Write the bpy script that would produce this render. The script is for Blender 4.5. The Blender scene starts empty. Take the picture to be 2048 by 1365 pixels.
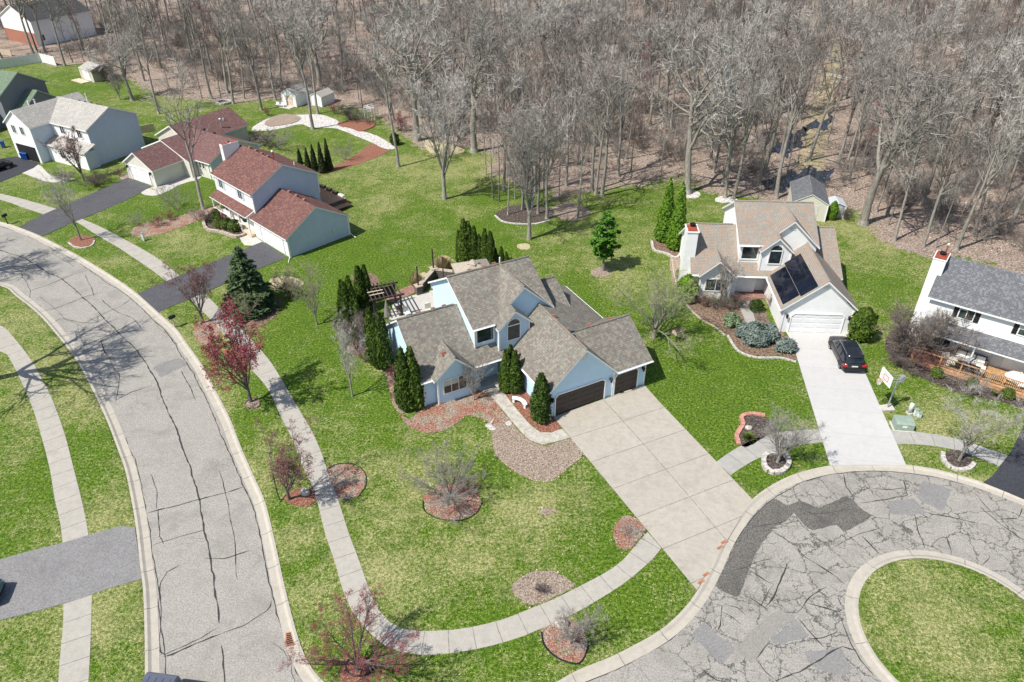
import bpy, math, random
import numpy as np
from mathutils import Vector, Matrix
PI = math.pi
S = bpy.context.scene
COL = S.collection
# ------------------------------------------------------------------ camera
CAMZ = 38.5
PITCH = math.radians(34.54); ROLL = math.radians(-0.2346); FPX = 1466.8
_ct, _st = math.cos(PITCH), math.sin(PITCH); _cr, _sr = math.cos(ROLL), math.sin(ROLL)
_R = np.array([[_cr, -_sr, 0], [_sr, _cr, 0], [0, 0, 1.]]) @ np.array([[1, 0, 0], [0, -_st, -_ct], [0, _ct, -_st]])
cam = bpy.data.cameras.new('camera'); camo = bpy.data.objects.new('camera', cam); COL.objects.link(camo)
cam.sensor_width = 36; cam.lens = 36 * FPX / 2048; cam.clip_end = 3000; cam.clip_start = 0.5
_M = _R.T @ np.diag([1, -1, -1])
M4 = Matrix([list(map(float, r)) + [0] for r in _M] + [[0, 0, 0, 1]])
M4.translation = (0, 0, CAMZ)
camo.matrix_world = M4
S.camera = camo
# ------------------------------------------------------------------ world, sun, exposure
SUN_EL = math.radians(54.5); SHAZ = math.radians(33)
w = bpy.data.worlds.new('World'); S.world = w; w.use_nodes = True
nt = w.node_tree; bg = nt.nodes['Background']
sky = nt.nodes.new('ShaderNodeTexSky'); sky.sky_type = 'NISHITA'; sky.sun_disc = False
sky.sun_elevation = SUN_EL
sd = Vector((-math.cos(SHAZ) * math.cos(SUN_EL), -math.sin(SHAZ) * math.cos(SUN_EL), math.sin(SUN_EL)))
sky.sun_rotation = math.atan2(sd.x, sd.y)
nt.links.new(sky.outputs[0], bg.inputs[0]); bg.inputs[1].default_value = 0.11
sl = bpy.data.lights.new('sun', 'SUN'); sl.energy = 4.9; sl.angle = math.radians(0.5); sl.color = (1, .955, .89)
so = bpy.data.objects.new('sun', sl); COL.objects.link(so)
so.rotation_euler = (-sd).to_track_quat('-Z', 'Y').to_euler(); so.location = (-40, -20, 90)
S.view_settings.view_transform = 'Standard'; S.view_settings.look = 'None'
S.view_settings.exposure = 0.33; S.view_settings.gamma = 1
S.render.resolution_x = 1024; S.render.resolution_y = 682
S.render.engine = 'CYCLES'; S.cycles.max_bounces = 4; S.cycles.diffuse_bounces = 2; S.cycles.glossy_bounces = 2
S.cycles.transparent_max_bounces = 4


def G(x, y, z=0.0):
    """point of the place seen at photo pixel (x, y) at height z (used only to survey positions)"""
    d = _R.T @ np.array([(x - 1024) / FPX, (y - 682.5) / FPX, 1])
    t = (z - CAMZ) / d[2]
    return (float(d[0] * t), float(d[1] * t))


def GP(pts, z=0.0): return [G(x, y, z) for x, y in pts]


def rng(s): return np.random.default_rng(s)


# ------------------------------------------------------------------ materials
def lin(c):
    if isinstance(c, str):
        c = [int(c[i:i + 2], 16) / 255 for i in (0, 2, 4)]
        c = [x / 12.92 if x <= .04045 else ((x + .055) / 1.055) ** 2.4 for x in c]
    return (*c, 1)


class NT:
    def __init__(s, name, rough=.8):
        s.m = bpy.data.materials.new(name); s.m.use_nodes = True; s.t = s.m.node_tree
        s.b = s.t.nodes['Principled BSDF']; s.b.inputs['Roughness'].default_value = rough
        s.b.inputs['Specular IOR Level'].default_value = .25

    def n(s, ty, **k):
        x = s.t.nodes.new(ty)
        for a, v in k.items(): setattr(x, a, v)
        return x

    def set(s, i, v):
        if hasattr(v, 'is_output') or isinstance(v, bpy.types.NodeSocket): s.t.links.new(v, i)
        else: i.default_value = v

    def coord(s, which='Object'): return s.n('ShaderNodeTexCoord').outputs[which]

    def geo(s, which='Position'): return s.n('ShaderNodeNewGeometry').outputs[which]

    def noise(s, vec, scale, detail=3, rough=.6, out='Fac', dist=0):
        x = s.n('ShaderNodeTexNoise'); s.set(x.inputs['Vector'], vec); x.inputs['Scale'].default_value = scale
        x.inputs['Detail'].default_value = detail; x.inputs['Roughness'].default_value = rough; x.inputs['Distortion'].default_value = dist
        return x.outputs[out]

    def ramp(s, f, stops, interp='LINEAR'):
        x = s.n('ShaderNodeValToRGB'); s.set(x.inputs[0], f); r = x.color_ramp; r.interpolation = interp
        while len(r.elements) < len(stops): r.elements.new(.5)
        for e, (p, c) in zip(r.elements, stops):
            e.position = p; e.color = lin(c) if isinstance(c, str) or len(c) == 3 else c
        return x.outputs[0]

    def mix(s, f, a, b, mode='MIX'):
        x = s.n('ShaderNodeMix', data_type='RGBA', blend_type=mode)
        s.set(x.inputs[0], f)
        for i, v in ((6, a), (7, b)):
            if isinstance(v, (str, tuple, list)): v = lin(v) if isinstance(v, str) or len(v) == 3 else v
            s.set(x.inputs[i], v)
        return x.outputs[2]

    def math(s, op, a, b=0, c=0, clamp=False):
        x = s.n('ShaderNodeMath', operation=op, use_clamp=clamp)
        s.set(x.inputs[0], a); s.set(x.inputs[1], b); s.set(x.inputs[2], c)
        return x.outputs[0]

    def mapr(s, v, a, b, c=0, d=1):
        x = s.n('ShaderNodeMapRange'); s.set(x.inputs[0], v)
        for i, q in enumerate((a, b, c, d)): x.inputs[i + 1].default_value = q
        return x.outputs[0]

    def sep(s, v):
        x = s.n('ShaderNodeSeparateXYZ'); s.set(x.inputs[0], v); return x.outputs

    def attr(s, name): return s.n('ShaderNodeAttribute', attribute_name=name).outputs['Fac']

    def voro(s, vec, scale, feature='F1', out='Distance', rnd=1):
        x = s.n('ShaderNodeTexVoronoi', feature=feature); s.set(x.inputs['Vector'], vec); x.inputs['Scale'].default_value = scale
        x.inputs['Randomness'].default_value = rnd
        return x.outputs[out]

    def base(s, c):
        if isinstance(c, (str, tuple)): c = lin(c) if isinstance(c, str) or len(c) == 3 else c
        s.set(s.b.inputs['Base Color'], c); return s

    def bump(s, h, strength=.3, dist=.05):
        x = s.n('ShaderNodeBump'); s.set(x.inputs['Height'], h); x.inputs['Strength'].default_value = strength
        x.inputs['Distance'].default_value = dist; s.t.links.new(x.outputs[0], s.b.inputs['Normal']); return s


MATS = {}


def plain(name, c, rough=.6, var=.12, scale=3., metal=0, spec=.3):
    if name in MATS: return MATS[name]
    t = NT(name, rough); c4 = lin(c) if isinstance(c, str) or len(c) == 3 else c
    n = t.noise(t.coord(), scale, 4)
    lo = tuple(max(0, x * (1 - var * 1.6)) for x in c4[:3]); hi = tuple(min(1, x * (1 + var)) for x in c4[:3])
    t.base(t.ramp(n, [(.3, lo), (.7, hi)]))
    t.b.inputs['Metallic'].default_value = metal; t.b.inputs['Specular IOR Level'].default_value = spec
    MATS[name] = t.m; return t.m


def mat_ground():
    t = NT('ground_mat', .95); P = t.geo()
    n1 = t.noise(P, .22, 5, .7); n2 = t.noise(P, 1.3, 4, .7); n3 = t.noise(P, 5, 3, .8); n4 = t.noise(P, 17, 2, .8)
    fine = t.mapr(t.mix(.5, n3, n4), .37, .63, .16, .84)
    green = t.ramp(fine, [(.3, (.016, .040, .002)), (.46, (.058, .120, .004)), (.62, (.12, .20, .010)), (.80, (.28, .33, .08))])
    straw = t.ramp(fine, [(.22, (.075, .095, .02)), (.5, (.22, .235, .07)), (.8, (.52, .48, .26))])
    d = t.math('ADD', t.math('MULTIPLY', t.mapr(n1, .3, .7), .85), t.math('MULTIPLY', t.mapr(n2, .3, .7), .68))
    d = t.math('ADD', d, t.math('MULTIPLY', t.math('SUBTRACT', fine, .5), .55))
    d = t.math('ADD', d, t.attr('dry'))
    grass = t.mix(t.mapr(d, .60, 1.30), green, straw)
    grass = t.mix(t.mapr(d, 1.5, 2.0), grass, t.ramp(fine, [(.2, (.16, .12, .07)), (.5, (.36, .29, .18)), (.8, (.62, .54, .38))]))
    grass = t.mix(t.mapr(t.noise(P, .55, 4, .7), .5, .68, 0, .36), grass, (.024, .070, .004))
    spk = t.noise(P, 16, 1, .5)
    grass = t.mix(t.mapr(spk, .73, .77), grass, (.5, .52, .33))
    # leaf litter of the woods
    l1 = t.noise(P, .35, 4, .6); l2 = t.noise(P, 4, 4, .8); l3 = t.noise(P, 12, 2, .8)
    lit = t.ramp(t.mapr(t.mix(.5, l2, l3), .36, .64, .22, .78), [(.3, (.045, .034, .026)), (.45, (.18, .135, .105)), (.56, (.38, .295, .235)), (.7, (.66, .54, .45))])
    lit = t.mix(t.mapr(l1, .48, .7), lit, t.mix(.5, lit, (.10, .08, .06)))
    wd = t.math('ADD', t.attr('wood'), t.math('MULTIPLY', t.math('SUBTRACT', n2, .5), 1.4))
    col = t.mix(t.mapr(wd, .42, .58), grass, lit)
    t.base(col); t.bump(fine, .6, .06); return t.m


def mat_litter(name, a, b, c, d, sc=5.):
    """mulch / leaf / stone beds: four tones from dark to light"""
    if name in MATS: return MATS[name]
    t = NT(name, .95); P = t.geo()
    f = t.mapr(t.mix(.5, t.noise(P, sc, 4, .8), t.noise(P, sc * 3.1, 2, .8)), .37, .63, .25, .75)
    t.base(t.ramp(f, [(.32, a), (.45, b), (.55, c), (.68, d)])); t.bump(f, .8, .08)
    MATS[name] = t.m; return t.m


def mat_mixbed():
    """faded red mulch with grey leaf litter showing through"""
    t = NT('faded_mulch', .95); P = t.geo()
    f = t.mapr(t.mix(.5, t.noise(P, 9, 4, .8), t.noise(P, 21, 2, .8)), .38, .62, .25, .75)
    red = t.ramp(f, [(.3, (.09, .035, .022)), (.48, (.30, .125, .08)), (.6, (.48, .24, .17)), (.7, (.62, .45, .36))])
    pale = t.ramp(f, [(.3, (.10, .075, .05)), (.47, (.28, .22, .165)), (.58, (.44, .35, .28)), (.7, (.6, .5, .42))])
    g = t.ramp(f, [(.35, (.05, .10, .02)), (.6, (.2, .25, .07))])
    c = t.mix(t.mapr(t.noise(P, .9, 3, .6), .42, .58), red, pale)
    c = t.mix(t.mapr(t.noise(P, 1.7, 4, .6), .6, .68), c, g)
    t.base(c); t.bump(f, .8, .08); return t.m


def mat_concrete(name, c, joint=1.5, width=.03, var=.12, stain=.2, jcol=(.16, .15, .13), cross=None, rows=0):
    t = NT(name, .9); P = t.geo(); uv = t.coord('UV')
    c = lin(c)[:3] if isinstance(c, str) else c
    f = t.mapr(t.mix(.5, t.noise(P, 2.2, 5, .7), t.noise(P, 16, 3, .8)), .35, .65, .34, .66)
    col = t.ramp(f, [(.3, tuple(x * (1 - var * 2) for x in c)), (.55, c), (.75, tuple(min(1, x * (1 + var)) for x in c))])
    st = t.mapr(t.noise(P, .7, 5, .7), .5, .75, 0, stain)
    col = t.mix(st, col, tuple(x * .55 for x in c))
    u, v, _ = t.sep(uv)
    if joint:
        q = t.math('DIVIDE', u, joint); fr = t.math('ABSOLUTE', t.math('SUBTRACT', t.math('FRACT', q), .5))
        j = t.math('GREATER_THAN', fr, .5 - width / joint)
        # slab to slab tone
        wn = t.n('ShaderNodeTexWhiteNoise', noise_dimensions='1D'); t.set(wn.inputs['W'], t.math('FLOOR', t.math('ADD', q, .0)))
        col = t.mix(t.math('MULTIPLY', wn.outputs[0], .10), col, tuple(x * .6 for x in c))
        if cross:
            for cv in cross:
                k = t.math('LESS_THAN', t.math('ABSOLUTE', t.math('SUBTRACT', v, cv)), width * 1.1)
                j = t.math('MAXIMUM', j, k)
        col = t.mix(t.math('MULTIPLY', j, t.mapr(t.noise(P, 3, 2), .3, .55, .35, 1)), col, jcol)
    t.base(col); t.bump(f, .25, .02); return t.m


def mat_asphalt(name, c, agg=.25, crack=0, dirt=.3):
    t = NT(name, .92); P = t.geo(); c = lin(c)[:3] if isinstance(c, str) else c
    f = t.mapr(t.mix(.5, t.noise(P, 14, 4, .85), t.noise(P, 2.5, 5, .7)), .38, .62, .32, .68); f = t.mix(.6, f, t.mapr(t.noise(P, 11, 3, .9), .35, .65))
    col = t.ramp(f, [(.3, tuple(x * (1 - agg) for x in c)), (.5, c), (.7, tuple(min(1, x * (1 + agg)) for x in c))])
    big = t.mapr(t.noise(P, .45, 5, .6, dist=.6), .48, .72, 0, dirt)
    col = t.mix(big, col, tuple(x * .5 for x in c))
    if crack:
        W = t.n('ShaderNodeVectorMath', operation='ADD'); t.set(W.inputs[0], P)
        nz = t.noise(P, 1.3, 4, .7, out='Color'); sc = t.n('ShaderNodeVectorMath', operation='SCALE'); t.set(sc.inputs[0], nz); sc.inputs['Scale'].default_value = 1.1
        t.set(W.inputs[1], sc.outputs[0])
        e1 = t.voro(W.outputs[0], .42, 'DISTANCE_TO_EDGE'); e2 = t.voro(W.outputs[0], 1.25, 'DISTANCE_TO_EDGE')
        x, y, _ = t.sep(P)
        area = t.math('MAXIMUM', t.mapr(x, 4, 11), t.mapr(t.noise(P, .2, 2), .52, .66, 0, .35))
        a = t.math('MULTIPLY', t.mapr(e1, .006, .02, .9, 0), area)
        b = t.math('MULTIPLY', t.math('MULTIPLY', t.mapr(e2, .012, .04, .8, 0), t.mapr(t.noise(P, .35, 3), .42, .54)), area)
        col = t.mix(t.math('MAXIMUM', a, b), col, tuple(x * .22 for x in c))
        col = t.mix(t.math('MULTIPLY', area, t.mapr(t.noise(P, .25, 5, .7), .5, .75, 0, .45)), col, tuple(x * .5 for x in c))
    t.base(col); t.bump(f, .3, .02); return t.m


def mat_shingle(name, c1, c2, c3, c4=None, row=.17, w=.42, mort=.25, kk=.55):
    t = NT(name, .95); uv = t.coord('UV')
    b = t.n('ShaderNodeTexBrick', offset=.5); t.set(b.inputs['Vector'], uv); b.inputs['Scale'].default_value = 1
    b.inputs['Brick Width'].default_value = w; b.inputs['Row Height'].default_value = row
    b.inputs['Mortar Size'].default_value = .022; b.inputs['Mortar Smooth'].default_value = .6; b.inputs['Bias'].default_value = 0
    b.inputs['Color1'].default_value = lin(c1); b.inputs['Color2'].default_value = lin(c2)
    b.inputs['Mortar'].default_value = tuple(x * (1 - mort) * .6 for x in lin(c1)[:3]) + (1,)
    u, v, _ = t.sep(uv)
    cell = t.n('ShaderNodeCombineXYZ'); rowi = t.math('FLOOR', t.math('DIVIDE', v, row))
    t.set(cell.inputs[0], t.math('FLOOR', t.math('ADD', t.math('DIVIDE', u, w * .5), t.math('MULTIPLY', rowi, .37)))); t.set(cell.inputs[1], rowi)
    wn = t.n('ShaderNodeTexWhiteNoise', noise_dimensions='2D'); t.set(wn.inputs['Vector'], cell.outputs[0])
    k = t.mapr(wn.outputs['Value'], .7, .8)
    col = t.mix(t.math('MULTIPLY', k, kk), b.outputs[0], c3)
    if c4: col = t.mix(t.mapr(wn.outputs['Value'], .2, .12, 0, .85), col, c4)
    big = t.noise(uv, .35, 4, .6)
    col = t.mix(t.mapr(big, .4, .7, 0, .22), col, tuple(x * .55 for x in lin(c1)[:3]))
    t.base(col); t.bump(b.outputs[1], -.3, .02); return t.m


def mat_siding(name, c, line=.18, depth=.42, var=.03, rough=.55):
    if name in MATS: return MATS[name]
    t = NT(name, rough); c = lin(c)[:3] if isinstance(c, str) else c
    u, v, _ = t.sep(t.coord('UV'))
    f = t.math('FRACT', t.math('DIVIDE', v, line))
    n = t.noise(t.coord(), 1.1, 4)
    col = t.ramp(n, [(.3, tuple(x * (1 - var * 2) for x in c)), (.7, tuple(min(1, x * (1 + var)) for x in c))])
    col = t.mix(t.mapr(f, .0, .16, depth, 0), col, tuple(x * .45 for x in c))
    t.base(col); t.bump(f, .5, .02); MATS[name] = t.m; return t.m


def mat_glass():
    t = NT('window_glass', .04); t.base(t.ramp(t.noise(t.coord(), 1.3, 3), [(.35, (.012, .018, .02)), (.6, (.035, .05, .055)), (.75, (.11, .13, .13))]))
    t.b.inputs['Specular IOR Level'].default_value = .8; return t.m


def mat_bark(name, a, b, sc=6):
    t = NT(name, .95); P = t.coord(); x = t.n('ShaderNodeMapping'); t.set(x.inputs[0], P); x.inputs['Scale'].default_value = (1, 1, .22)
    f = t.noise(x.outputs[0], sc, 4, .75); oi = t.n('ShaderNodeObjectInfo').outputs['Random']
    c = t.ramp(f, [(.3, a), (.7, b)]); c = t.mix(t.mapr(oi, 0, 1, 0, .38), c, tuple(q * .55 for q in a)); t.base(c); t.bump(f, .6, .04); return t.m


def mat_leaf(name, stops, sc=2.5, rough=.7):
    t = NT(name, rough); P = t.coord(); f = t.mix(.5, t.noise(P, sc, 2), t.noise(P, sc * 6, 2, .8)); oi = t.n('ShaderNodeObjectInfo').outputs['Random']
    f = t.math('ADD', f, t.mapr(oi, 0, 1, -.05, .05)); t.base(t.ramp(f, stops)); return t.m


M = {}
M['ground'] = mat_ground()
M['road'] = mat_asphalt('road_asphalt', (.305, .288, .255), .25, 1, .42)
M['patch_dark'] = mat_asphalt('dark_patch', (.125, .118, .105), .5, 0, .7)
M['patch_mid'] = mat_asphalt('mid_patch', (.22, .215, .205), .2, 0, .25)
M['patch_light'] = mat_asphalt('light_patch', (.25, .235, .21), .2, 0, .2)
M['drive_black'] = mat_asphalt('black_driveway', (.085, .085, .092), .3, 0, .3)
M['drive_dark'] = mat_asphalt('sealed_driveway', (.045, .048, .056), .3, 0, .3)
M['drive_grey'] = mat_asphalt('grey_driveway', (.215, .21, .205), .25, 0, .3)
M['crack'] = plain('crack_fill', (.045, .044, .042), .9)
M['walk'] = mat_concrete('sidewalk_concrete', (.40, .375, .325), 1.5, .022, stain=.3)
M['walk_grey'] = mat_concrete('sidewalk_grey', (.37, .36, .325), 1.5, .022, stain=.4)
M['kerb'] = mat_concrete('kerb_concrete', (.44, .405, .34), 3.0, .025, stain=.3)
M['drive_main'] = mat_concrete('driveway_concrete', (.41, .375, .315), 3.0, .025, .12, .45, cross=(4.75,))
M['drive_white'] = mat_concrete('white_driveway', (.49, .48, .46), 2.9, .03, .05, .2, jcol=(.4, .4, .38))
M['aggregate'] = mat_concrete('aggregate_walk', (.47, .44, .38), 0, var=.3)
M['concrete'] = mat_concrete('plain_concrete', (.5, .48, .43), 0)
M['mulch_red'] = mat_litter('red_mulch', (.08, .026, .015), (.22, .08, .05), (.33, .145, .095), (.46, .30, .22), 8.)
M['mulch_dark'] = mat_litter('dark_mulch', (.02, .016, .014), (.055, .045, .038), (.10, .08, .065), (.25, .21, .18))
M['mulch_brown'] = mat_litter('brown_mulch', (.05, .03, .02), (.14, .09, .06), (.24, .16, .11), (.42, .32, .25))
M['leaf_pale'] = mat_litter('pale_leaf_litter', (.09, .07, .045), (.25, .19, .14), (.40, .31, .24), (.62, .53, .45), 8.)
M['stone_pale'] = mat_litter('river_stone', (.22, .2, .18), (.45, .42, .39), (.64, .61, .57), (.82, .8, .77), 3)
M['mulch_mix'] = mat_mixbed()
M['dirt_dry'] = mat_litter('dry_grass_patch', (.2, .17, .08), (.42, .36, .2), (.58, .5, .31), (.7, .62, .42), 7)
M['sh_grey'] = mat_shingle('shingle_greybrown', (.225, .20, .17), (.165, .148, .13), (.30, .27, .215), (.19, .203, .165), row=.18, w=.4)
M['sh_tan'] = mat_shingle('shingle_tan', (.30, .265, .225), (.27, .25, .215), (.37, .215, .14), (.255, .28, .25), row=.17, w=.32, kk=.7)
M['sh_red'] = mat_shingle('shingle_red', (.175, .085, .076), (.13, .066, .062), (.27, .145, .10), None, row=.15, w=.36, kk=.55)
M['sh_red2'] = mat_shingle('shingle_red_dull', (.18, .098, .09), (.14, .08, .075), (.23, .135, .12), None, row=.18, w=.4)
M['sh_lt'] = mat_shingle('shingle_lightgrey', (.41, .39, .35), (.36, .34, .305), (.47, .45, .41), None, row=.18, w=.5)
M['sh_dk'] = mat_shingle('shingle_slate', (.15, .155, .165), (.115, .12, .13), (.27, .27, .28), None, row=.17, w=.32, kk=.38)
M['sh_green'] = mat_shingle('shingle_green', (.165, .225, .15), (.13, .18, .125), (.21, .27, .19), None)
M['sh_black'] = mat_shingle('shingle_black', (.07, .07, .072), (.05, .05, .052), (.1, .1, .1), None)
M['si_blue'] = mat_siding('siding_blue', (.57, .77, .92))
M['si_white'] = mat_siding('siding_white', (.86, .86, .84), depth=.26)
M['si_grey'] = mat_siding('siding_greyblue', (.55, .62, .72))
M['si_dkgrey'] = mat_siding('siding_darkgrey', (.22, .225, .25))
M['si_cream'] = mat_siding('siding_cream', (.66, .64, .55))
M['si_tan'] = mat_siding('siding_tan', (.58, .52, .42), .25)
M['trim'] = plain('white_trim', (.82, .82, .80), .5, .03)
M['trim_grey'] = plain('grey_trim', (.45, .48, .50), .5, .05)
M['glass'] = mat_glass()
M['blind'] = plain('window_blind', (.55, .55, .5), .7)
M['door_brown'] = mat_siding('garage_door_brown', (.070, .056, .049), .53, .55, .1)
M['door_white'] = mat_siding('garage_door_white', (.80, .80, .79), .53, .2)
M['darkmetal'] = plain('dark_metal', (.03, .03, .032), .4, .2, metal=.6)
M['metal'] = plain('galvanised_metal', (.45, .47, .48), .4, .1, metal=.5)
M['wood_dark'] = plain('dark_wood', (.075, .058, .048), .85, .4, 6)
M['wood_ced'] = plain('cedar_wood', (.50, .28, .15), .7, .3, 6)
M['wood_orange'] = plain('orange_deck', (.44, .27, .13), .7, .3, 6)
M['wood_pale'] = plain('pale_wood', (.60, .48, .36), .8, .2, 6)
M['brick'] = mat_shingle('brick_wall', (.42, .18, .12), (.5, .24, .17), (.36, .15, .1), None, row=.11, w=.3)
M['brick_rust'] = plain('rusty_brick', (.36, .17, .10), .9, .3, 9)
M['brick_step'] = mat_shingle('brick_step', (.36, .19, .15), (.27, .15, .13), (.42, .3, .26), None, row=.1, w=.22)
M['rust'] = plain('chimney_cap', (.33, .075, .04), .6, .3)
M['red_vent'] = plain('roof_vent', (.33, .13, .09), .6, .2)
M['stone'] = plain('stone_block', (.5, .47, .42), .9, .3, 5)
M['stone_red'] = plain('red_edging_block', (.50, .24, .19), .9, .25, 4)
M['rock'] = plain('boulder', (.52, .46, .4), .9, .3, 3)
M['black'] = plain('black_plastic', (.018, .018, .02), .5, .2)
M['cushion'] = plain('cushion', (.72, .70, .65), .9, .08)
M['sheetcloth'] = plain('cover_cloth', (.74, .70, .60), .9, .1, 2)
M['wicker'] = plain('wicker', (.13, .10, .085), .8, .3, 20)
M['canvas'] = plain('tan_canvas', (.36, .315, .25), .9, .06, 2)
M['canvas_grey'] = plain('grey_canvas', (.24, .22, .2), .9, .15, 4)
M['block_wall'] = plain('retaining_block', (.13, .115, .10), .95, .35, 5)
M['cap_stone'] = plain('cap_stone', (.44, .37, .29), .95, .2, 5)
M['blue_bin'] = plain('blue_bin', (.02, .09, .33), .5, .15)
M['red_cloth'] = plain('red_flag', (.72, .10, .12), .8, .1)
M['white_cloth'] = plain('white_flag', (.8, .75, .75), .8, .05)
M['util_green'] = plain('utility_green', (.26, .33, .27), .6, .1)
M['util_white'] = plain('utility_grey', (.62, .66, .64), .6, .05)
M['orange'] = plain('orange_plastic', (.65, .17, .05), .6, .1)
M['solar'] = (lambda t: (t.base(t.mix(t.mapr(t.noise(t.coord(), .5, 3, dist=1.2), .5, .72), (.005, .007, .014), (.028, .028, .042))), t.m)[1])(NT('solar_glass', .12))
M['solar_line'] = plain('solar_frame', (.05, .055, .07), .4)
M['bark'] = mat_bark('bark_grey', (.15, .135, .112), (.46, .43, .375))
M['bark_dark'] = mat_bark('bark_dark', (.10, .085, .075), (.25, .22, .19))
M['twig'] = mat_bark('twig_grey', (.19, .175, .155), (.42, .39, .352))
M['twig_pale'] = mat_bark('twig_pale', (.30, .28, .25), (.60, .57, .52))
M['twig_dark'] = mat_bark('twig_dark', (.10, .08, .068), (.23, .19, .165))
M['twig_green'] = mat_bark('twig_olive', (.25, .25, .13), (.42, .42, .24))
M['bud'] = plain('red_bud', (.34, .07, .09), .7, .3, 20)
M['bud_dull'] = plain('dull_red_bud', (.24, .10, .095), .7, .3, 20)
M['arb'] = mat_leaf('arborvitae_leaf', [(.32, (.008, .02, .003)), (.48, (.04, .078, .008)), (.62, (.10, .155, .014)), (.75, (.17, .23, .03))])
M['arb_core'] = plain('arborvitae_core', (.025, .04, .008), .9, .3)
M['arb_bright'] = mat_leaf('arborvitae_bright', [(.32, (.02, .05, .006)), (.48, (.08, .17, .012)), (.62, (.16, .28, .02)), (.75, (.26, .36, .05))])
M['arb_dark'] = mat_leaf('arborvitae_dark', [(.32, (.006, .012, .004)), (.5, (.022, .035, .010)), (.7, (.07, .085, .02))])
M['spruce'] = mat_leaf('spruce_needle', [(.32, (.010, .026, .008)), (.5, (.045, .085, .03)), (.7, (.13, .18, .075))])
M['pine'] = mat_leaf('pine_needle', [(.32, (.02, .06, .006)), (.5, (.07, .18, .015)), (.7, (.16, .32, .04))])
M['juniper'] = mat_leaf('juniper_needle', [(.3, (.06, .085, .075)), (.5, (.15, .19, .165)), (.7, (.29, .33, .285))])
M['juniper_green'] = mat_leaf('juniper_green', [(.3, (.05, .085, .04)), (.5, (.12, .17, .09)), (.7, (.25, .31, .17))])
M['box'] = mat_leaf('boxwood_leaf', [(.3, (.02, .04, .006)), (.5, (.08, .12, .02)), (.7, (.18, .22, .05))])
M['drygrass'] = plain('dry_ornamental_grass', (.52, .42, .24), .9, .25, 8)
M['water'] = (lambda t: (t.base(t.ramp(t.noise(t.geo(), .5, 3), [(.4, (.01, .014, .03)), (.7, (.03, .03, .03))])), t.m)[1])(NT('dark_water', .03))
M['water'].node_tree.nodes['Principled BSDF'].inputs['Specular IOR Level'].default_value = 1


# ------------------------------------------------------------------ mesh helpers
class Pieces:
    """every tube or box added becomes an object of its own"""
    def __init__(s, name, mat, parent): s.a = (name, mat, parent)

    def tube(s, *k): m = MB(); m.tube(*k); m.build(*s.a)

    def box(s, *k): m = MB(); m.box(*k); m.build(*s.a)


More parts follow.
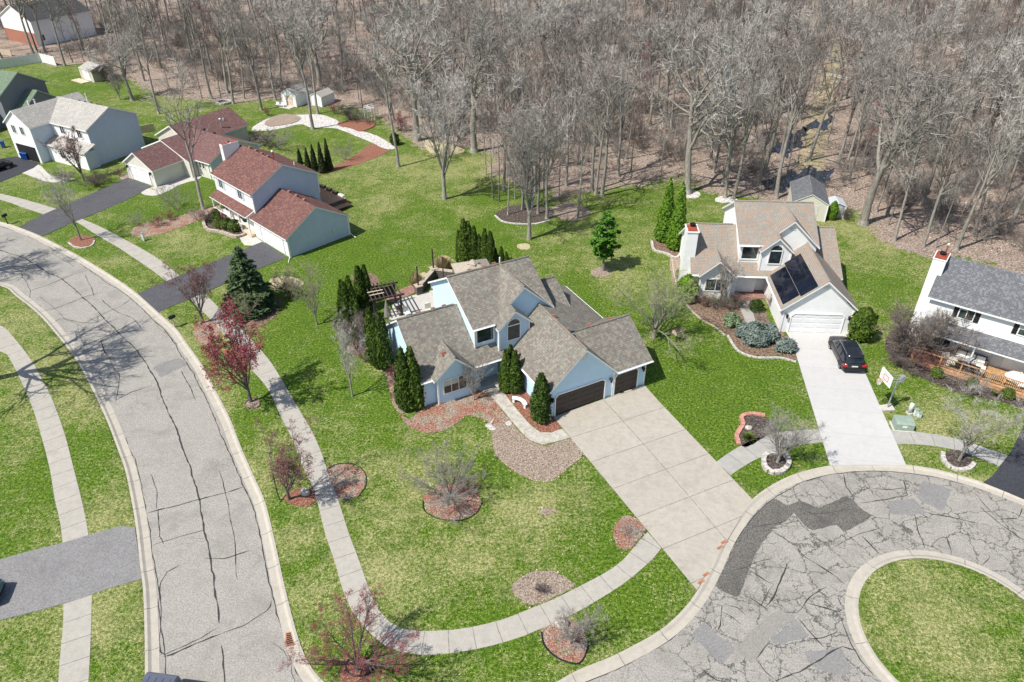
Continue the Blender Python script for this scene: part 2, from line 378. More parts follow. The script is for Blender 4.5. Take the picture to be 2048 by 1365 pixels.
class MB:
    def __init__(s): s.v = []; s.f = []; s.m = []; s.uv = {}

    def face(s, pts, m=0, uv=None):
        i = len(s.v); s.v += [tuple(map(float, p)) for p in pts]; s.f.append(tuple(range(i, i + len(pts)))); s.m.append(m)
        if uv: s.uv[len(s.f) - 1] = uv

    def box(s, x0, x1, y0, y1, z0, z1, m=0, mt=None):
        p = [(x0, y0), (x1, y0), (x1, y1), (x0, y1)]; s.prism(p, z0, z1, m, mt)

    def prism(s, p, z0, z1, m=0, mt=None, mat=None):
        if sum(p[i][0] * p[(i + 1) % len(p)][1] - p[(i + 1) % len(p)][0] * p[i][1] for i in range(len(p))) < 0: p = p[::-1]
        a = [(x, y, z0) for x, y in p]; b = [(x, y, z1) for x, y in p]; n = len(p)
        s.face(b, m if mt is None else mt); s.face(a[::-1], m)
        for i in range(n):
            j = (i + 1) % n; s.face([a[i], a[j], b[j], b[i]], m)

    def ext(s, sec, ax, a0, a1, m=0):
        """section [(p,z)] extruded along ax ('u' or 'v') from a0 to a1"""
        f = (lambda p, z, a: (a, p, z)) if ax == 'u' else (lambda p, z, a: (p, a, z))
        A = [f(p, z, a0) for p, z in sec]; B = [f(p, z, a1) for p, z in sec]; n = len(sec)
        s.face(A, m); s.face(B[::-1], m)
        for i in range(n):
            j = (i + 1) % n; s.face([A[j], A[i], B[i], B[j]], m)

    def slab(s, pts, th=.16, m=0, me=1):
        """sloping roof sheet: pts = top outline, dropped vertically by th; top gets material m, the rest me"""
        P = [Vector(p) for p in pts]; nrm = Vector((0, 0, 0))
        for i in range(len(P)): nrm += (P[i] - P[0]).cross(P[(i + 1) % len(P)] - P[0])
        if nrm.z < 0: P = P[::-1]
        B = [p - Vector((0, 0, th)) for p in P]; n = len(P)
        s.face(P, m); s.face(B[::-1], me)
        for i in range(n):
            j = (i + 1) % n; s.face([B[i], B[j], P[j], P[i]], me)

    def tube(s, pts, r, k=8, m=0, cap=True):
        P = [Vector(p) for p in pts]; R = r if isinstance(r, (list, tuple)) else [r] * len(P); rings = []
        for i, p in enumerate(P):
            d = (P[min(i + 1, len(P) - 1)] - P[max(i - 1, 0)]).normalized()
            a = d.cross(Vector((0, 0, 1))); a = a.normalized() if a.length > .05 else Vector((1, 0, 0)); b = d.cross(a)
            base = len(s.v)
            for q in range(k):
                t = 2 * PI * q / k; s.v.append(tuple(p + (a * math.cos(t) + b * math.sin(t)) * R[i]))
            rings.append(base)
        for i in range(len(P) - 1):
            for q in range(k):
                s.f.append((rings[i] + q, rings[i] + (q + 1) % k, rings[i + 1] + (q + 1) % k, rings[i + 1] + q)); s.m.append(m)
        if cap:
            s.f.append(tuple(rings[0] + q for q in range(k))[::-1]); s.m.append(m); s.f.append(tuple(rings[-1] + q for q in range(k))); s.m.append(m)

    def lathe(s, prof, c=(0, 0, 0), k=12, m=0):
        """prof [(r,z)]"""
        base = len(s.v)
        for r, z in prof:
            for q in range(k):
                t = 2 * PI * q / k; s.v.append((c[0] + r * math.cos(t), c[1] + r * math.sin(t), c[2] + z))
        for i in range(len(prof) - 1):
            for q in range(k):
                s.f.append((base + i * k + q, base + i * k + (q + 1) % k, base + (i + 1) * k + (q + 1) % k, base + (i + 1) * k + q)); s.m.append(m)
        s.f.append(tuple(base + q for q in range(k))[::-1]); s.m.append(m); e = base + (len(prof) - 1) * k
        s.f.append(tuple(e + q for q in range(k))); s.m.append(m)

    def ellip(s, c, r, k=12, m=0, seed=0, amp=0., flat=-1.):
        R = rng(seed); prof = []; base = len(s.v); n = k // 2 + 1
        for i in range(n + 1):
            th = PI * i / n
            for q in range(k):
                ph = 2 * PI * q / k; a = 1 + amp * R.uniform(-1, 1)
                s.v.append((c[0] + r[0] * a * math.sin(th) * math.cos(ph), c[1] + r[1] * a * math.sin(th) * math.sin(ph), c[2] + max(flat, r[2] * a * math.cos(th) / 1) if flat == -1. else c[2] + max(flat, r[2] * a * math.cos(th))))
        for i in range(n):
            for q in range(k):
                s.f.append((base + i * k + q, base + (i + 1) * k + q, base + (i + 1) * k + (q + 1) % k, base + i * k + (q + 1) % k)); s.m.append(m)

    def build(s, name, mats, parent=None, smooth=False, loc=None, rz=0, label=None):
        me = bpy.data.meshes.new(name); me.from_pydata(s.v, [], s.f)
        if not isinstance(mats, (list, tuple)): mats = [mats]
        for mm in mats: me.materials.append(M[mm] if isinstance(mm, str) else mm)
        me.polygons.foreach_set('material_index', s.m)
        if smooth: me.polygons.foreach_set('use_smooth', [True] * len(s.f))
        uvl = me.uv_layers.new(name='uv')
        if len(s.f) < 4000:
            dat = uvl.data; li = 0
            for fi, p in enumerate(me.polygons):
                if fi in s.uv: L = s.uv[fi]
                else:
                    n = p.normal; e = Vector((0, 0, 1)).cross(n); e = e.normalized() if e.length > .01 else Vector((1, 0, 0)); h = n.cross(e)
                    L = [(Vector(s.v[i]).dot(e), Vector(s.v[i]).dot(h)) for i in p.vertices]
                for k_, li in enumerate(p.loop_indices): dat[li].uv = L[k_]
        me.update()
        o = bpy.data.objects.new(name, me); COL.objects.link(o)
        if parent: o.parent = parent
        if loc: o.location = loc
        if rz: o.rotation_euler = (0, 0, rz)
        if label: o['label'] = label
        return o


def tag(o, label, cat, group=None):
    o['label'] = label; o['category'] = cat
    if group: o['group'] = group
    return o


def struct(o, kind='structure'): o['kind'] = kind; return o


def thing(name, label, cat, loc=(0, 0, 0), rz=0, group=None):
    o = bpy.data.objects.new(name, None); o.empty_display_size = .3; COL.objects.link(o)
    o.location = (*loc[:2], loc[2] if len(loc) > 2 else 0); o.rotation_euler = (0, 0, rz)
    return tag(o, label, cat, group)



def dup(root, loc, rz=0, sc=1., label=None, cat=None, group=None):
    r = root.copy(); COL.objects.link(r); r.location = (*loc[:2], loc[2] if len(loc) > 2 else 0); r.rotation_euler = (0, 0, rz)
    r.scale = (sc, sc, sc) if not isinstance(sc, tuple) else sc
    if label: r['label'] = label
    if group: r['group'] = group
    elif 'group' in r and label: del r['group']
    for ch in list(root.children):
        c = ch.copy(); COL.objects.link(c); c.parent = r
        for g in ch.children:
            d = g.copy(); COL.objects.link(d); d.parent = c
    return r


def np_mesh(name, V, F, mats, midx=None, smooth=False):
    """V Nx3 array, F MxK index array (K constant)"""
    me = bpy.data.meshes.new(name); V = np.asarray(V, dtype=np.float32); F = np.asarray(F, dtype=np.int32)
    me.vertices.add(len(V)); me.vertices.foreach_set('co', V.ravel())
    k = F.shape[1]; me.loops.add(F.size); me.loops.foreach_set('vertex_index', F.ravel())
    me.polygons.add(len(F)); me.polygons.foreach_set('loop_start', np.arange(0, F.size, k, dtype=np.int32))
    me.polygons.foreach_set('loop_total', np.full(len(F), k, dtype=np.int32))
    for mm in (mats if isinstance(mats, (list, tuple)) else [mats]): me.materials.append(M[mm] if isinstance(mm, str) else mm)
    if midx is not None: me.polygons.foreach_set('material_index', np.asarray(midx, dtype=np.int32))
    if smooth: me.polygons.foreach_set('use_smooth', np.ones(len(F), dtype=bool))
    me.update(calc_edges=True); me.validate()
    return me


def link(me, name, parent=None):
    o = bpy.data.objects.new(name, me); COL.objects.link(o)
    if parent: o.parent = parent
    return o


def catmull(pts, n=6, closed=False):
    P = [np.array(p, float) for p in pts]; out = []; N = len(P)
    rngi = range(N if closed else N - 1)
    for i in rngi:
        a = P[(i - 1) % N] if closed or i > 0 else 2 * P[0] - P[1]; b = P[i]; c = P[(i + 1) % N]
        d = P[(i + 2) % N] if closed or i + 2 < N else 2 * P[-1] - P[-2]
        for t in np.linspace(0, 1, n, endpoint=False):
            out.append(.5 * ((2 * b) + (-a + c) * t + (2 * a - 5 * b + 4 * c - d) * t * t + (-a + 3 * b - 3 * c + d) * t ** 3))
    if not closed: out.append(P[-1])
    return [tuple(q) for q in out]


def inpoly(X, Y, poly):
    ins = np.zeros(X.shape, bool); n = len(poly); j = n - 1
    for i in range(n):
        xi, yi = poly[i]; xj, yj = poly[j]
        c = ((yi > Y) != (yj > Y)) & (X < (xj - xi) * (Y - yi) / ((yj - yi) + 1e-12) + xi)
        ins ^= c; j = i
    return ins


def dist_poly(X, Y, poly, closed=True):
    d = np.full(X.shape, 1e9); n = len(poly)
    for i in range(n if closed else n - 1):
        x0, y0 = poly[i]; x1, y1 = poly[(i + 1) % n]; dx, dy = x1 - x0, y1 - y0; L = dx * dx + dy * dy + 1e-9
        t = np.clip(((X - x0) * dx + (Y - y0) * dy) / L, 0, 1); d = np.minimum(d, np.hypot(X - x0 - t * dx, Y - y0 - t * dy))
    return d


def resample(pts, n):
    P = np.array(pts); s = np.r_[0, np.cumsum(np.hypot(*np.diff(P, axis=0).T))]
    q = np.linspace(0, s[-1], n); return np.c_[np.interp(q, s, P[:, 0]), np.interp(q, s, P[:, 1])], s[-1]


def strip(name, A, B, z, mats, th=.1, kind='structure'):
    """paving between two world polylines, real thickness, UV u = metres along"""
    n = max(8, int(resample(A, 5)[1] / 1.0)); a, L = resample(A, n); b, L2 = resample(B, n); mb = MB(); L = (L + L2) / 2
    C, LC = resample((a + b) / 2, n * 3); sC = np.linspace(0, LC, n * 3)

    def par(p):
        k = int(np.argmin(np.hypot(*(C - p).T))); k0, k1 = max(0, k - 1), min(len(C) - 1, k + 1); t = C[k1] - C[k0]; tl = np.hypot(*t); return float(sC[k] + (p - C[k]).dot(t) / tl)
    pa = [par(p) for p in a]; pb = [par(p) for p in b]
    for i in range(n - 1):
        w0 = np.hypot(*(a[i] - b[i])); w1 = np.hypot(*(a[i + 1] - b[i + 1]))
        mb.face([(*a[i], z), (*a[i + 1], z), (*b[i + 1], z), (*b[i], z)], 0, [(pa[i], 0), (pa[i + 1], 0), (pb[i + 1], w1), (pb[i], w0)])
        mb.face([(*a[i], z - th), (*a[i + 1], z - th), (*a[i + 1], z), (*a[i], z)]); mb.face([(*b[i + 1], z - th), (*b[i], z - th), (*b[i], z), (*b[i + 1], z)])
    for c, d in ((a[0], b[0]), (a[-1], b[-1])): mb.face([(*c, z - th), (*d, z - th), (*d, z), (*c, z)])
    o = mb.build(name, mats)
    for p in o.data.polygons:
        if abs(p.normal.z) > .9 and p.normal.z < 0: p.flip()
    if kind: struct(o, kind)
    return o


def ribbon(mb, pts, w, z, m=0, seed=0, jit=.6):
    R = rng(seed); P, L = resample(pts, max(3, int(resample(pts, 3)[1] / .35)))
    n = len(P); d = np.gradient(P, axis=0); nn = np.c_[-d[:, 1], d[:, 0]]; nn /= np.hypot(*nn.T)[:, None] + 1e-9
    off = np.cumsum(R.normal(0, .03, n)); off -= np.linspace(off[0], off[-1], n); P = P + nn * off[:, None]
    ww = w * .5 * (1 + R.uniform(-jit, jit, n)); ww[0] *= .3; ww[-1] *= .3
    for i in range(n - 1):
        mb.face([(*(P[i] + nn[i] * ww[i]), z), (*(P[i] - nn[i] * ww[i]), z), (*(P[i + 1] - nn[i + 1] * ww[i + 1]), z), (*(P[i + 1] + nn[i + 1] * ww[i + 1]), z)], m)


def bed(px, mat, z=.025, name='planting_bed', n=4, seed=1, wob=.12, world=False, smooth=True):
    P = px if world else GP(px)
    if smooth: P = catmull(P, n, True)
    R = rng(seed); P = [(x + R.uniform(-wob, wob) * .6, y + R.uniform(-wob, wob) * .6) for x, y in P]
    mb = MB(); mb.prism(P, z - .12, z); o = mb.build(name, mat); return struct(o)


def edging(path, r, h, mat, name, label, closed=False, block=0, seed=3, z=0.):
    """low border round a bed; block>0 = separate stones in one course"""
    mb = MB(); R = rng(seed)
    if block:
        P, L = resample(path + ([path[0]] if closed else []), max(3, int(resample(path, 3)[1] / block)))
        for i in range(len(P) - 1):
            c = (P[i] + P[i + 1]) / 2; d = (P[i + 1] - P[i]) * .47; q = np.array([-d[1], d[0]]); q = q / (np.hypot(*q) + 1e-9) * r; k = R.uniform(.85, 1.1)
            mb.prism([tuple(c - d - q * k), tuple(c + d - q), tuple(c + d + q * k), tuple(c - d + q)], z - .05, z + h * R.uniform(.85, 1.1))
    else:
        pts = [(x, y, z + h * .5) for x, y in path] + ([(*path[0], z + h * .5)] if closed else [])
        mb.tube(pts, r, 5)
    return tag(mb.build(name, mat), label, 'edging')

# ------------------------------------------------------------------ ground, road, kerbs
R_PX = [(-420, 372), (-250, 398), (-120, 421), (0, 444), (37, 455), (84, 474), (150, 508), (219, 549), (275, 588), (316, 625), (353, 658), (375, 689), (406, 733), (432, 783), (459, 835), (482, 894), (511, 960), (531, 1006), (550, 1084), (569, 1171), (587, 1243), (600, 1287), (616, 1324), (645, 1362), (700, 1402), (770, 1430), (850, 1442), (950, 1430), (1040, 1400), (1114, 1364), (1155, 1341), (1216, 1317), (1274, 1288), (1323, 1259), (1364, 1222), (1394, 1183), (1420, 1135), (1444, 1083), (1471, 1039), (1504, 999), (1548, 968), (1595, 947), (1659, 932), (1729, 926), (1812, 930), (1884, 942), (1965, 965), (2048, 996)]
L_PX = [(-420, 520), (-250, 535), (-120, 548), (0, 572), (31, 592), (78, 630), (119, 677), (150, 717), (175, 761), (196, 803), (217, 850), (235, 898), (250, 940), (262, 996), (272, 1056), (281, 1140), (286, 1177), (289, 1252), (290, 1365), (286, 1500), (280, 1700)]
CC = (26.14, 25.38)
RK = catmull(GP(R_PX), 4)
e0 = RK[-1]; a0 = math.atan2(e0[1] - CC[1], e0[0] - CC[0]); r0 = math.hypot(e0[0] - CC[0], e0[1] - CC[1])
for k in range(1, 30):
    a = a0 - k * math.radians(5.2); RK.append((CC[0] + r0 * math.cos(a), CC[1] + r0 * math.sin(a)))
LK = catmull(GP(L_PX), 4)
ROADPOLY = RK + [(14, 9), (4, 6), (-10, 0), (-16, -8)] + LK[::-1]


def offset(P, d):
    P = np.array(P); t = np.gradient(P, axis=0); n = np.c_[-t[:, 1], t[:, 0]]; n /= np.hypot(*n.T)[:, None] + 1e-9; return P + n * d


def kerb(name, path, sign, closed=False):
    P, L = resample(path, int(resample(path, 5)[1] / .6)); prof = [(0, -.2), (0, .03), (.16, .035), (.30, -.045), (.34, -.062), (.74, -.070), (.75, -.2)]
    rows = [offset(P, sign * o) for o, _ in prof]; mb = MB(); n = len(P)
    for i in range(n - 1):
        u0, u1 = L * i / (n - 1), L * (i + 1) / (n - 1)
        for k in range(len(prof) - 1):
            z0, z1 = prof[k][1], prof[k + 1][1]; o0, o1 = prof[k][0], prof[k + 1][0]
            q = [(*rows[k][i], z0), (*rows[k][i + 1], z0), (*rows[k + 1][i + 1], z1), (*rows[k + 1][i], z1)]; uv = [(u0, o0), (u1, o0), (u1, o1), (u0, o1)]
            if sign > 0: q, uv = q[::-1], uv[::-1]
            mb.face(q, 0, uv)
    o = mb.build(name, 'kerb'); struct(o)
    for p in o.data.polygons:
        if p.normal.z < -.3: p.flip()
    return o


WOOD_PX = [(-900, 40), (-300, 90), (-60, 112), (0, 118), (60, 120), (112, 132), (165, 128), (210, 150), (262, 160), (300, 185), (340, 196), (400, 200), (450, 208), (540, 200), (600, 205), (655, 205), (700, 208), (760, 235), (790, 262), (838, 285), (900, 292), (965, 300), (1010, 322), (1050, 345), (1110, 352), (1180, 352), (1230, 345), (1290, 335), (1370, 352), (1440, 372), (1500, 388), (1560, 395), (1600, 400), (1660, 405), (1715, 425), (1770, 460), (1830, 490), (1900, 505), (1960, 520), (2048, 560), (2200, 620), (2500, 700)]
WOODLINE = GP(WOOD_PX)
WOODPOLY = WOODLINE + [(300, 500), (-900, 500)]
LOG_DRY = [(240, 640, 3), (740, 350, 5), (760, 410, 4), (700, 440, 3), (930, 330, 6), (870, 365, 4), (1000, 340, 5), (820, 330, 4), (200, 300, 6), (330, 210, 5), (1150, 455, 3), (1110, 475, 2.5), (1700, 480, 5), (1740, 520, 4), (1690, 450, 4), (1790, 470, 4), (1650, 440, 2),
           (180, 690, 3.0), (140, 800, 3), (250, 520, 2.5), (110, 530, 3), (320, 770, 1.5), (470, 440, 3), (440, 470, 2.5), (380, 480, 2.5), (60, 360, 3), (700, 960, 3.4), (860, 900, 3.2), (840, 960, 3), (790, 1080, 3.5), (900, 1120, 3), (1000, 1000, 2.5), (1060, 1060, 3), (1100, 1020, 2.5), (760, 1150, 2.5), (1180, 1010, 2), (650, 860, 2),
           (780, 1190, 2.5), (1850, 1200, 4), (1950, 1280, 4), (1760, 1170, 2), (1900, 860, 3), (1840, 830, 3), (1960, 840, 2), (1800, 930, 2.5), (1870, 970, 2), (1960, 950, 2), (1590, 880, 1), (560, 860, 2), (540, 930, 2), (590, 1080, 1.5), (620, 1200, 1.5), (1240, 560, 4), (1240, 500, 4), (1160, 520, 3), (1320, 560, 3), (20, 600, 2.5), (60, 640, 3), (120, 720, 3), (200, 1040, 2), (250, 1040, 1.6), (110, 1260, 3), (250, 1250, 2.5), (330, 480, 2)]
LOG_GREEN = [(560, 250, 5), (650, 270, 4), (610, 560, 6), (700, 500, 6), (820, 500, 7), (1000, 470, 5), (760, 560, 6), (1400, 770, 7), (1330, 800, 5), (1480, 780, 6), (680, 640, 7), (640, 720, 6), (760, 780, 3), (790, 850, 4), (560, 690, 2), (1440, 860, 5), (1300, 1060, 2), (1560, 975, 3), (330, 390, 5), (400, 380, 4), (120, 170, 8), (200, 170, 7), (1120, 610, 6), (1240, 610, 5), (1740, 560, 4), (60, 1050, 5), (60, 950, 5), (220, 900, 4), (1150, 880, 3), (940, 900, 1.5), (1180, 1080, 3), (960, 1230, 2.5), (1300, 1170, 4), (1700, 1160, 2), (580, 500, 4), (450, 400, 5), (1380, 640, 4), (160, 370, 4)]


def make_ground():
    xs = np.unique(np.r_[np.arange(-1200, -150, 60), np.arange(-150, -75, 1.5), np.arange(-75, 62, .25), np.arange(62, 150, 1.5), np.arange(150, 1201, 60)])
    ys = np.unique(np.r_[np.arange(-300, 10, 30), np.arange(10, 112, .25), np.arange(112, 240, 1.5), np.arange(240, 1500, 60)])
    X, Y = np.meshgrid(xs, ys); Z = np.zeros(X.shape)
    ins = inpoly(X, Y, ROADPOLY); d = np.full(X.shape, 99.); nb = (X > -80) & (X < 60) & (Y < 110) & (Y > -20)
    d[nb] = dist_poly(X[nb], Y[nb], ROADPOLY)
    di = np.hypot(X - CC[0], Y - CC[1])
    Z[ins & (d > .17) & (di > 5.85)] = -.25
    R = rng(4)
    Z += np.where(Z == 0, .012 * np.sin(X * .9) * np.sin(Y * .7), 0)
    dry = np.zeros(X.shape)
    for px, py, r in LOG_DRY:
        x, y = G(px, py); dry += .24 * np.exp(-((X - x) ** 2 + (Y - y) ** 2) / (r * r))
    for px, py, r in LOG_GREEN:
        x, y = G(px, py); dry -= .17 * np.exp(-((X - x) ** 2 + (Y - y) ** 2) / (r * r))
    # grass along paving edges is a little drier; far lawns a little drier too
    dry += np.clip(.10 - .2 * np.abs(d - .2), 0, .1)
    dry += np.where(Y > 95, .07, 0) - .05 + np.where((X < -24) & (Y < 62) & (X * .5 + Y < 36 + .2 * Y), .16, 0)
    cor = [G(1620, 330), G(1640, 240), G(1660, 150), G(1690, 90), (75, 260)]
    dc = dist_poly(X, Y, cor, False)
    wd = np.zeros(X.shape); dl = dist_poly(X, Y, WOODLINE, False); iw = inpoly(X, Y, WOODPOLY)
    wd = .5 + np.clip(np.where(iw, dl, -dl) * .14, -.6, .6)
    wd = np.where(dc < 3.0, np.minimum(wd, .25 + np.clip(dc - .8, 0, 2) * .25), wd); dry = np.where(dc < 4.5, dry + 1.3, dry)
    for px, py, r in [(1100, 362, 5), (1180, 372, 5), (1240, 350, 5), (1040, 352, 5), (1150, 345, 5), (1300, 366, 4), (1420, 388, 4), (1560, 402, 3), (1120, 400, 3), (980, 340, 3), (1780, 476, 3), (1860, 505, 3), (860, 296, 3), (640, 212, 4)]:
        x, y = G(px, py); wd += .42 * np.exp(-((X - x) ** 2 + (Y - y) ** 2) / (r * r))
    V = np.c_[X.ravel(), Y.ravel(), Z.ravel()]; ny, nx = X.shape; i = np.arange(ny * nx).reshape(ny, nx)
    F = np.c_[i[:-1, :-1].ravel(), i[:-1, 1:].ravel(), i[1:, 1:].ravel(), i[1:, :-1].ravel()]
    me = np_mesh('ground', V, F, 'ground')
    for nm, A in (('dry', dry), ('wood', wd)):
        at = me.attributes.new(nm, 'FLOAT', 'POINT'); at.data.foreach_set('value', A.ravel().astype(np.float32))
    o = link(me, 'ground'); return struct(o)


make_ground()
# road sheet (ear-clipped by Blender's ngon tessellation of quads between the kerbs is fragile: use a fine grid cut to the outline)
_p = bpy.data.curves.new('road', 'CURVE'); _p.dimensions = '2D'; _p.fill_mode = 'BOTH'
for pts in ([offset(RK, -.4).tolist() + [(14, 9), (4, 6), (-10, 0), (-16, -8)] + offset(LK, .4)[::-1].tolist()],):
    sp = _p.splines.new('POLY'); sp.points.add(len(pts[0]) - 1); sp.use_cyclic_u = True
    for q, c in zip(sp.points, pts[0]): q.co = (c[0], c[1], 0, 1)
_o = bpy.data.objects.new('tmp', _p); COL.objects.link(_o)
_me = bpy.data.meshes.new_from_object(_o); bpy.data.objects.remove(_o); bpy.data.curves.remove(_p)
_me.name = 'road'; _me.materials.clear(); _me.materials.append(M['road'])
for v in _me.vertices: v.co.z = -.08
for p in _me.polygons:
    if p.normal.z < 0: p.flip()
struct(link(_me, 'road'))
kerb('kerb', RK, -1); kerb('kerb', LK, 1)
isl = [(CC[0] + 6.36 * math.cos(a), CC[1] + 6.36 * math.sin(a)) for a in np.linspace(0, 2 * PI, 90)]
kerb('kerb', [(CC[0] + 5.62 * math.cos(a), CC[1] + 5.62 * math.sin(a)) for a in np.linspace(0, 2 * PI, 90)], -1)

# sidewalks
strip('sidewalk', catmull(GP([(-200, 700), (-60, 700), (0, 703), (19, 717), (59, 800), (82, 870), (100, 940), (109, 996), (120, 1043), (126, 1090)]), 3), catmull(GP([(-200, 640), (-60, 645), (0, 650), (31, 680), (62, 720), (87, 764), (105, 800), (130, 870), (148, 940), (162.5, 996), (173, 1046), (178, 1078)]), 3), .02, 'walk')
strip('sidewalk', GP([(127, 1208), (127, 1252), (120, 1315), (117, 1365), (105, 1480)]), GP([(184, 1190), (183, 1237), (180, 1315), (177, 1365), (170, 1480)]), .02, 'walk')
strip('sidewalk', catmull(GP([(-300, 330), (-120, 372), (0, 400), (47, 416), (100, 433)]), 3), catmull(GP([(-300, 322), (-120, 362), (0, 388), (47, 399), (116, 419)]), 3), .02, 'walk')
strip('sidewalk', catmull(GP([(140, 441), (156, 446), (194, 471), (231, 492), (275, 521), (306, 542), (337, 567)]), 3), catmull(GP([(158, 436), (203, 455), (250, 480), (287, 500), (325, 524), (359, 552)]), 3), .02, 'walk')
strip('sidewalk', catmull(GP([(372, 590), (412, 630), (440, 660), (473, 702), (505, 742), (535, 777), (561, 832), (585, 879), (602, 926), (619, 960), (634, 1001), (650, 1067), (671, 1128), (683, 1173), (704, 1222), (736, 1263), (777, 1296), (827, 1309), (884, 1309), (937, 1302), (991, 1290), (1044, 1274), (1079, 1259), (1134, 1235), (1187, 1206), (1243, 1171), (1276, 1145), (1306, 1118), (1323, 1097)]), 3),
      catmull(GP([(400, 577), (438, 616), (470, 645), (503, 680), (541, 724), (570, 771), (599, 821), (623, 862), (643, 906), (658, 953), (669, 980), (683, 1021), (699, 1071), (714, 1110), (732, 1161), (749, 1206), (777, 1243), (806, 1259), (839, 1263), (884, 1262), (933, 1257), (978, 1247), (1017, 1236), (1058, 1219), (1110, 1198), (1175, 1165), (1216, 1143), (1249, 1118), (1274, 1087), (1295, 1065)]), 3), .02, 'walk')
strip('sidewalk', catmull(GP([(1461, 951), (1501, 925), (1548, 904), (1578, 893), (1650, 884)]), 3), catmull(GP([(1432, 925), (1461, 904), (1504, 881), (1548, 867), (1602, 861), (1641, 859)]), 3), .02, 'walk_grey')
strip('sidewalk', catmull(GP([(1790, 888), (1857, 891), (1924, 904), (1998, 933)]), 3), catmull(GP([(1778, 860), (1857, 867), (1931, 883), (2018, 913)]), 3), .02, 'walk_grey')
# driveways
strip('driveway', GP([(1107, 835), (1394, 1181)]), GP([(1288, 770), (1320, 806), (1504, 999)]), .035, 'drive_main')
strip('driveway', GP([(1571, 662), (1586, 690), (1660, 931)]), GP([(1690, 667), (1729, 744), (1812, 931)]), .035, 'drive_white')
strip('driveway', GP([(-160, 1160), (0, 1120), (62, 1102), (125, 1087), (187, 1068), (259, 1048), (270, 1056)]), GP([(-160, 1290), (0, 1241), (62, 1226), (125, 1209), (187, 1190), (219, 1176), (284, 1159)]), .035, 'drive_grey')
strip('driveway', GP([(525, 484), (462, 510), (397, 536), (359, 552), (331, 564), (275, 588)]), GP([(574, 516), (510, 541), (437, 574), (378, 599), (316, 625)]), .035, 'drive_black')
strip('driveway', GP([(255, 356), (223, 370), (142, 406), (76, 434), (38, 455)]), GP([(303, 373), (282, 386), (249, 403), (211, 419), (175, 434), (127, 454), (86, 473)]), .035, 'drive_black')
strip('driveway', GP([(-130, 340), (-60, 332), (0, 318), (33, 314)]), GP([(-130, 420), (-40, 380), (0, 365), (66, 338), (80, 327)]), .035, 'drive_dark')
strip('driveway', GP([(1965, 966), (1988, 951), (1998, 934), (2022, 904), (2048, 850), (2075, 790)]), GP([(2110, 1025), (2130, 990), (2150, 960), (2180, 900), (2200, 860), (2210, 800)]), .035, 'drive_dark')
# walk to the front door, other paths
strip('path', catmull(GP([(975, 784), (1004, 819), (1036, 857), (1056, 878), (1071, 887), (1092, 889), (1140, 876)]), 4), catmull(GP([(999, 773), (1021, 804), (1051, 840), (1068, 857), (1086, 868), (1100, 867), (1124, 858)]), 4), .028, 'aggregate')
struct(bed([(282, 386), (306, 392), (332, 385), (360, 370), (395, 360), (404, 352), (398, 345), (310, 373)], 'concrete', .03, 'path'))
struct(bed([(478, 470), (492, 462), (520, 480), (528, 487), (500, 492), (486, 488)], 'concrete', .03, 'path'))
struct(bed([(1477, 610), (1500, 600), (1512, 645), (1492, 650)], 'walk_grey', .03, 'path', smooth=False))
struct(bed([(0, 335), (40, 345), (100, 365), (150, 358), (100, 350), (75, 330)], 'concrete', .028, 'path'))

# road patches and cracks
z5 = lambda p: [(1360 + x / 2.977, 760 + y / 2.977) for x, y in p]
z6 = lambda p: [(1360 + x / 3.057, 1120 + y / 3.057) for x, y in p]
z1 = lambda p: [(x / 3.2, 380 + y / 3.2) for x, y in p]
z2 = lambda p: [(x / 3.2, 940 + y / 3.2) for x, y in p]


def patch(px, mat, z):
    P = GP(px); P.append(P[0]); n = max(12, int(resample(P, 5)[1] / .35)); Rr = rng(int(px[0][0])); q, _ = resample(P, n); q = q[:-1] + Rr.normal(0, .035, (n - 1, 2)); return bed([tuple(t) for t in q], mat, z, 'road_patch', wob=0, smooth=False, world=True)


patch(z5([(560, 700), (690, 770), (640, 830), (560, 880), (490, 970), (440, 1060), (400, 1160), (350, 1295), (215, 1235), (260, 1120), (330, 960), (440, 800)]), 'patch_dark', -.074)
patch(z5([(640, 745), (720, 715), (760, 730), (830, 760), (985, 685), (1050, 730), (1090, 770), (1150, 810), (1060, 860), (975, 905), (935, 860), (870, 870), (800, 895), (740, 860), (700, 810)]), 'patch_dark', -.073)
patch(z5([(1450, 600), (1540, 620), (1620, 650), (1570, 780), (1410, 700)]), 'patch_mid', -.074)
patch(z5([(1240, 715), (1400, 705), (1470, 795), (1380, 800), (1260, 795)]), 'patch_mid', -.0735)
patch(z6([(150, 378), (345, 540), (255, 632), (60, 455)]), 'patch_mid', -.074)
patch(z6([(640, 285), (715, 350), (620, 415), (550, 485), (500, 560), (440, 630), (340, 550), (400, 470), (500, 370)]), 'patch_light', -.073)
patch(z6([(715, 362), (800, 465), (700, 490), (580, 525), (555, 480), (630, 410)]), 'patch_mid', -.0725)
patch(z6([(760, 560), (980, 530), (1060, 660), (1020, 700), (900, 690), (800, 640)]), 'patch_mid', -.0735)
patch(z5([(1310, 850), (1340, 865), (1390, 890), (1390, 915), (1350, 910)]), 'patch_dark', -.0725)
patch(z1([(975, 1135), (1040, 1100), (1150, 1070), (1205, 1110), (1120, 1150), (1030, 1195)]), 'patch_mid', -.074)
patch(z1([(700, 925), (880, 850), (920, 890), (800, 950), (770, 960)]), 'patch_mid', -.0735)
patch(z1([(130, 540), (160, 530), (225, 570), (190, 580)]), 'patch_mid', -.0735)
mbc = MB()
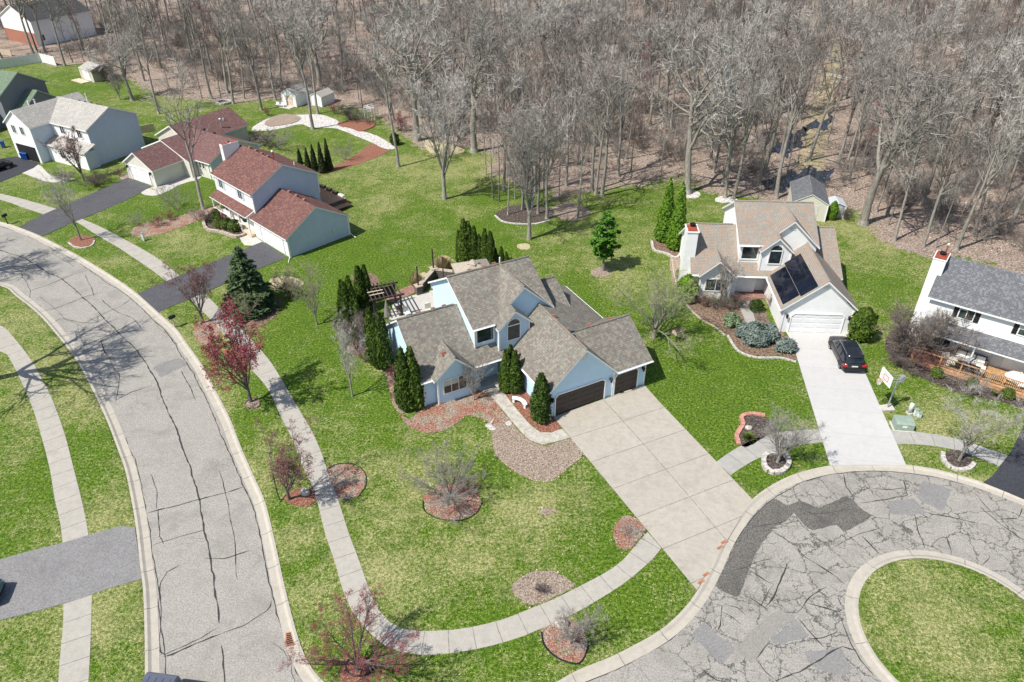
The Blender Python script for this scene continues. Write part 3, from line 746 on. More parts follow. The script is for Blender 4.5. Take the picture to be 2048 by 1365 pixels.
CR = [(.16, z1([(-400, 150), (-100, 340), (0, 390), (160, 440), (290, 530), (390, 575), (500, 680), (610, 770), (720, 900), (830, 990), (910, 1110), (990, 1230), (1040, 1344)]) + z2([(1215, 0), (1275, 190), (1330, 480), (1365, 720), (1400, 980)])),
      (.14, z2([(1415, 1120), (1425, 1200), (1438, 1360), (1440, 1500)])), (.12, z1([(200, 640), (380, 575), (460, 540), (560, 510)])), (.12, z1([(290, 770), (380, 745), (510, 690), (660, 650)])), (.1, z1([(310, 850), (400, 820), (540, 850), (640, 800), (770, 740), (830, 700)])),
      (.13, z1([(500, 1000), (640, 950), (730, 910), (880, 830)])), (.11, z1([(740, 1344), (830, 1290), (970, 1250)])), (.12, z1([(640, 960), (680, 1050), (740, 1110)])), (.1, z1([(600, 680), (560, 600), (545, 540)])), (.1, z1([(650, 700), (720, 760), (850, 820), (900, 880)])),
      (.1, z1([(1160, 1155), (1200, 1230), (1250, 1344)])), (.14, z2([(950, 270), (1100, 235), (1270, 185), (1450, 140), (1560, 105)])), (.1, z2([(980, 475), (1150, 430), (1305, 380)])), (.15, z2([(1050, 1190), (1230, 1110), (1400, 1050)])), (.09, z2([(1400, 1050), (1560, 980), (1730, 880), (1735, 830)])), (.1, z2([(1010, 250), (1020, 420), (1045, 470)])),
      (.1, z2([(1025, 980), (1040, 850), (1030, 720), (1070, 650), (1150, 605)])), (.08, z2([(1030, 1180), (1020, 1050), (1025, 980)])), (.1, z2([(1300, 560), (1450, 560), (1600, 510)])),
      (.15, z5([(640, 1090), (600, 1180), (560, 1290)]) + z6([(560, 240), (520, 290)])), (.14, z5([(690, 1000), (750, 1060), (850, 1120), (920, 1160), (985, 1215)])), (.11, z5([(430, 1140), (490, 1180), (560, 1215)])), (.12, z5([(1085, 925), (1130, 970), (1190, 1035)])), (.13, z5([(1590, 930), (1600, 980), (1620, 1030)])),
      (.12, z5([(975, 560), (990, 630), (1030, 680), (1015, 705)])), (.12, z5([(1330, 590), (1350, 640), (1370, 690), (1210, 710), (1080, 730)])), (.12, z5([(1460, 780), (1600, 810), (1780, 850)])), (.1, z5([(740, 640), (780, 700), (830, 750)])), (.1, z5([(1400, 800), (1420, 900), (1460, 1000)])), (.11, z5([(550, 900), (640, 950), (700, 1000)])),
      (.1, z5([(1100, 590), (1140, 640), (1040, 670)])), (.1, z5([(1140, 640), (1230, 650), (1340, 640)])), (.1, z5([(1780, 700), (1840, 770), (1900, 830), (2010, 820), (2040, 760)])), (.1, z5([(1800, 1100), (1850, 1050)])), (.08, z5([(1790, 750), (1900, 850), (2048, 950)])),
      (.13, z6([(640, 315), (720, 320), (760, 290), (800, 220), (900, 160)])), (.12, z6([(780, 260), (880, 285), (1000, 320)])), (.11, z6([(400, 215), (470, 250), (540, 300)])), (.12, z6([(220, 265), (260, 270), (250, 400), (230, 430)])), (.1, z6([(260, 315), (330, 350), (370, 390)])), (.1, z6([(290, 275), (350, 285), (400, 330)])),
      (.13, z6([(590, 735), (680, 700), (760, 670), (860, 600), (900, 560), (1000, 520), (1080, 550)])), (.1, z6([(120, 650), (210, 725), (290, 745)])), (.1, z6([(480, 620), (520, 680), (590, 735)])), (.1, z6([(470, 600), (540, 500), (560, 480)])), (.1, z6([(780, 480), (880, 470), (960, 440)])), (.1, z6([(720, 350), (800, 450), (880, 530)])),
      (.07, z2([(960, 20), (1010, 130), (1000, 250)])), (.08, z2([(1400, 0), (1440, 150), (1470, 300), (1500, 480), (1520, 700)])), (.07, z1([(60, 480), (140, 520), (200, 640), (190, 690)])), (.07, z1([(330, 400), (420, 460), (470, 490)])), (.07, z1([(1000, 870), (1080, 930), (1150, 1000), (1200, 1090)])), (.06, z1([(250, 680), (330, 740), (420, 830), (540, 880)])), (.07, z1([(700, 1080), (760, 1180), (740, 1344)])),
      (.08, z2([(1400, 1000), (1300, 1060), (1130, 1140), (1040, 1180), (1000, 1100)])), (.07, z2([(1860, 1230), (1870, 1300), (1890, 1360)])), (.06, z2([(1730, 1100), (1800, 1130), (1840, 1200)])), (.07, z5([(700, 760), (800, 800), (900, 790), (1000, 760)])), (.07, z5([(420, 880), (500, 860), (620, 840)])), (.07, z5([(330, 1130), (400, 1120), (470, 1080), (560, 1060)])),
      (.07, z5([(1190, 880), (1110, 905), (1000, 950), (900, 1000)])), (.07, z5([(560, 1215), (500, 1290), (480, 1350)])), (.1, z6([(980, 330), (1010, 420), (1050, 520), (1100, 600), (1200, 720)]))]
for i, (wd_, p) in enumerate(CR): ribbon(mbc, GP(p), wd_ * .55, -.070, 0, i)
struct(mbc.build('road_crack', 'crack'))
# sealed seam along the gutter of the road
mbs = MB(); q = offset(RK[10:], -.79)
ribbon(mbs, [tuple(t) for t in q[:80]], .06, -.071, 0, 70, .5); ribbon(mbs, [tuple(t) for t in q[100:]], .05, -.071, 0, 71, .5); ribbon(mbs, [tuple(t) for t in offset(LK, .79)], .05, -.071, 0, 72, .5)
struct(mbs.build('road_seam', 'crack'))
# brick strips let into the kerb at the driveway
for i, (px, lb) in enumerate([((1402, 1165), 'rusty brick in the kerb lowest of the four at the wide driveway'), ((1412, 1150), 'second rusty brick from the bottom in the kerb'), ((1440, 1096), 'third rusty brick from the bottom in the kerb'), ((1448, 1085), 'highest of the four rusty bricks in the kerb')]):
    o = MB(); o.box(-.26, .26, -.10, .10, .02, .045); tag(o.build('paver_brick', 'brick_rust', None, loc=(*G(*px), 0), rz=math.radians(32)), lb, 'brick')

# ------------------------------------------------------------------ planting beds
bed([(800, 828), (820, 838), (850, 815), (880, 800), (945, 782), (975, 785), (1002, 820), (1008, 840), (985, 850), (960, 836), (930, 832), (905, 852), (870, 866), (838, 862), (812, 846)], 'mulch_mix')
bed([(1003, 826), (1018, 838), (1036, 860), (1071, 889), (1100, 891), (1142, 878), (1166, 910), (1130, 940), (1098, 962), (1068, 960), (1040, 950), (1012, 930), (990, 905), (983, 870), (988, 845)], 'leaf_pale', .02)
bed([(1000, 771), (1022, 803), (1052, 839), (1070, 856), (1086, 866), (1100, 865), (1122, 857), (1108, 838), (1070, 800), (1030, 765)], 'mulch_red', .022)
bed([(690, 700), (720, 708), (742, 712), (768, 738), (782, 790), (790, 818), (806, 828), (815, 800), (800, 720), (775, 680), (745, 655)], 'mulch_mix', .02)
bed([(847, 1003), (860, 982), (890, 970), (925, 970), (952, 985), (962, 1005), (952, 1025), (925, 1038), (890, 1038), (862, 1027)], 'mulch_mix')
bed([(655, 938), (680, 929), (708, 932), (728, 948), (729, 972), (715, 992), (690, 1000), (668, 996)], 'mulch_mix', .015)
bed([(570, 1003), (580, 985), (612, 975), (628, 985), (632, 1004), (605, 1014)], 'mulch_red')
bed([(683, 1340), (700, 1322), (730, 1320), (748, 1335), (740, 1362), (712, 1380), (685, 1366)], 'mulch_red')
bed([(1083, 1262), (1100, 1248), (1135, 1238), (1165, 1262), (1175, 1290), (1165, 1318), (1148, 1327), (1110, 1312), (1088, 1288)], 'mulch_mix', .015)
bed([(1024, 1178), (1042, 1155), (1075, 1143), (1110, 1146), (1150, 1172), (1112, 1192), (1068, 1212), (1040, 1200)], 'leaf_pale', .03)
bed([(1228, 1062), (1236, 1042), (1258, 1031), (1276, 1042), (1293, 1059), (1276, 1080), (1252, 1102), (1230, 1085)], 'mulch_mix', .018)
bed([(488, 808), (505, 797), (520, 803), (518, 815), (500, 818)], 'leaf_pale', .018)
bed([(388, 660), (398, 645), (425, 640), (447, 650), (440, 668), (412, 690), (392, 680)], 'mulch_mix', .018)
bed([(445, 630), (470, 600), (530, 590), (560, 605), (552, 632), (515, 655), (470, 655)], 'mulch_brown', .015)
bed([(540, 560), (570, 553), (606, 562), (600, 574), (570, 580), (545, 578)], 'dirt_dry', .015)
bed([(137, 484), (150, 474), (170, 471), (188, 478), (186, 488), (165, 494), (145, 492)], 'mulch_red', .02)
bed([(263, 462), (285, 448), (330, 440), (370, 430), (400, 420), (440, 409), (452, 414), (420, 430), (380, 448), (330, 466), (290, 474), (268, 472)], 'mulch_mix', .02)
bed([(408, 450), (415, 432), (440, 425), (470, 440), (500, 458), (502, 466), (478, 472), (450, 464), (422, 462)], 'mulch_dark', .08)
bed([(240, 352), (256, 347), (272, 354), (262, 362), (246, 362)], 'leaf_pale', .02)
bed([(1478, 880), (1490, 850), (1483, 836), (1510, 830), (1535, 838), (1552, 856), (1535, 872), (1500, 892), (1484, 893)], 'mulch_dark', .02)
bed([(1528, 918), (1545, 910), (1570, 914), (1576, 932), (1560, 946), (1538, 944), (1527, 932)], 'mulch_dark', .05)
bed([(1884, 912), (1900, 902), (1930, 905), (1945, 925), (1930, 940), (1905, 938), (1888, 926)], 'mulch_dark', .05)
bed([(1771, 690), (1785, 660), (1820, 650), (1850, 690), (1900, 740), (1990, 765), (2060, 790), (2110, 820), (2048, 818), (1990, 800), (1930, 790), (1870, 768), (1820, 745), (1785, 725)], 'mulch_dark', .02)
bed([(1384, 600), (1420, 605), (1470, 612), (1520, 612), (1545, 650), (1592, 690), (1590, 722), (1560, 712), (1510, 712), (1475, 700), (1455, 672), (1430, 650), (1400, 635), (1372, 610)], 'mulch_brown', .018)
bed([(1340, 520), (1352, 500), (1362, 520), (1366, 560), (1374, 600), (1352, 590), (1345, 560)], 'leaf_pale', .016)
bed([(1303, 488), (1318, 478), (1345, 485), (1362, 500), (1352, 514), (1330, 505), (1310, 500)], 'mulch_brown', .03)
bed([(990, 432), (1010, 416), (1045, 410), (1085, 412), (1108, 424), (1100, 440), (1070, 446), (1030, 446), (1005, 442)], 'mulch_dark', .02)
bed([(1100, 424), (1125, 406), (1160, 410), (1180, 425), (1160, 440), (1130, 440)], 'leaf_pale', .014)
bed([(1182, 546), (1195, 535), (1215, 536), (1222, 548), (1205, 555), (1188, 553)], 'leaf_pale', .02)
bed([(1034, 492), (1045, 487), (1060, 490), (1056, 499), (1040, 499)], 'dirt_dry', .012)
bed([(1360, 385), (1380, 380), (1400, 386), (1395, 396), (1370, 396)], 'stone_pale', .03)
bed([(1430, 400), (1445, 392), (1472, 396), (1470, 404), (1440, 406)], 'stone_pale', .03)
# back yard of the red-roofed houses: river stone, mounds, red mulch run
bed([(503, 259), (530, 240), (560, 233), (600, 230), (640, 230), (672, 240), (685, 253), (720, 262), (742, 268), (765, 278), (790, 296), (770, 298), (745, 286), (715, 274), (675, 258), (640, 256), (620, 255), (600, 249), (570, 256), (530, 262)], 'stone_pale', .022)
bed([(530, 247), (548, 234), (575, 229), (600, 236), (590, 246), (560, 252), (538, 254)], 'leaf_pale', .10)
bed([(676, 248), (700, 242), (725, 240), (748, 245), (748, 254), (722, 264), (700, 257), (682, 254)], 'mulch_red', .12)
bed([(668, 334), (690, 323), (715, 308), (738, 290), (760, 292), (782, 298), (760, 312), (730, 324), (700, 334), (660, 346), (640, 350)], 'mulch_red', .02)
bed([(850, 280), (880, 286), (930, 300), (900, 312), (860, 306)], 'dirt_dry', .012)
# patio behind the blue house
bed([(778, 640), (786, 612), (800, 600), (838, 588), (868, 580), (905, 590), (915, 620), (880, 640), (820, 650)], 'concrete', .05, 'patio', smooth=False)
bed([(772, 596), (790, 586), (815, 574), (838, 568), (846, 576), (826, 588), (800, 599), (782, 606)], 'brick_step', .04, 'path')
bed([(880, 548), (925, 535), (990, 545), (980, 565), (900, 580)], 'concrete', .045, 'patio', smooth=False)
bed([(826, 575), (832, 555), (850, 545), (858, 560), (842, 578)], 'dirt_dry', .03)
bed([(700, 556), (735, 545), (760, 560), (742, 580)], 'mulch_brown', .01)
edging(catmull(GP([(847, 1003), (848, 1020), (862, 1032), (890, 1041), (925, 1041), (952, 1028), (965, 1005)]), 4), .035, .06, 'black', 'lawn_edging', 'black plastic edging round the large round mulch bed on the front lawn')
edging(catmull(GP([(655, 938), (680, 928), (710, 930), (731, 948), (731, 974), (715, 996)]), 4), .03, .05, 'black', 'lawn_edging', 'black edging round the half circle mulch bed beside the sidewalk')
edging(catmull(GP([(1083, 1265), (1088, 1290), (1110, 1314), (1148, 1329), (1166, 1320), (1177, 1292)]), 4), .05, .08, 'black', 'lawn_edging', 'black edging on the pointed bed between sidewalk and kerb')
edging(catmull(GP([(697, 1322), (730, 1318), (748, 1330), (735, 1350), (705, 1352), (692, 1338)]), 4, True), .06, .1, 'black', 'lawn_edging', 'dark edging ring round the foot of the lowest red budded tree', closed=True)
edging(catmull(GP([(489, 808), (505, 798), (519, 803), (517, 815), (500, 817)]), 4, True), .05, .1, 'mulch_brown', 'lawn_edging', 'brown edging ring at the foot of the tallest red budded tree', closed=True)
edging(catmull(GP([(545, 948), (560, 1000), (578, 982), (560, 1006)]), 4), .03, .05, 'black', 'lawn_edging', 'loose dark edging strip beside the red mulch by the kerb')
edging(catmull(GP([(1455, 672), (1475, 702), (1510, 716), (1560, 717), (1592, 725)]), 5), .1, .12, 'stone', 'stone_edging', 'curved pale stone edging along the brown bed by the white driveway', block=.45)
edging(catmull(GP([(1344, 520), (1350, 560), (1368, 604), (1400, 638), (1430, 655), (1450, 672)]), 5), .08, .1, 'cap_stone', 'stone_edging', 'stone edging beside the chimney side bed of the tan roofed house', block=.45)
edging(catmull(GP([(1303, 484), (1308, 502), (1330, 508), (1352, 518), (1364, 504)]), 5), .14, .2, 'stone', 'stone_edging', 'pale stone border under the two bright green evergreens', block=.5)
edging(catmull(GP([(1478, 890), (1473, 872), (1486, 850), (1482, 836), (1500, 829), (1530, 832)]), 5), .17, .16, 'stone_red', 'block_edging', 'pinkish red block edging round the small dark bed', block=.32)
edging(catmull(GP([(1528, 915), (1545, 908), (1570, 912), (1577, 930), (1562, 946), (1540, 946), (1528, 934)]), 5, True), .18, .28, 'stone', 'stone_ring', 'round stone ring planter wall between sidewalk and kerb', closed=True, block=.36)
edging(catmull(GP([(1885, 906), (1886, 922), (1900, 936), (1920, 942), (1940, 938), (1947, 928)]), 5), .16, .2, 'stone', 'stone_edging', 'half ring of rough stones at the tree by the black driveway', block=.4)
edging(catmull(GP([(990, 432), (1005, 444), (1035, 449), (1070, 449), (1100, 442)]), 5), .12, .12, 'stone', 'stone_edging', 'stone border round the dark bed at the edge of the woods', block=.5)
edging(catmull(GP([(137, 486), (148, 494), (165, 497), (184, 492), (189, 482)]), 5), .1, .1, 'stone', 'stone_edging', 'pale stones round the orange mulch ring by the black driveways', block=.35)
edging(catmull(GP([(415, 430), (408, 448), (416, 462), (440, 466), (465, 474), (477, 476), (500, 466)]), 5), .18, .3, 'cap_stone', 'garden_wall', 'curved low block wall round the dark bed by the porch', block=.4)
edging(catmull(GP([(975, 860), (983, 845), (988, 838)]), 4), .05, .05, 'stone', 'stone_edging', 'short row of flat stones crossing from lawn to the front walk', block=.3)


def rock(px, r, label, name='boulder', mat='rock', seed=1, z=0):
    mb = MB(); mb.ellip((0, 0, r[2] * .5), r, 10, 0, seed, .12); o = mb.build(name, mat, None, True, (*G(*px), z)); tag(o, label, 'boulder'); return o


rock((611, 988), (.36, .32, .34), 'pale round boulder beside the sidewalk in red mulch', mat='stone')
rock((1123, 1251), (.42, .36, .32), 'tan boulder in the pointed bed between sidewalk and kerb')
rock((1497, 858), (.3, .25, .2), 'grey boulder in the red block edged bed', mat='stone')
rock((1018, 848), (.3, .3, .08), 'flat stone at the end of the front garden stepping row', mat='stone', name='stepping_stone')
for i, (px, lb) in enumerate([((985, 858), 'flat grey stepping stone closest to the lawn'), ((978, 852), 'flat grey stepping stone at the corner of the pale leaf bed')]): rock(px, (.32, .26, .06), lb, 'stepping_stone', 'stone', i + 5)

# ------------------------------------------------------------------ building parts
def frame_rect(mb, f, a0, a1, z0, z1, w, d, m=0):
    """rectangular frame of bars; f(a,dep,z) -> point, dep outwards"""
    def bar(aa, ab, za, zb):
        c = [f(x, y, z) for z in (za, zb) for y in (-.03, d) for x in (aa, ab)]
        q = [(0, 1, 3, 2), (4, 6, 7, 5), (0, 4, 5, 1), (2, 3, 7, 6), (0, 2, 6, 4), (1, 5, 7, 3)]
        b = len(mb.v); mb.v += [tuple(x) for x in c]; mb.f += [tuple(b + i for i in r) for r in q]; mb.m += [m] * 6
    bar(a0 - w, a0, z0 - w, z1 + w); bar(a1, a1 + w, z0 - w, z1 + w); bar(a0, a1, z0 - w, z0); bar(a0, a1, z1, z1 + w); return bar


def facade(o, axis, pos, sgn):
    """mapping for a wall: axis 'u' = wall runs along u at v=pos; sgn = outward sign"""
    return (lambda a, d, z: (a, pos + sgn * d, z)) if axis == 'u' else (lambda a, d, z: (pos + sgn * d, a, z))


def window(parent, axis, pos, sgn, a0, a1, z0, z1, panes=2, shutters=None, blind=0, fr='trim', w=.07):
    f = facade(None, axis, pos, sgn); mb = MB(); bar = frame_rect(mb, f, a0, a1, z0, z1, w, .07)
    for i in range(1, panes):
        x = a0 + (a1 - a0) * i / panes; bar(x - .025, x + .025, z0, z1)
    fo = mb.build('window', fr, parent)
    g = MB(); g.face([f(a0, .025, z0), f(a1, .025, z0), f(a1, .025, z1), f(a0, .025, z1)]); g.build('pane', 'glass', fo)
    if blind:
        b = MB(); b.face([f(a0, .034, z1 - (z1 - z0) * blind), f(a1 - (a1 - a0) / panes, .034, z1 - (z1 - z0) * blind), f(a1 - (a1 - a0) / panes, .034, z1), f(a0, .034, z1)]); b.build('blind', 'blind', fo)
    if shutters:
        for s_ in (0, 1):
            q = MB(); aa, ab = (a0 - w - .40, a0 - w - .03) if s_ == 0 else (a1 + w + .03, a1 + w + .40)
            frame_rect(q, f, aa + .04, ab - .04, z0 - .03, z1 + .03, .04, .05); q.face([f(aa, .03, z0), f(ab, .03, z0), f(ab, .03, z1), f(aa, .03, z1)])
            q.build('shutter', shutters, fo)
    return fo


def garage_door(parent, axis, pos, sgn, a0, a1, z1, mat, chamf=.3, name='garage_door'):
    f = facade(None, axis, pos, sgn); mb = MB(); d = .02
    pts = [(a0, .0), (a1, .0), (a1, z1 - chamf), (a1 - chamf, z1), (a0 + chamf, z1), (a0, z1 - chamf)]
    mb.face([f(a, d, z) for a, z in pts])
    n = max(2, round((a1 - a0) / 1.22)); rows = 4     # raised panels
    for i in range(n):
        for r in range(rows):
            x0 = a0 + (a1 - a0) * (i + .12) / n; x1 = a0 + (a1 - a0) * (i + .88) / n; y0 = z1 * (r + .16) / rows; y1 = z1 * (r + .84) / rows
            if r == rows - 1 and i in (0, n - 1): y1 = min(y1, z1 - chamf * .7)
            mb.face([f(x0, d + .018, y0), f(x1, d + .018, y0), f(x1, d + .018, y1), f(x0, d + .018, y1)])
            mb.face([f(x0, d, y1), f(x0, d + .018, y1), f(x1, d + .018, y1), f(x1, d, y1)]); mb.face([f(x0, d + .018, y0), f(x0, d, y0), f(x1, d, y0), f(x1, d + .018, y0)])
    o = mb.build(name, mat, parent)
    t = MB()

    def bar(p, q, wd_=.10):
        (x0, y0), (x1, y1) = p, q; L = math.hypot(x1 - x0, y1 - y0); nx, ny = -(y1 - y0) / L * wd_, (x1 - x0) / L * wd_
        A = [(x0, y0), (x1, y1), (x1 + nx, y1 + ny), (x0 + nx, y0 + ny)]; b = len(t.v)
        t.v += [tuple(f(a, .0, z)) for a, z in A] + [tuple(f(a, .09, z)) for a, z in A]; t.f += [tuple(b + i for i in r) for r in [(0, 1, 2, 3), (7, 6, 5, 4), (0, 4, 5, 1), (1, 5, 6, 2), (2, 6, 7, 3), (3, 7, 4, 0)]]; t.m += [0] * 6
    for i in range(1, len(pts)): bar(pts[i], pts[(i + 1) % len(pts)])
    t.build('door_frame', 'trim', o); return o


def lantern(parent, p, d):
    mb = MB(); x, y, z = p; dx, dy = d
    mb.box(x - .05, x + .05, y - .05, y + .05, z - .1, z + .12); mb.tube([(x, y, z + .1), (x + dx * .18, y + dy * .18, z + .22)], .018, 5)
    mb.lathe([(.03, -.32), (.09, -.28), (.12, 0), (.14, .02), (.05, .12), (.01, .18)], (x + dx * .2, y + dy * .2, z + .08), 6)
    return mb.build('wall_lantern', 'darkmetal', parent)


def vent(parent, p, mat='red_vent', s=.2):
    mb = MB(); x, y, z = p; mb.ext([(y - s, z - .12), (y + s, z - .12), (y + s, z + .12), (y - s * .3, z + .16)], 'u', x - s, x + s)
    return mb.build('roof_vent', mat, parent)


def pipe(parent, p, h, r=.07, mat='trim', name='vent_pipe', cap=None):
    mb = MB(); mb.tube([p, (p[0], p[1], p[2] + h)], r, 8); o = mb.build(name, mat, parent)
    if cap: c = MB(); c.lathe([(r * 1.7, 0), (r * 1.7, .12), (r * .3, .2)], (p[0], p[1], p[2] + h), 8); c.build('cap', cap, o)
    return o


def corner(parent, pts, name='corner_board', mat='trim', s=.07):
    for (x, y, z0, z1) in pts: mb = MB(); mb.box(x - s, x + s, y - s, y + s, z0, z1); mb.build(name, mat, parent)


def plan_house(name, label, px, az, P):
    """two storey house with left wing, bay gable, arched dormer, big cross gable and garage gable; local u along the front, v to the back"""
    h = thing(name, label, 'house', G(*px), math.radians(az))
    si, rf = P['si'], P['rf']; RM = [rf, 'trim']
    gw = P['gw']; gr = P['gridge']; gz = P['gz']; gl, gR = -.4, P['gR']
    W = MB()
    lw = P['lw']; lr = lw - .32
    W.ext([(6.05, -.1), (15.0, -.1), (15.0, 2.75), (10.4, 5.85), (6.05, 2.75)], 'u', lw, -3.15)            # left wing
    W.ext([(7.0, -.1), (15.9, -.1), (15.9, 5.4), (11.65, 7.85), (7.0, 5.62)], 'u', -3.1, -1.0); W.ext([(7.45, -.1), (15.9, -.1), (15.9, 5.4), (11.65, 7.85), (7.45, 5.4)], 'u', -1.0, 4.3)               # two storey block
    W.ext([(-1.2, 0), (4.28, 0), (4.28, 5.3), (1.6, 7.84), (-1.2, 5.25)], 'v', 7.40, 11)                   # cross gable
    W.ext([(-1.2, 2.6), (1.6, 2.6), (1.6, 5.27), (.19, 6.58), (-1.2, 5.27)], 'v', 6.3, 7.6)               # dormer
    b0, b1 = P['bay']
    W.ext([(b0, -.1), (b1, -.1), (b1, 2.72), ((b0 + b1) / 2, 4.28), (b0, 2.72)], 'v', 5.65, 7)
    W.ext([(0, -.1), (gw, -.1), (gw, 2.62), (gr, gz - .15), (0, 2.75)], 'v', 0, 7.5)
    if P['kind'] == 'blue':
        W.ext([(.003, -.1), (6.8, -.1), (6.8, 2.62), (3.4, 4.85), (.003, 2.62)], 'u', gw - .02, 9.26)
        W.ext([(3.1, -.1), (9.3, -.1), (9.3, 2.62), (3.1, 5.62)], 'v', 3.5, 13.1)
        W.ext([(8.35, 3.0), (11.1, 5.45), (13.85, 3.0)], 'u', 4.3, 6.7)
    else:
        W.ext([(6.2, -.1), (15.6, -.1), (15.6, 2.75), (11.1, 5.45), (6.2, 2.75)], 'u', 4.3, 6.78)
    wall = W.build('wall', si, h)
    if P.get('leftwall'):   # gable ends of the left side
        pass
    F = MB(); F.box(-3.0, -1.1, 7.40, 7.44, 0, 2.6); F.build('entry_wall', si, h)
    Rm = MB(); s = Rm.slab
    s([(lr, 5.75, 2.65), (-.25, 5.75, 2.65), (1.0, 7.5, 3.91), (-3.08, 7.5, 3.91), (-3.08, 10.4, 6.0), (lr, 10.4, 6.0)])
    s([(lr, 10.4, 6.0), (-3.08, 10.4, 6.0), (-3.08, 15.3, 2.5), (lr, 15.3, 2.5)])
    s([(-3.4, 6.65, 5.62), (-.9, 6.65, 5.62), (1.6, 11.65, 8.0), (-3.4, 11.65, 8.0)])
    s([(-3.4, 11.65, 8.0), (4.5, 11.65, 8.0), (4.5, 16.25, 5.2), (-3.4, 16.25, 5.2)])
    s([(-1.4, 6.0, 5.22), (.19, 6.0, 6.69), (.19, 7.1, 6.69), (1.6, 7.1, 8.003), (1.6, 11.65, 8.003), (-.93, 6.66, 5.65), (-1.4, 6.66, 5.22)])
    s([(1.6, 7.1, 8.0), (4.48, 7.1, 5.25), (1.6, 11.65, 8.0)])
    s([(4.5, 7.08, 5.27), (4.5, 11.65, 8.0), (1.6, 11.65, 8.0)])
    s([(.19, 6.0, 6.692), (1.78, 6.0, 5.22), (1.78, 7.45, 5.22), (.19, 7.45, 6.692)])
    c = (b0 + b1) / 2; e0, e1 = P['baye']
    s([(e0, 5.2, 2.75), (c, 5.2, 4.45), (c, 8.25, 4.45), (e0, 5.9, 2.75)]); s([(c, 5.2, 4.452), (e1, 5.2, 2.752), (e1, 5.9, 2.752), (c, 8.25, 4.452)])
    s([(gl, -.3, 2.55), (gr, -.3, gz), (gr, 7.45, gz), (gl, 7.45, 2.55)])
    if P['kind'] == 'blue':
        s([(gr, -.3, gz + .002), (gR, -.3, 2.6), (3.9, 3.4, 4.99), (gr, 3.4, gz + .002)])
        s([(gR - .05, -.32, 2.58), (9.75, -.32, 2.58), (9.75, 3.4, 5.0), (3.9, 3.4, 5.0)])
        s([(3.9, 3.4, 4.998), (9.75, 3.4, 4.998), (9.75, 7.0, 2.6), (4.2, 7.0, 2.6)])
        s([(gr, 3.3, gz), (3.95, 3.3, 5.39), (4.75, 3.45, 5.0), (9.6, 7.0, 2.65), (9.6, 13.5, 2.65), (6.85, 13.5, 3.98), (6.85, 10.5, 3.98), (gr, 10.5, gz)])
        s([(6.95, 8.25, 3.94), (6.95, 11.1, 5.6), (4.3, 11.1, 5.6), (4.3, 10.3, 5.14)]); s([(4.3, 11.1, 5.598), (6.95, 11.1, 5.598), (6.95, 14.0, 3.9), (4.3, 14, 3.9)])
    else:
        s([(gr, -.3, gz + .002), (gR, -.3, 2.58), (gR, 5.9, 2.58), (4.3, 9.4, 4.65), (4.3, 7.45, gz * .82), (gr, 7.45, gz + .002)])
        s([(7.0, 5.85, 2.6), (7.0, 11.1, 5.6), (4.3, 11.1, 5.6), (4.3, 9.2, 4.52), (6.6, 5.85, 2.6)]); s([(4.3, 11.1, 5.598), (7.0, 11.1, 5.598), (7.0, 16.0, 2.6), (4.3, 16, 2.6)])
    roof = Rm.build('roof', RM, h)
    rc = Pieces('ridge_cap', rf, roof)
    for a, b in (((lr + .02, 10.4, 6.02), (-3.4, 10.4, 6.02)), ((-3.38, 11.65, 8.02), (4.48, 11.65, 8.02)), ((1.6, 7.12, 8.02), (1.6, 11.6, 8.02)), ((gr, -.28, gz + .02), (gr, 7.35, gz + .02)), ((c, 5.22, 4.47), (c, 8.2, 4.47)), ((.19, 6.02, 6.71), (.19, 7.2, 6.71))) + ((((4.2, 3.4, 5.02), (9.73, 3.4, 5.02)), ((4.5, 11.1, 5.62), (6.9, 11.1, 5.62))) if P['kind'] == 'blue' else (((4.5, 11.1, 5.62), (6.95, 11.1, 5.62)),)):
        rc.tube([a, b], .09, 6)
    # soffit returns and gutters
    T = Pieces('gutter', 'trim', h)
    for a, b in (((lr, 5.66, 2.56), (e0 - .02, 5.66, 2.56)), ((e1, 5.66, 2.56), (-.3, 5.66, 2.56)), ((-3.4, 6.58, 5.5), (-1.42, 6.58, 5.5))): T.tube([a, b], .07, 4)
    if P['kind'] == 'blue': T.tube([(gR, -.4, 2.5), (9.76, -.4, 2.5)], .07, 4); T.tube([(9.68, 7.0, 2.55), (9.68, 13.5, 2.55)], .06, 4)
    T.tube([(gl - .03, -.25, 2.45), (gl - .03, 5.7, 2.45)], .06, 4)
    corner(h, [(lw, 6.05, 0, 2.7), (b0, 5.65, 0, 2.7), (b1, 5.65, 0, 2.7), (0, 0, 0, 2.6), (-1.2, 6.3, 3.0, 5.2), (1.6, 6.3, 3.6, 5.2), (-3.1, 7.0, 3.5, 5.5)] + ([(9.26, 0, 0, 2.55), (gw, 0, 0, 2.5)] if P['kind'] == 'blue' else [(gw, 0, 0, 2.6)]))
    # windows
    window(h, 'u', 7.0, -1, -2.9, -1.42, 3.95, 5.22, 1, w=.13)
    f = facade(None, 'u', 6.3, -1); ar = MB(); g = MB(); x0, x1, zb, zm = -.42, .70, 3.85, 5.2; cx = (x0 + x1) / 2; rr = (x1 - x0) / 2
    frame_rect(ar, f, x0, x1, zb, zm, .08, .08); n = 14
    for i in range(n):
        a, b = PI * i / n, PI * (i + 1) / n; q = [(cx + r_ * math.cos(t), zm + .06 + r_ * math.sin(t)) for t, r_ in ((a, rr), (a, rr + .1), (b, rr + .1), (b, rr))]
        ar.face([f(x, .08, z) for x, z in q]); ar.face([f(q[1][0], 0, q[1][1]), f(q[1][0], .08, q[1][1]), f(q[2][0], .08, q[2][1]), f(q[2][0], 0, q[2][1])])
    aw = ar.build('arched_window', 'trim', h)
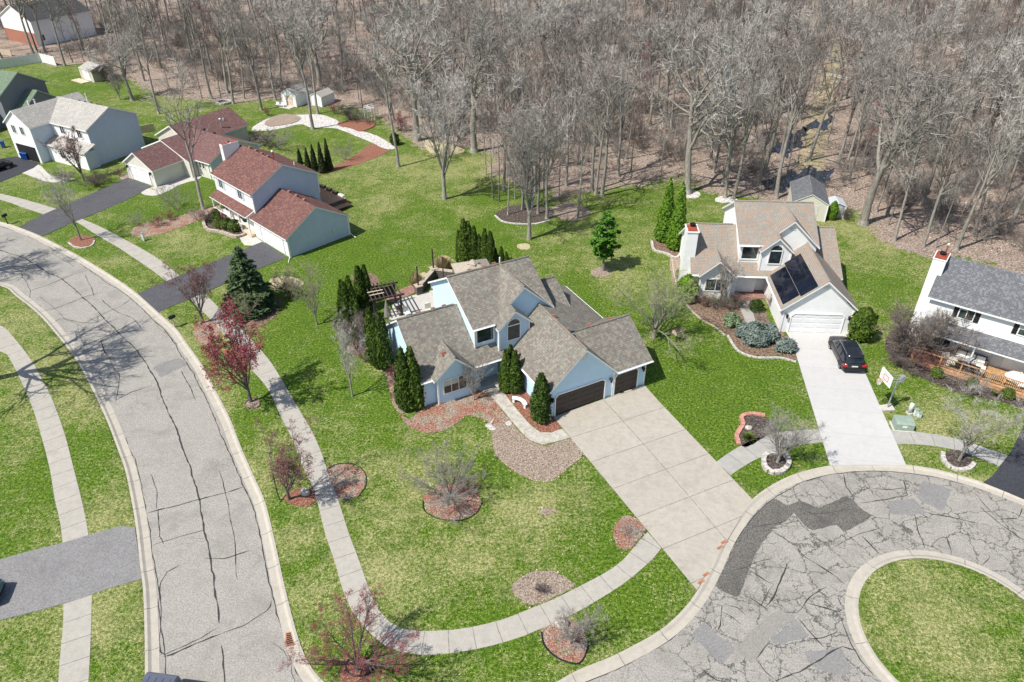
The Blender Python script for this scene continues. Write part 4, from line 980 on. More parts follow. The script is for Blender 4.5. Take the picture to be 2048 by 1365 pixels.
    g.face([f(x0, .03, zb), f(x1, .03, zb), f(x1, .03, zm), f(x0, .03, zm)]); g.face([f(cx + rr * math.cos(PI * i / n), .03, zm + .06 + rr * math.sin(PI * i / n)) for i in range(n + 1)]); g.build('pane', 'glass', aw)
    window(h, 'u', 5.65, -1, c - .98, c + .98, .95, 2.25, 3 if P['kind'] == 'blue' else 2, blind=.45 if P['kind'] == 'blue' else 0)
    # gable vents
    for (cx_, v_, z_) in ((gr, -.02, gz - .85), (1.6, 7.38, 6.95)):
        if P['kind'] == 'blue' and v_ > 0: continue
        mv = MB(); mv.face([(cx_ + .3 * math.cos(t), v_ - .02, z_ + .3 * math.sin(t)) for t in np.linspace(0, PI if P['kind'] != 'blue' else 2 * PI, 12 if P['kind'] != 'blue' else 16, endpoint=P['kind'] != 'blue')]); mv.build('gable_vent', 'util_white', h)
    # doors
    if P['kind'] == 'blue':
        garage_door(h, 'u', 0, -1, .47, 5.33, 2.15, 'door_brown'); garage_door(h, 'u', 0, -1, 6.15, 8.62, 2.15, 'door_brown')
        for q in (.2, 5.75, 8.98): lantern(h, (q, -.02, 1.85), (0, -1))
    else:
        garage_door(h, 'u', 0, -1, .7, 5.6, 2.15, 'door_white')
        for q in (.33, 5.95): lantern(h, (q, -.02, 1.85), (0, -1))
    D = MB(); D.box(-2.2, -1.25, 7.33, 7.38, .15, 2.2); d = D.build('front_door', P['door'], h)
    K = MB(); K.ellip((-1.35, 7.3, 1.1), (.04, .04, .04), 6); K.build('handle', 'metal', d)
    window(h, 'u', 7.40, -1, -2.75, -2.4, .3, 2.15, 1, w=.05)
    Q = MB(); Q.box(b1, 0.0, 5.83, 7.5, -.1, .16); Q.box(-3.3, -.7, 5.4, 5.83, -.1, .09); Q.build('porch', P['porch'], h)
    if P['kind'] == 'blue':
        Q = MB(); Q.face([(lw - .012, 8.0, 3.5), (lw - .012, 9.0, 3.5), (lw - .012, 9.0, 4.65), (lw - .012, 8.0, 3.95)]); Q.face([(lw - .012, 6.9, 2.9), (lw - .012, 7.6, 2.9), (lw - .012, 7.6, 3.6), (lw - .012, 6.9, 3.1)]); Q.build('side_window', 'glass', h)
        for p in ((-6.5, 10.55, 5.95), (-5.2, 10.55, 5.95), (-4.2, 10.55, 5.95), (-1.2, 11.8, 7.95), (.2, 11.8, 7.95), (1.2, 11.9, 7.95), (3.35, 5.2, 5.72), (3.35, 3.0, 5.62), (3.3, 1.2, 5.6), (5.9, 3.6, 4.95), (7.9, 3.6, 4.95)): vent(h, p, s=.16)
        vent(h, (-6.1, 6.6, 4.22), s=.17)
        pipe(h, (4.62, 11.0, 5.2), 1.9, .13, 'black', 'flue', 'metal')
        pipe(h, (1.9, 12.2, 7.6), .7, .06, 'trim')
        mb = Pieces('downspout', 'trim', h); mb.tube([(9.3, -.25, 2.45), (9.34, .05, 2.2), (9.34, .05, .1)], .05, 4); mb.tube([(-3.17, 6.9, 5.4), (-3.17, 6.9, 3.7)], .04, 4)
    else:
        C = MB(); C.box(-8.4, -7.35, 7.3, 9.0, -.1, 6.45, 0); ch = C.build('chimney', si, h)
        C = MB(); C.box(-8.48, -7.27, 7.22, 9.08, 6.45, 6.55, 0); C.build('chimney_rim', 'trim', ch); C = MB(); C.box(-8.36, -7.39, 7.34, 8.96, 6.551, 6.58); C.lathe([(.22, 0), (.22, .2), (.3, .22), (.3, .3), (.05, .34)], (-7.8, 8.5, 6.58), 10, 1); C.build('chimney_cap', ['rust', 'darkmetal'], ch)
        # solar array: two rows of dark modules on the left slope of the garage roof
        sx = (gz - 2.55) / (gr + .4); nx = -sx / math.hypot(1, sx); nz = 1 / math.hypot(1, sx)

        def onr(u, v, o=.06): return (u + nx * o, v, 2.55 + sx * (u + .4) + nz * o)
        so_ = MB(); li = MB()
        for u0, u1, v0, v1, nu, nv in ((-.12, 1.15, .28, 5.7, 1, 5), (1.18, 2.5, -.02, 6.25, 1, 6)):
            for j in range(nv):
                a0_, a1_ = v0 + (v1 - v0) * j / nv + .015, v0 + (v1 - v0) * (j + 1) / nv - .015
                so_.face([onr(u0, a0_), onr(u1, a0_), onr(u1, a1_), onr(u0, a1_)]); so_.face([onr(u0, a0_, .02), onr(u1, a0_, .02), onr(u1, a0_), onr(u0, a0_)]); so_.face([onr(u0, a1_, .02), onr(u0, a0_, .02), onr(u0, a0_), onr(u0, a1_)])
                li.face([onr(u0, a1_, .05), onr(u1, a1_, .05), onr(u1, a1_ + .03, .05), onr(u0, a1_ + .03, .05)])
        sp = so_.build('solar_panel', 'solar', h); li.build('panel_frame', 'solar_line', sp)
    return h


plan_house('blue_house', 'light blue vinyl two storey house with grey brown roof and two brown garage doors', (1097.4, 835.7), 27.6,
           dict(si='si_blue', rf='sh_grey', gw=6.07, gridge=3.1, gz=5.8, gR=6.25, lw=-8.2, bay=(-7.12, -4.15), baye=(-7.57, -3.85), kind='blue', door='wood_dark', porch='concrete'))
plan_house('white_house', 'white sided house with speckled tan roof, solar panels and a white garage door', (1558.2, 663.6), -3.93,
           dict(si='si_white', rf='sh_tan', gw=6.26, gridge=3.25, gz=5.65, gR=6.75, lw=-7.5, bay=(-6.81, -3.67), baye=(-7.08, -3.43), kind='tan', door='wood_pale', porch='brick_step'))


def gable(W, Rf, u0, u1, v0, v1, ze, zr, along='u', ov=.35, lr=None, ovg=.25, z0=-.1, th=.16):
    """gable block; along = ridge direction"""
    if along == 'u':
        c = (v0 + v1) / 2 if lr is None else lr
        W.ext([(v0, z0), (v1, z0), (v1, ze), (c, zr - .12), (v0, ze)], 'u', u0, u1)
        k0 = (zr - ze) / (c - v0); k1 = (zr - ze) / (v1 - c); a, b = u0 - ovg, u1 + ovg
        Rf.slab([(a, v0 - ov, ze + .05 - k0 * ov), (b, v0 - ov, ze + .05 - k0 * ov), (b, c, zr + .05), (a, c, zr + .05)], th); Rf.slab([(a, c, zr + .052), (b, c, zr + .052), (b, v1 + ov, ze + .05 - k1 * ov), (a, v1 + ov, ze + .05 - k1 * ov)], th)
    else:
        c = (u0 + u1) / 2 if lr is None else lr
        W.ext([(u0, z0), (u1, z0), (u1, ze), (c, zr - .12), (u0, ze)], 'v', v0, v1)
        k0 = (zr - ze) / (c - u0); k1 = (zr - ze) / (u1 - c); a, b = v0 - ovg, v1 + ovg
        Rf.slab([(u0 - ov, a, ze + .05 - k0 * ov), (c, a, zr + .05), (c, b, zr + .05), (u0 - ov, b, ze + .05 - k0 * ov)], th); Rf.slab([(c, a, zr + .052), (u1 + ov, a, ze + .05 - k1 * ov), (u1 + ov, b, ze + .05 - k1 * ov), (c, b, zr + .052)], th)


# ---- red roofed two storey house
h = thing('red_roof_house', 'white fronted house with grey side and dark red roof, red flag on its porch', 'house', G(582.45, 515.9), math.radians(-44.7))
W = MB(); Rf = MB()
gable(W, Rf, -7.4, -.05, 0, 7.85, 2.55, 4.85, 'u'); gable(W, Rf, -16.4, -7.35, .45, 9.0, 5.35, 7.55, 'u')
W.build('wall', 'si_grey', h)
Rf.slab([(-16.5, -.75, 2.55), (-7.7, -.75, 2.55), (-7.7, .5, 3.2), (-16.5, .5, 3.2)], .12)
Rf.build('roof', ['sh_red', 'trim'], h)
W = MB(); W.box(-16.42, -7.33, .40, .45, 0, 5.3); W.box(-7.42, -.03, -.05, 0, 0, 2.45); W.build('front_wall', 'si_white', h)
garage_door(h, 'u', -.05, -1, -6.0, -1.0, 2.1, 'door_white', .02)
for a in (-14.9, -10.3): window(h, 'u', .40, -1, a - .45, a + .45, 3.75, 4.95, 2, shutters='si_grey')
for a in (-14.6, -11.5): window(h, 'u', .40, -1, a - .5, a + .5, .9, 2.2, 2)
corner(h, [(-.05, 0, 0, 2.5), (-.05, 7.85, 0, 2.5), (-7.35, .43, 2.6, 5.25), (-7.35, 9.0, 2.8, 5.2), (-16.4, .43, 0, 5.2)])
C = MB(); C.box(-17.05, -16.35, 2.2, 4.3, -.1, 8.2); ch = C.build('chimney', 'si_white', h); C = MB(); C.box(-17.0, -16.4, 2.25, 3.1, 8.201, 8.24); C.box(-17.0, -16.4, 3.4, 4.25, 8.201, 8.24); C.lathe([(.16, 0), (.16, .12)], (-16.7, 3.25, 8.2), 8, 1); C.build('chimney_cap', ['rust', 'darkmetal'], ch)
P_ = MB(); P_.box(-16.3, -7.5, -.6, .4, -.1, .3); P_.build('porch_floor', 'wood_pale', h)
for x in (-16.2, -14.1, -12, -9.9, -7.7):
    P_ = MB(); P_.box(x - .06, x + .06, -.62, -.5, .3, 2.5); P_.build('porch_post', 'trim', h)
P_ = MB(); P_.box(-16.2, -9.6, -.6, -.52, 1.1, 1.18); P_.box(-16.2, -9.6, -.58, -.54, .42, .48)
for i in range(44): P_.box(-16.1 + i * .15, -16.06 + i * .15, -.58, -.54, .45, 1.1)
P_.build('porch_railing', 'trim', h)
for u in (-15, -13.6, -12.2, -10.8): vent(h, (u, 4.95, 7.5), s=.18)
for u in (-5.8, -4.2, -2.6): vent(h, (u, 4.2, 4.8), s=.18)
pipe(h, (-9.8, 5.1, 7.2), 1.1, .08, 'rust', 'flue', 'trim'); pipe(h, (-9.0, 7.2, 6.3), .4, .07)
mb = Pieces('downspout', 'trim', h)
for a, b in (((-.02, -.12, 2.35), (-.02, -.12, .15)), ((-.02, 7.95, 2.35), (-.02, 7.95, .15)), ((-7.28, .35, 5.1), (-7.28, .35, 3.3))): mb.tube([a, b], .05, 4)
mb.tube([(-.02, -.12, .18), (.9, -.9, .05)], .05, 4); mb.tube([(-.02, 7.95, .18), (1.1, 7.9, .05)], .05, 4); mb.tube([(-7.6, -.85, 2.6), (-7.3, .3, 3.2)], .04, 4)
mb = MB(); mb.box(-.04, .14, 5.7, 6.0, 1.0, 1.6); mb.tube([(.06, 5.85, 1.0), (.06, 5.85, .1)], .03, 5); mb.build('electric_meter', 'util_white', h)
# deck behind it
dk = MB(); dk.box(-13.2, -7.4, 9.02, 12.6, .75, .9, 1, 0); dk.box(-7.4, -7.3, 9.02, 12.6, 0, .88, 1); dk.box(-7.3, -6.3, 10.5, 12.6, .3, .42, 1, 0); dk.box(-13.2, -7.4, 12.5, 12.6, 0, .88, 1)
dk.build('deck', ['wood_ced', 'block_wall'], h)


def local(hh, u, v, z=0): a = hh.rotation_euler.z; return (hh.location.x + u * math.cos(a) - v * math.sin(a), hh.location.y + u * math.sin(a) + v * math.cos(a), z)


red_h = h
# ---- ranch
h = thing('ranch_house', 'single storey ranch house with rambling dull red roofs and a white garage', 'house', G(313.67, 374.4), math.radians(-33)); ranch_h = h
W = MB(); Rf = MB()
gable(W, Rf, -5.8, 0, 0, 4.6, 2.5, 4.15, 'v', lr=-3.1)
gable(W, Rf, -8.3, 1.5, 4.6, 9.0, 2.5, 4.45, 'v', lr=-3.4)
gable(W, Rf, -11.3, -3.9, 8.9, 19.1, 2.6, 4.5, 'v', lr=-7.5)
gable(W, Rf, -4.0, 4.55, 5.7, 14.0, 2.55, 4.5, 'u')
W.build('wall', 'si_cream', h); Rf.build('roof', ['sh_red2', 'trim'], h)
W = MB(); W.box(4.55, 4.6, 5.7, 14, -.1, 2.5); W.build('side_wall', 'si_grey', h)
garage_door(h, 'u', 0, -1, -5.1, -.9, 2.1, 'door_white', .25)
for q in (-5.45, -.4): lantern(h, (q, -.02, 1.8), (0, -1))
window(h, 'u', 5.7, -1, 2.1, 2.5, 1.3, 2.1, 1); window(h, 'u', 5.7, -1, 2.75, 3.15, 1.3, 2.1, 1); window(h, 'u', 5.7, -1, 1.6 - .35, 1.6 + .1, .2, 2.1, 1)
corner(h, [(0, 0, 0, 2.45), (4.55, 5.7, 0, 2.4), (-5.8, 0, 0, 2.4), (4.0, 5.66, 0, 2.4)])
pipe(h, (-4.6, 15.2, 3.0), 1.2, .09, 'metal', 'flue', 'trim'); pipe(h, (-5.6, 16.5, 3.4), .5, .07)
for p in ((-2.8, 11, 4.2), (.5, 10.2, 4.45)): vent(h, p, 'black', .14)
# ---- grey roofed house
h = thing('grey_roof_house', 'large two storey house with light grey roof, white front and pale blue side', 'house', G(181.63, 346.48), math.radians(-28.4)); grey_h = h
W = MB(); Rf = MB()
gable(W, Rf, -12.2, -1.4, 2.3, 10.4, 5.3, 7.25, 'u'); gable(W, Rf, -14.8, -9.35, -.85, 9.2, 5.35, 7.2, 'v', ov=.3)
W.box(-9.3, -.9, .6, 2.3, -.1, 2.5); Rf.slab([(-9.4, .3, 2.5), (-.6, .3, 2.5), (-.6, 2.35, 3.3), (-9.4, 2.35, 3.3)], .12)
W.build('wall', 'si_grey', h); Rf.build('roof', ['sh_lt', 'trim'], h)
W = MB(); W.ext([(-14.82, 2.25), (-9.33, 2.25), (-9.33, 5.3), (-12.08, 7.05), (-14.82, 5.3)], 'v', -.9, -.852); W.box(-14.82, -14.3, -.9, -.852, 0, 2.25); W.box(-9.75, -9.33, -.9, -.852, 0, 2.25); W.box(-9.3, -1.4, 2.25, 2.298, 2.5, 5.2); W.box(-9.3, -.9, .55, .598, 0, 2.4); W.build('front_wall', 'si_white', h)
G_ = MB(); G_.box(-14.3, -9.75, -.86, -.853, .0, 2.25); G_.build('garage_opening_shade', 'black', h)  # black sheet paints the shade inside the open garage
for a in (-13.2, -11.3): window(h, 'u', -.9, -1, a - .38, a + .38, 3.9, 5.0, 2)
for a in (-7.0, -3.3): window(h, 'u', 2.25, -1, a - .45, a + .45, 3.8, 4.95, 2)
for a in (-6.0, -3.0): window(h, 'u', .55, -1, a - .5, a + .5, .9, 2.0, 2)
for i in range(4): vent(h, (-8 + i * 1.35, 6.6, 7.15), 'black', .13)
pipe(h, (-13.6, 3.5, 6.3), 1.0, .1, 'trim', cap='metal'); pipe(h, (-12.6, 2.0, 6.9), .8, .1, 'trim'); pipe(h, (-9.0, 8.5, 6.5), .9, .08, 'trim', cap='metal')
# ---- slate roofed house at the right edge
P0 = G(1820 + 180 / 5.27, 490 + 525 / 5.27, 5.4)
h = thing('slate_roof_house', 'white two storey house with dark slate grey roof, black shutters and a furnished porch', 'house', P0, math.radians(-36.4)); right_h = h
W = MB(); Rf = MB()
gable(W, Rf, .35, 13, .4, 6.8, 5.45, 7.75, 'u', ov=.4); W.box(.35, 13, .38, .42, -.1, 5.4)
W.build('wall', 'si_white', h)
Rf.slab([(.45, -1.25, 2.55), (13, -1.25, 2.55), (13, .4, 3.15), (.45, .4, 3.15)], .14); Rf.build('roof', ['sh_dk', 'trim'], h)
C = MB(); C.box(-.62, .42, 1.85, 3.6, -.1, 7.95); ch = C.build('chimney', 'si_white', h); C = MB(); C.box(-.66, .46, 1.8, 3.65, 7.95, 8.03); C.build('chimney_rim', 'trim', ch); C = MB(); C.box(-.58, .38, 1.89, 3.56, 8.031, 8.06); C.lathe([(.2, 0), (.2, .14), (.28, .16), (.28, .22)], (-.1, 2.9, 8.06), 10, 1); C.build('chimney_cap', ['rust', 'darkmetal'], ch)
pipe(h, (.0, 4.4, 7.2), 1.2, .06, 'rust', 'flue', 'trim')
for a in (3.35, 7.9): window(h, 'u', .38, -1, a - .55, a + .55, 3.95, 5.0, 2, shutters='black', blind=.5 if a > 5 else .25)
for a in (2.4,): window(h, 'u', .38, -1, a - .9, a + .6, .8, 2.1, 3)
D = MB(); D.box(6.3, 7.2, .30, .36, .35, 2.4); D.build('front_door', 'util_white', h); D = MB(); D.box(3.6, 3.95, .33, .37, .9, 2.3); D.build('shutter', 'black', h)
D = MB(); D.box(.6, 13, -2.6, .38, .0, .38, 1, 0); D.box(.5, 13, -2.7, -2.6, -.05, .36, 2); D.build('porch_deck', ['wood_orange', 'wood_ced', 'wood_ced'], h)
for x in (1.0, 2.9, 4.5, 6.1, 7.7, 9.3, 11.0):
    D = MB(); D.box(x - .06, x + .06, -2.56, -2.44, .38, 1.4); D.build('railing_post', 'wood_ced', h)
D = MB(); D.box(1.0, 11, -2.55, -2.45, 1.3, 1.36); D.box(1.0, 11, -2.53, -2.47, .52, .58); rl = D.build('railing', 'wood_ced', h)
D = MB()
for i in range(72): D.box(1.1 + i * .138, 1.135 + i * .138, -2.52, -2.48, .55, 1.32)
D.build('baluster', 'black', rl)
for x in (1.0, 4.9, 9.0):
    D = MB(); D.box(x - .06, x + .06, -1.22, -1.10, .38, 2.5); D.build('porch_post', 'trim', h)
# ---- green roofed house
h = thing('green_roof_house', 'grey house with green shingle roofs behind the light grey roof', 'house', G(97, 200), math.radians(-17)); green_h = h
W = MB(); Rf = MB()
gable(W, Rf, -8, 6.8, -14.5, -5.4, 5.2, 7.7, 'u', lr=-9.95); gable(W, Rf, 6.8, 8.9, -12.9, -5.8, 2.7, 4.9, 'u')
gable(W, Rf, -2, 5.2, -21.5, -14.3, 2.7, 5.0, 'v')
W.build('wall', 'si_dkgrey', h); Rf.build('roof', ['sh_green', 'trim_grey'], h)
window(h, 'v', 5.2, 1, -20.6, -19.4, .8, 2.1, 2)
# ---- brick and white house top left
h = thing('brick_house', 'house with red brick lower wall, white upper wall and black roof beyond the fence', 'house', (-105.9, 173.3), math.radians(-32.4))
W = MB(); Rf = MB()
gable(W, Rf, -12.6, 0, 0, 14, 5.3, 8.0, 'v'); W.build('wall', 'si_white', h); Rf.build('roof', ['sh_black', 'trim'], h)
W = MB(); W.box(-12.62, .02, -.05, 0, -.1, 2.7); W.build('brick_wall', 'brick', h)
window(h, 'v', 0, 1, 1.0, 1.9, 1.0, 2.2, 2)


# ------------------------------------------------------------------ sheds, fences
def shed(name, label, loc, az, w_, d_, ze, zr, along, si, rf, door='door_white', dw=.5, cat='shed'):
    h = thing(name, label, cat, loc, math.radians(az)); W = MB(); Rf = MB(); gable(W, Rf, 0, w_, 0, d_, ze, zr, along, .12, ovg=.1, th=.08)
    W.build('wall', si, h); Rf.build('roof', [rf, 'trim'], h)
    c = w_ * .5
    D = MB(); D.box(c - w_ * dw / 2, c + w_ * dw / 2, -.04, -.005, .1, ze * .88)
    d = D.build('door', door, h); D = MB(); D.box(c - .02, c + .02, -.055, -.03, .1, ze * .86); D.box(c - w_ * dw / 2, c + w_ * dw / 2, -.055, -.03, ze * .45, ze * .45 + .05); D.build('door_batten', 'trim', d)
    corner(h, [(0, 0, 0, ze), (w_, 0, 0, ze), (w_, d_, 0, ze)], s=.06)
    return h


shed('garden_shed', 'tan shed with white double door and small wooden ramp at the wood edge', (-83.1, 146.2), -36, 4.4, 4.0, 2.15, 2.9, 'u', 'si_tan', 'sh_lt')
shed('garden_shed', 'tall white shed with pale plywood doors among the tree trunks', (-39.7, 128.9), -27, 3.0, 4.2, 2.0, 2.95, 'v', 'si_white', 'sh_lt', 'wood_pale')
shed('garden_shed', 'small low white shed right of the taller white shed', (-34.7, 128.6), -27, 2.3, 3.4, 1.7, 2.3, 'v', 'si_white', 'sh_lt', 'door_white')
shed('garden_shed', 'cream shed with dark shadow dappled roof behind the solar panel house', (33.9, 82.1), -15, 4.0, 6.2, 2.2, 3.3, 'v', 'si_cream', 'sh_dk', 'si_cream')
shed('storage_shed', 'small grey plastic shed beside the cream shed', (38.7, 82.3), -8, 1.7, 2.1, 1.6, 1.9, 'v', 'trim_grey', 'trim_grey', 'trim_grey')
o = MB(); o.box(-.6, 3.4, -1.6, 0, .0, .12); o = o.build('ramp', 'wood_pale', None, loc=(-83.3, 146.0, 0), rz=math.radians(-36)); tag(o, 'pale wooden ramp at the door of the tan shed', 'ramp')
o = MB(); o.box(-.2, 2.2, -1.5, -.05, .0, .1); o = o.build('ramp', 'concrete', None, loc=(-39.3, 128.7, 0), rz=math.radians(-27)); tag(o, 'grey ramp in front of the plywood shed doors', 'ramp')


def fence(a, b, h_, mat, label, pw=2.4):
    L = math.hypot(b[0] - a[0], b[1] - a[1]); t = thing('fence', label, 'fence', a, math.atan2(b[1] - a[1], b[0] - a[0])); n = max(1, round(L / pw))
    for i in range(n):
        mb = MB(); x0, x1 = L * i / n + .06, L * (i + 1) / n - .06; k = int((x1 - x0) / .15)
        for j in range(k): xx = x0 + (x1 - x0) * j / k; mb.box(xx, xx + .13, -.015, .015, .08, h_ - .12)
        mb.box(x0, x1, -.035, .035, h_ - .12, h_ - .02); mb.box(x0, x1, -.035, .035, h_ * .5, h_ * .5 + .08); mb.box(x0, x1, -.035, .035, .05, .14); mb.build('panel', mat, t)
    for i in range(n + 1): mb = MB(); x = L * i / n; mb.box(x - .06, x + .06, -.06, .06, 0, h_); mb.build('post', mat, t)
    return t


fence((-109, 148.6), (-97.9, 159.2), 1.8, 'util_white', 'long shaded white vinyl privacy fence behind the green roofed house')  # greyer material than the sunlit run: shade put into the white vinyl colour
fence((-97.8, 159.2), (-93.3, 156.3), 1.8, 'trim', 'short sunlit end run of the white vinyl fence')
fence((-118, 169.5), (-107, 164.5), 1.2, 'wood_pale', 'low pale picket fence beside the brick house lawn')
fence(G(280, 268), G(310, 262), 1.2, 'wood_pale', 'short wooden rail fence between the ranch house and the light grey roof')

# ------------------------------------------------------------------ bare trees
def _perp(d, R):
    a = R.normal(size=3); a -= d * a.dot(d); return a / (np.linalg.norm(a) + 1e-9)


class Tree:
    """recursive bare tree: limbs as tapering tubes, twigs as hair thin blades"""

    def __init__(s, seed): s.R = rng(seed); s.tr = []; s.br = []; s.tw = []; s.bud = []

    def path(s, p, d, L, r0, r1, n, wob, up):
        P = [p]; rad = [r0]; R = s.R
        for i in range(n):
            d = d + R.normal(0, wob, 3) + np.array([0, 0, up]); d = d / np.linalg.norm(d); p = p + d * L / n; P.append(p); rad.append(r0 + (r1 - r0) * (i + 1) / n)
        return np.array(P), rad, d

    def at(s, P, rad, t):
        x = t * (len(P) - 1); i = min(int(x), len(P) - 2); f = x - i; d = P[i + 1] - P[i]
        return P[i] * (1 - f) + P[i + 1] * f, d / np.linalg.norm(d), rad[i] * (1 - f) + rad[i + 1] * f

    def grow(s, p, d, L, r, lvl, cfg):
        c = cfg[lvl]; P, rad, _ = s.path(p, d, L, r, r * c.get('tip', .25), c.get('n', 4), c['wob'], c['up'])
        (s.tr if lvl == 0 or c.get('trunk') else s.br).append((P, rad, c['k']))
        if lvl + 1 >= len(cfg): s.twigs(P, rad, c); return
        q = cfg[lvl + 1]; R = s.R; m = c['kids']
        for i in range(m):
            t = c['from'] + (1 - c['from']) * (i + R.uniform(0, 1)) / m; b, dd, rr = s.at(P, rad, min(t, .98))
            a = math.radians(R.normal(c['ang'], c['ang'] * .2)); e = _perp(dd, R); nd = dd * math.cos(a) + e * math.sin(a)
            LL = L * c['ratio'] * R.uniform(.65, 1.15) * (1 - c.get('shrink', .5) * (t - c['from']) / (1.001 - c['from']))
            s.grow(b, nd, LL, min(rr * .75, r * c['rr'] * R.uniform(.7, 1.1)), lvl + 1, cfg)
        if c.get('tw'): s.twigs(P, rad, c, .5)

    def twigs(s, P, rad, c, frm=.15):
        R = s.R
        for i in range(c.get('tw', 6)):
            t = R.uniform(frm, 1); b, dd, rr = s.at(P, rad, min(t, .99)); a = math.radians(R.normal(38, 12)); e = _perp(dd, R)
            nd = dd * math.cos(a) + e * math.sin(a); nd[2] += c.get('tup', .15); nd /= np.linalg.norm(nd); L = c.get('tl', 1.) * R.uniform(.5, 1.2)
            s.tw.append((b, b + nd * L, c.get('tww', .03)))
            for _ in range(c.get('tt', 2)):
                bb = b + nd * L * R.uniform(.25, .9); e2 = _perp(nd, R); n2 = nd * .8 + e2 * .6; tip = bb + n2 * L * R.uniform(.3, .6)
                s.tw.append((bb, tip, c.get('tww', .03) * .75))
                if c.get('bud'): s.bud.append(tip)
            if c.get('bud'): s.bud.append(b + nd * L)

    def meshes(s, bark, twig, bud=None, budr=.07):
        def tubes(lst):
            V = []; F = []
            for P, rad, k in lst:
                n = len(P); base = sum(len(x) for x in V); D = np.gradient(P, axis=0); D /= np.linalg.norm(D, axis=1)[:, None] + 1e-9
                ref = np.where(np.abs(D[:, 2:3]) < .9, [[0, 0, 1.]], [[1., 0, 0]]); A = np.cross(D, ref); A /= np.linalg.norm(A, axis=1)[:, None]; B = np.cross(D, A)
                th = np.arange(k) * 2 * PI / k; ring = P[:, None, :] + (A[:, None, :] * np.cos(th)[None, :, None] + B[:, None, :] * np.sin(th)[None, :, None]) * np.array(rad)[:, None, None]
                V.append(ring.reshape(-1, 3)); q = np.arange(n - 1)[:, None] * k + np.arange(k)[None]; q2 = np.arange(n - 1)[:, None] * k + (np.arange(k)[None] + 1) % k
                F.append(np.stack([q, q2, q2 + k, q + k], -1).reshape(-1, 4) + base)
            return (np.concatenate(V), np.concatenate(F)) if V else (np.zeros((0, 3)), np.zeros((0, 4), int))
        Vt, Ft = tubes(s.tr); Vb, Fb = tubes(s.br)
        a = np.array([t[0] for t in s.tw]); b = np.array([t[1] for t in s.tw]); w_ = np.array([t[2] for t in s.tw])[:, None]
        d = b - a; rn = s.R.normal(size=d.shape); e = np.cross(d, rn); e /= np.linalg.norm(e, axis=1)[:, None] + 1e-9
        n = len(a); V2 = np.concatenate([a - e * w_ * .5, a + e * w_ * .5, b + e * w_ * .12, b - e * w_ * .12]); i = np.arange(n); F2 = np.c_[i, i + n, i + 2 * n, i + 3 * n] + len(Vb)
        V = np.concatenate([Vb, V2]); F = np.concatenate([Fb, F2]); mi = np.r_[np.zeros(len(Fb)), np.ones(len(F2))]; mats = [bark, twig]
        if bud and s.bud:
            B = np.array(s.bud); m = len(B); r = budr * s.R.uniform(.5, 1.2, (m, 1)); o1 = s.R.normal(size=(m, 3)); o1 /= np.linalg.norm(o1, axis=1)[:, None]; o2 = np.cross(o1, s.R.normal(size=(m, 3))); o2 /= np.linalg.norm(o2, axis=1)[:, None]
            V3 = np.concatenate([B - o1 * r, B + o2 * r, B + o1 * r, B - o2 * r]); j = np.arange(m); F3 = np.c_[j, j + m, j + 2 * m, j + 3 * m] + len(V)
            V = np.concatenate([V, V3]); F = np.concatenate([F, F3]); mi = np.r_[mi, np.full(len(F3), 2)]; mats.append(bud)
        return np_mesh('trunk', Vt, Ft, bark, smooth=True), np_mesh('crown', V, F, mats, mi)


UPV = np.array([0, 0, 1.])


def forest_cfg(H, spread=38, dense=1.):
    return [dict(wob=.04, up=.02, n=9, k=7, kids=int(11 * dense), ang=spread, ratio=.42, rr=.52, shrink=.3, tip=.16, **{'from': .42}),
            dict(wob=.09, up=.10, n=5, k=5, kids=4, ang=30, ratio=.52, rr=.6, tip=.25, **{'from': .2}),
            dict(wob=.10, up=.06, n=3, k=3, kids=3, ang=30, ratio=.6, rr=.8, tip=.45, tw=1, tl=1.7, tww=.08, tt=1, **{'from': .2}),
            dict(wob=.10, up=.04, n=2, k=3, tw=3, tl=1.5, tww=.065, tt=0, tip=.4)]


def oak_cfg():
    return [dict(wob=.05, up=.02, n=6, k=8, kids=8, ang=44, ratio=.78, rr=.58, shrink=.2, tip=.35, **{'from': .42}),
            dict(wob=.15, up=.07, n=6, k=6, kids=6, ang=42, ratio=.5, rr=.55, tip=.2, trunk=1, **{'from': .2}),
            dict(wob=.16, up=.05, n=4, k=4, kids=4, ang=38, ratio=.55, rr=.6, tip=.3, **{'from': .2}),
            dict(wob=.16, up=.04, n=3, k=3, kids=2, ang=36, ratio=.65, rr=.7, tip=.4, tw=1, tl=1.3, tww=.07, **{'from': .2}),
            dict(wob=.16, up=.04, n=2, k=3, tw=3, tl=1.2, tww=.06, tt=0, tip=.4)]


def slim_cfg():
    return [dict(wob=.03, up=.02, n=9, k=5, kids=13, ang=32, ratio=.2, rr=.4, shrink=.5, tip=.1, **{'from': .35}),
            dict(wob=.14, up=.12, n=4, k=3, kids=3, ang=38, ratio=.5, rr=.5, tip=.2, tw=3, tl=.9, tww=.045, **{'from': .2}),
            dict(wob=.16, up=.06, n=2, k=3, tw=4, tl=.8, tww=.042, tt=1, tip=.3)]


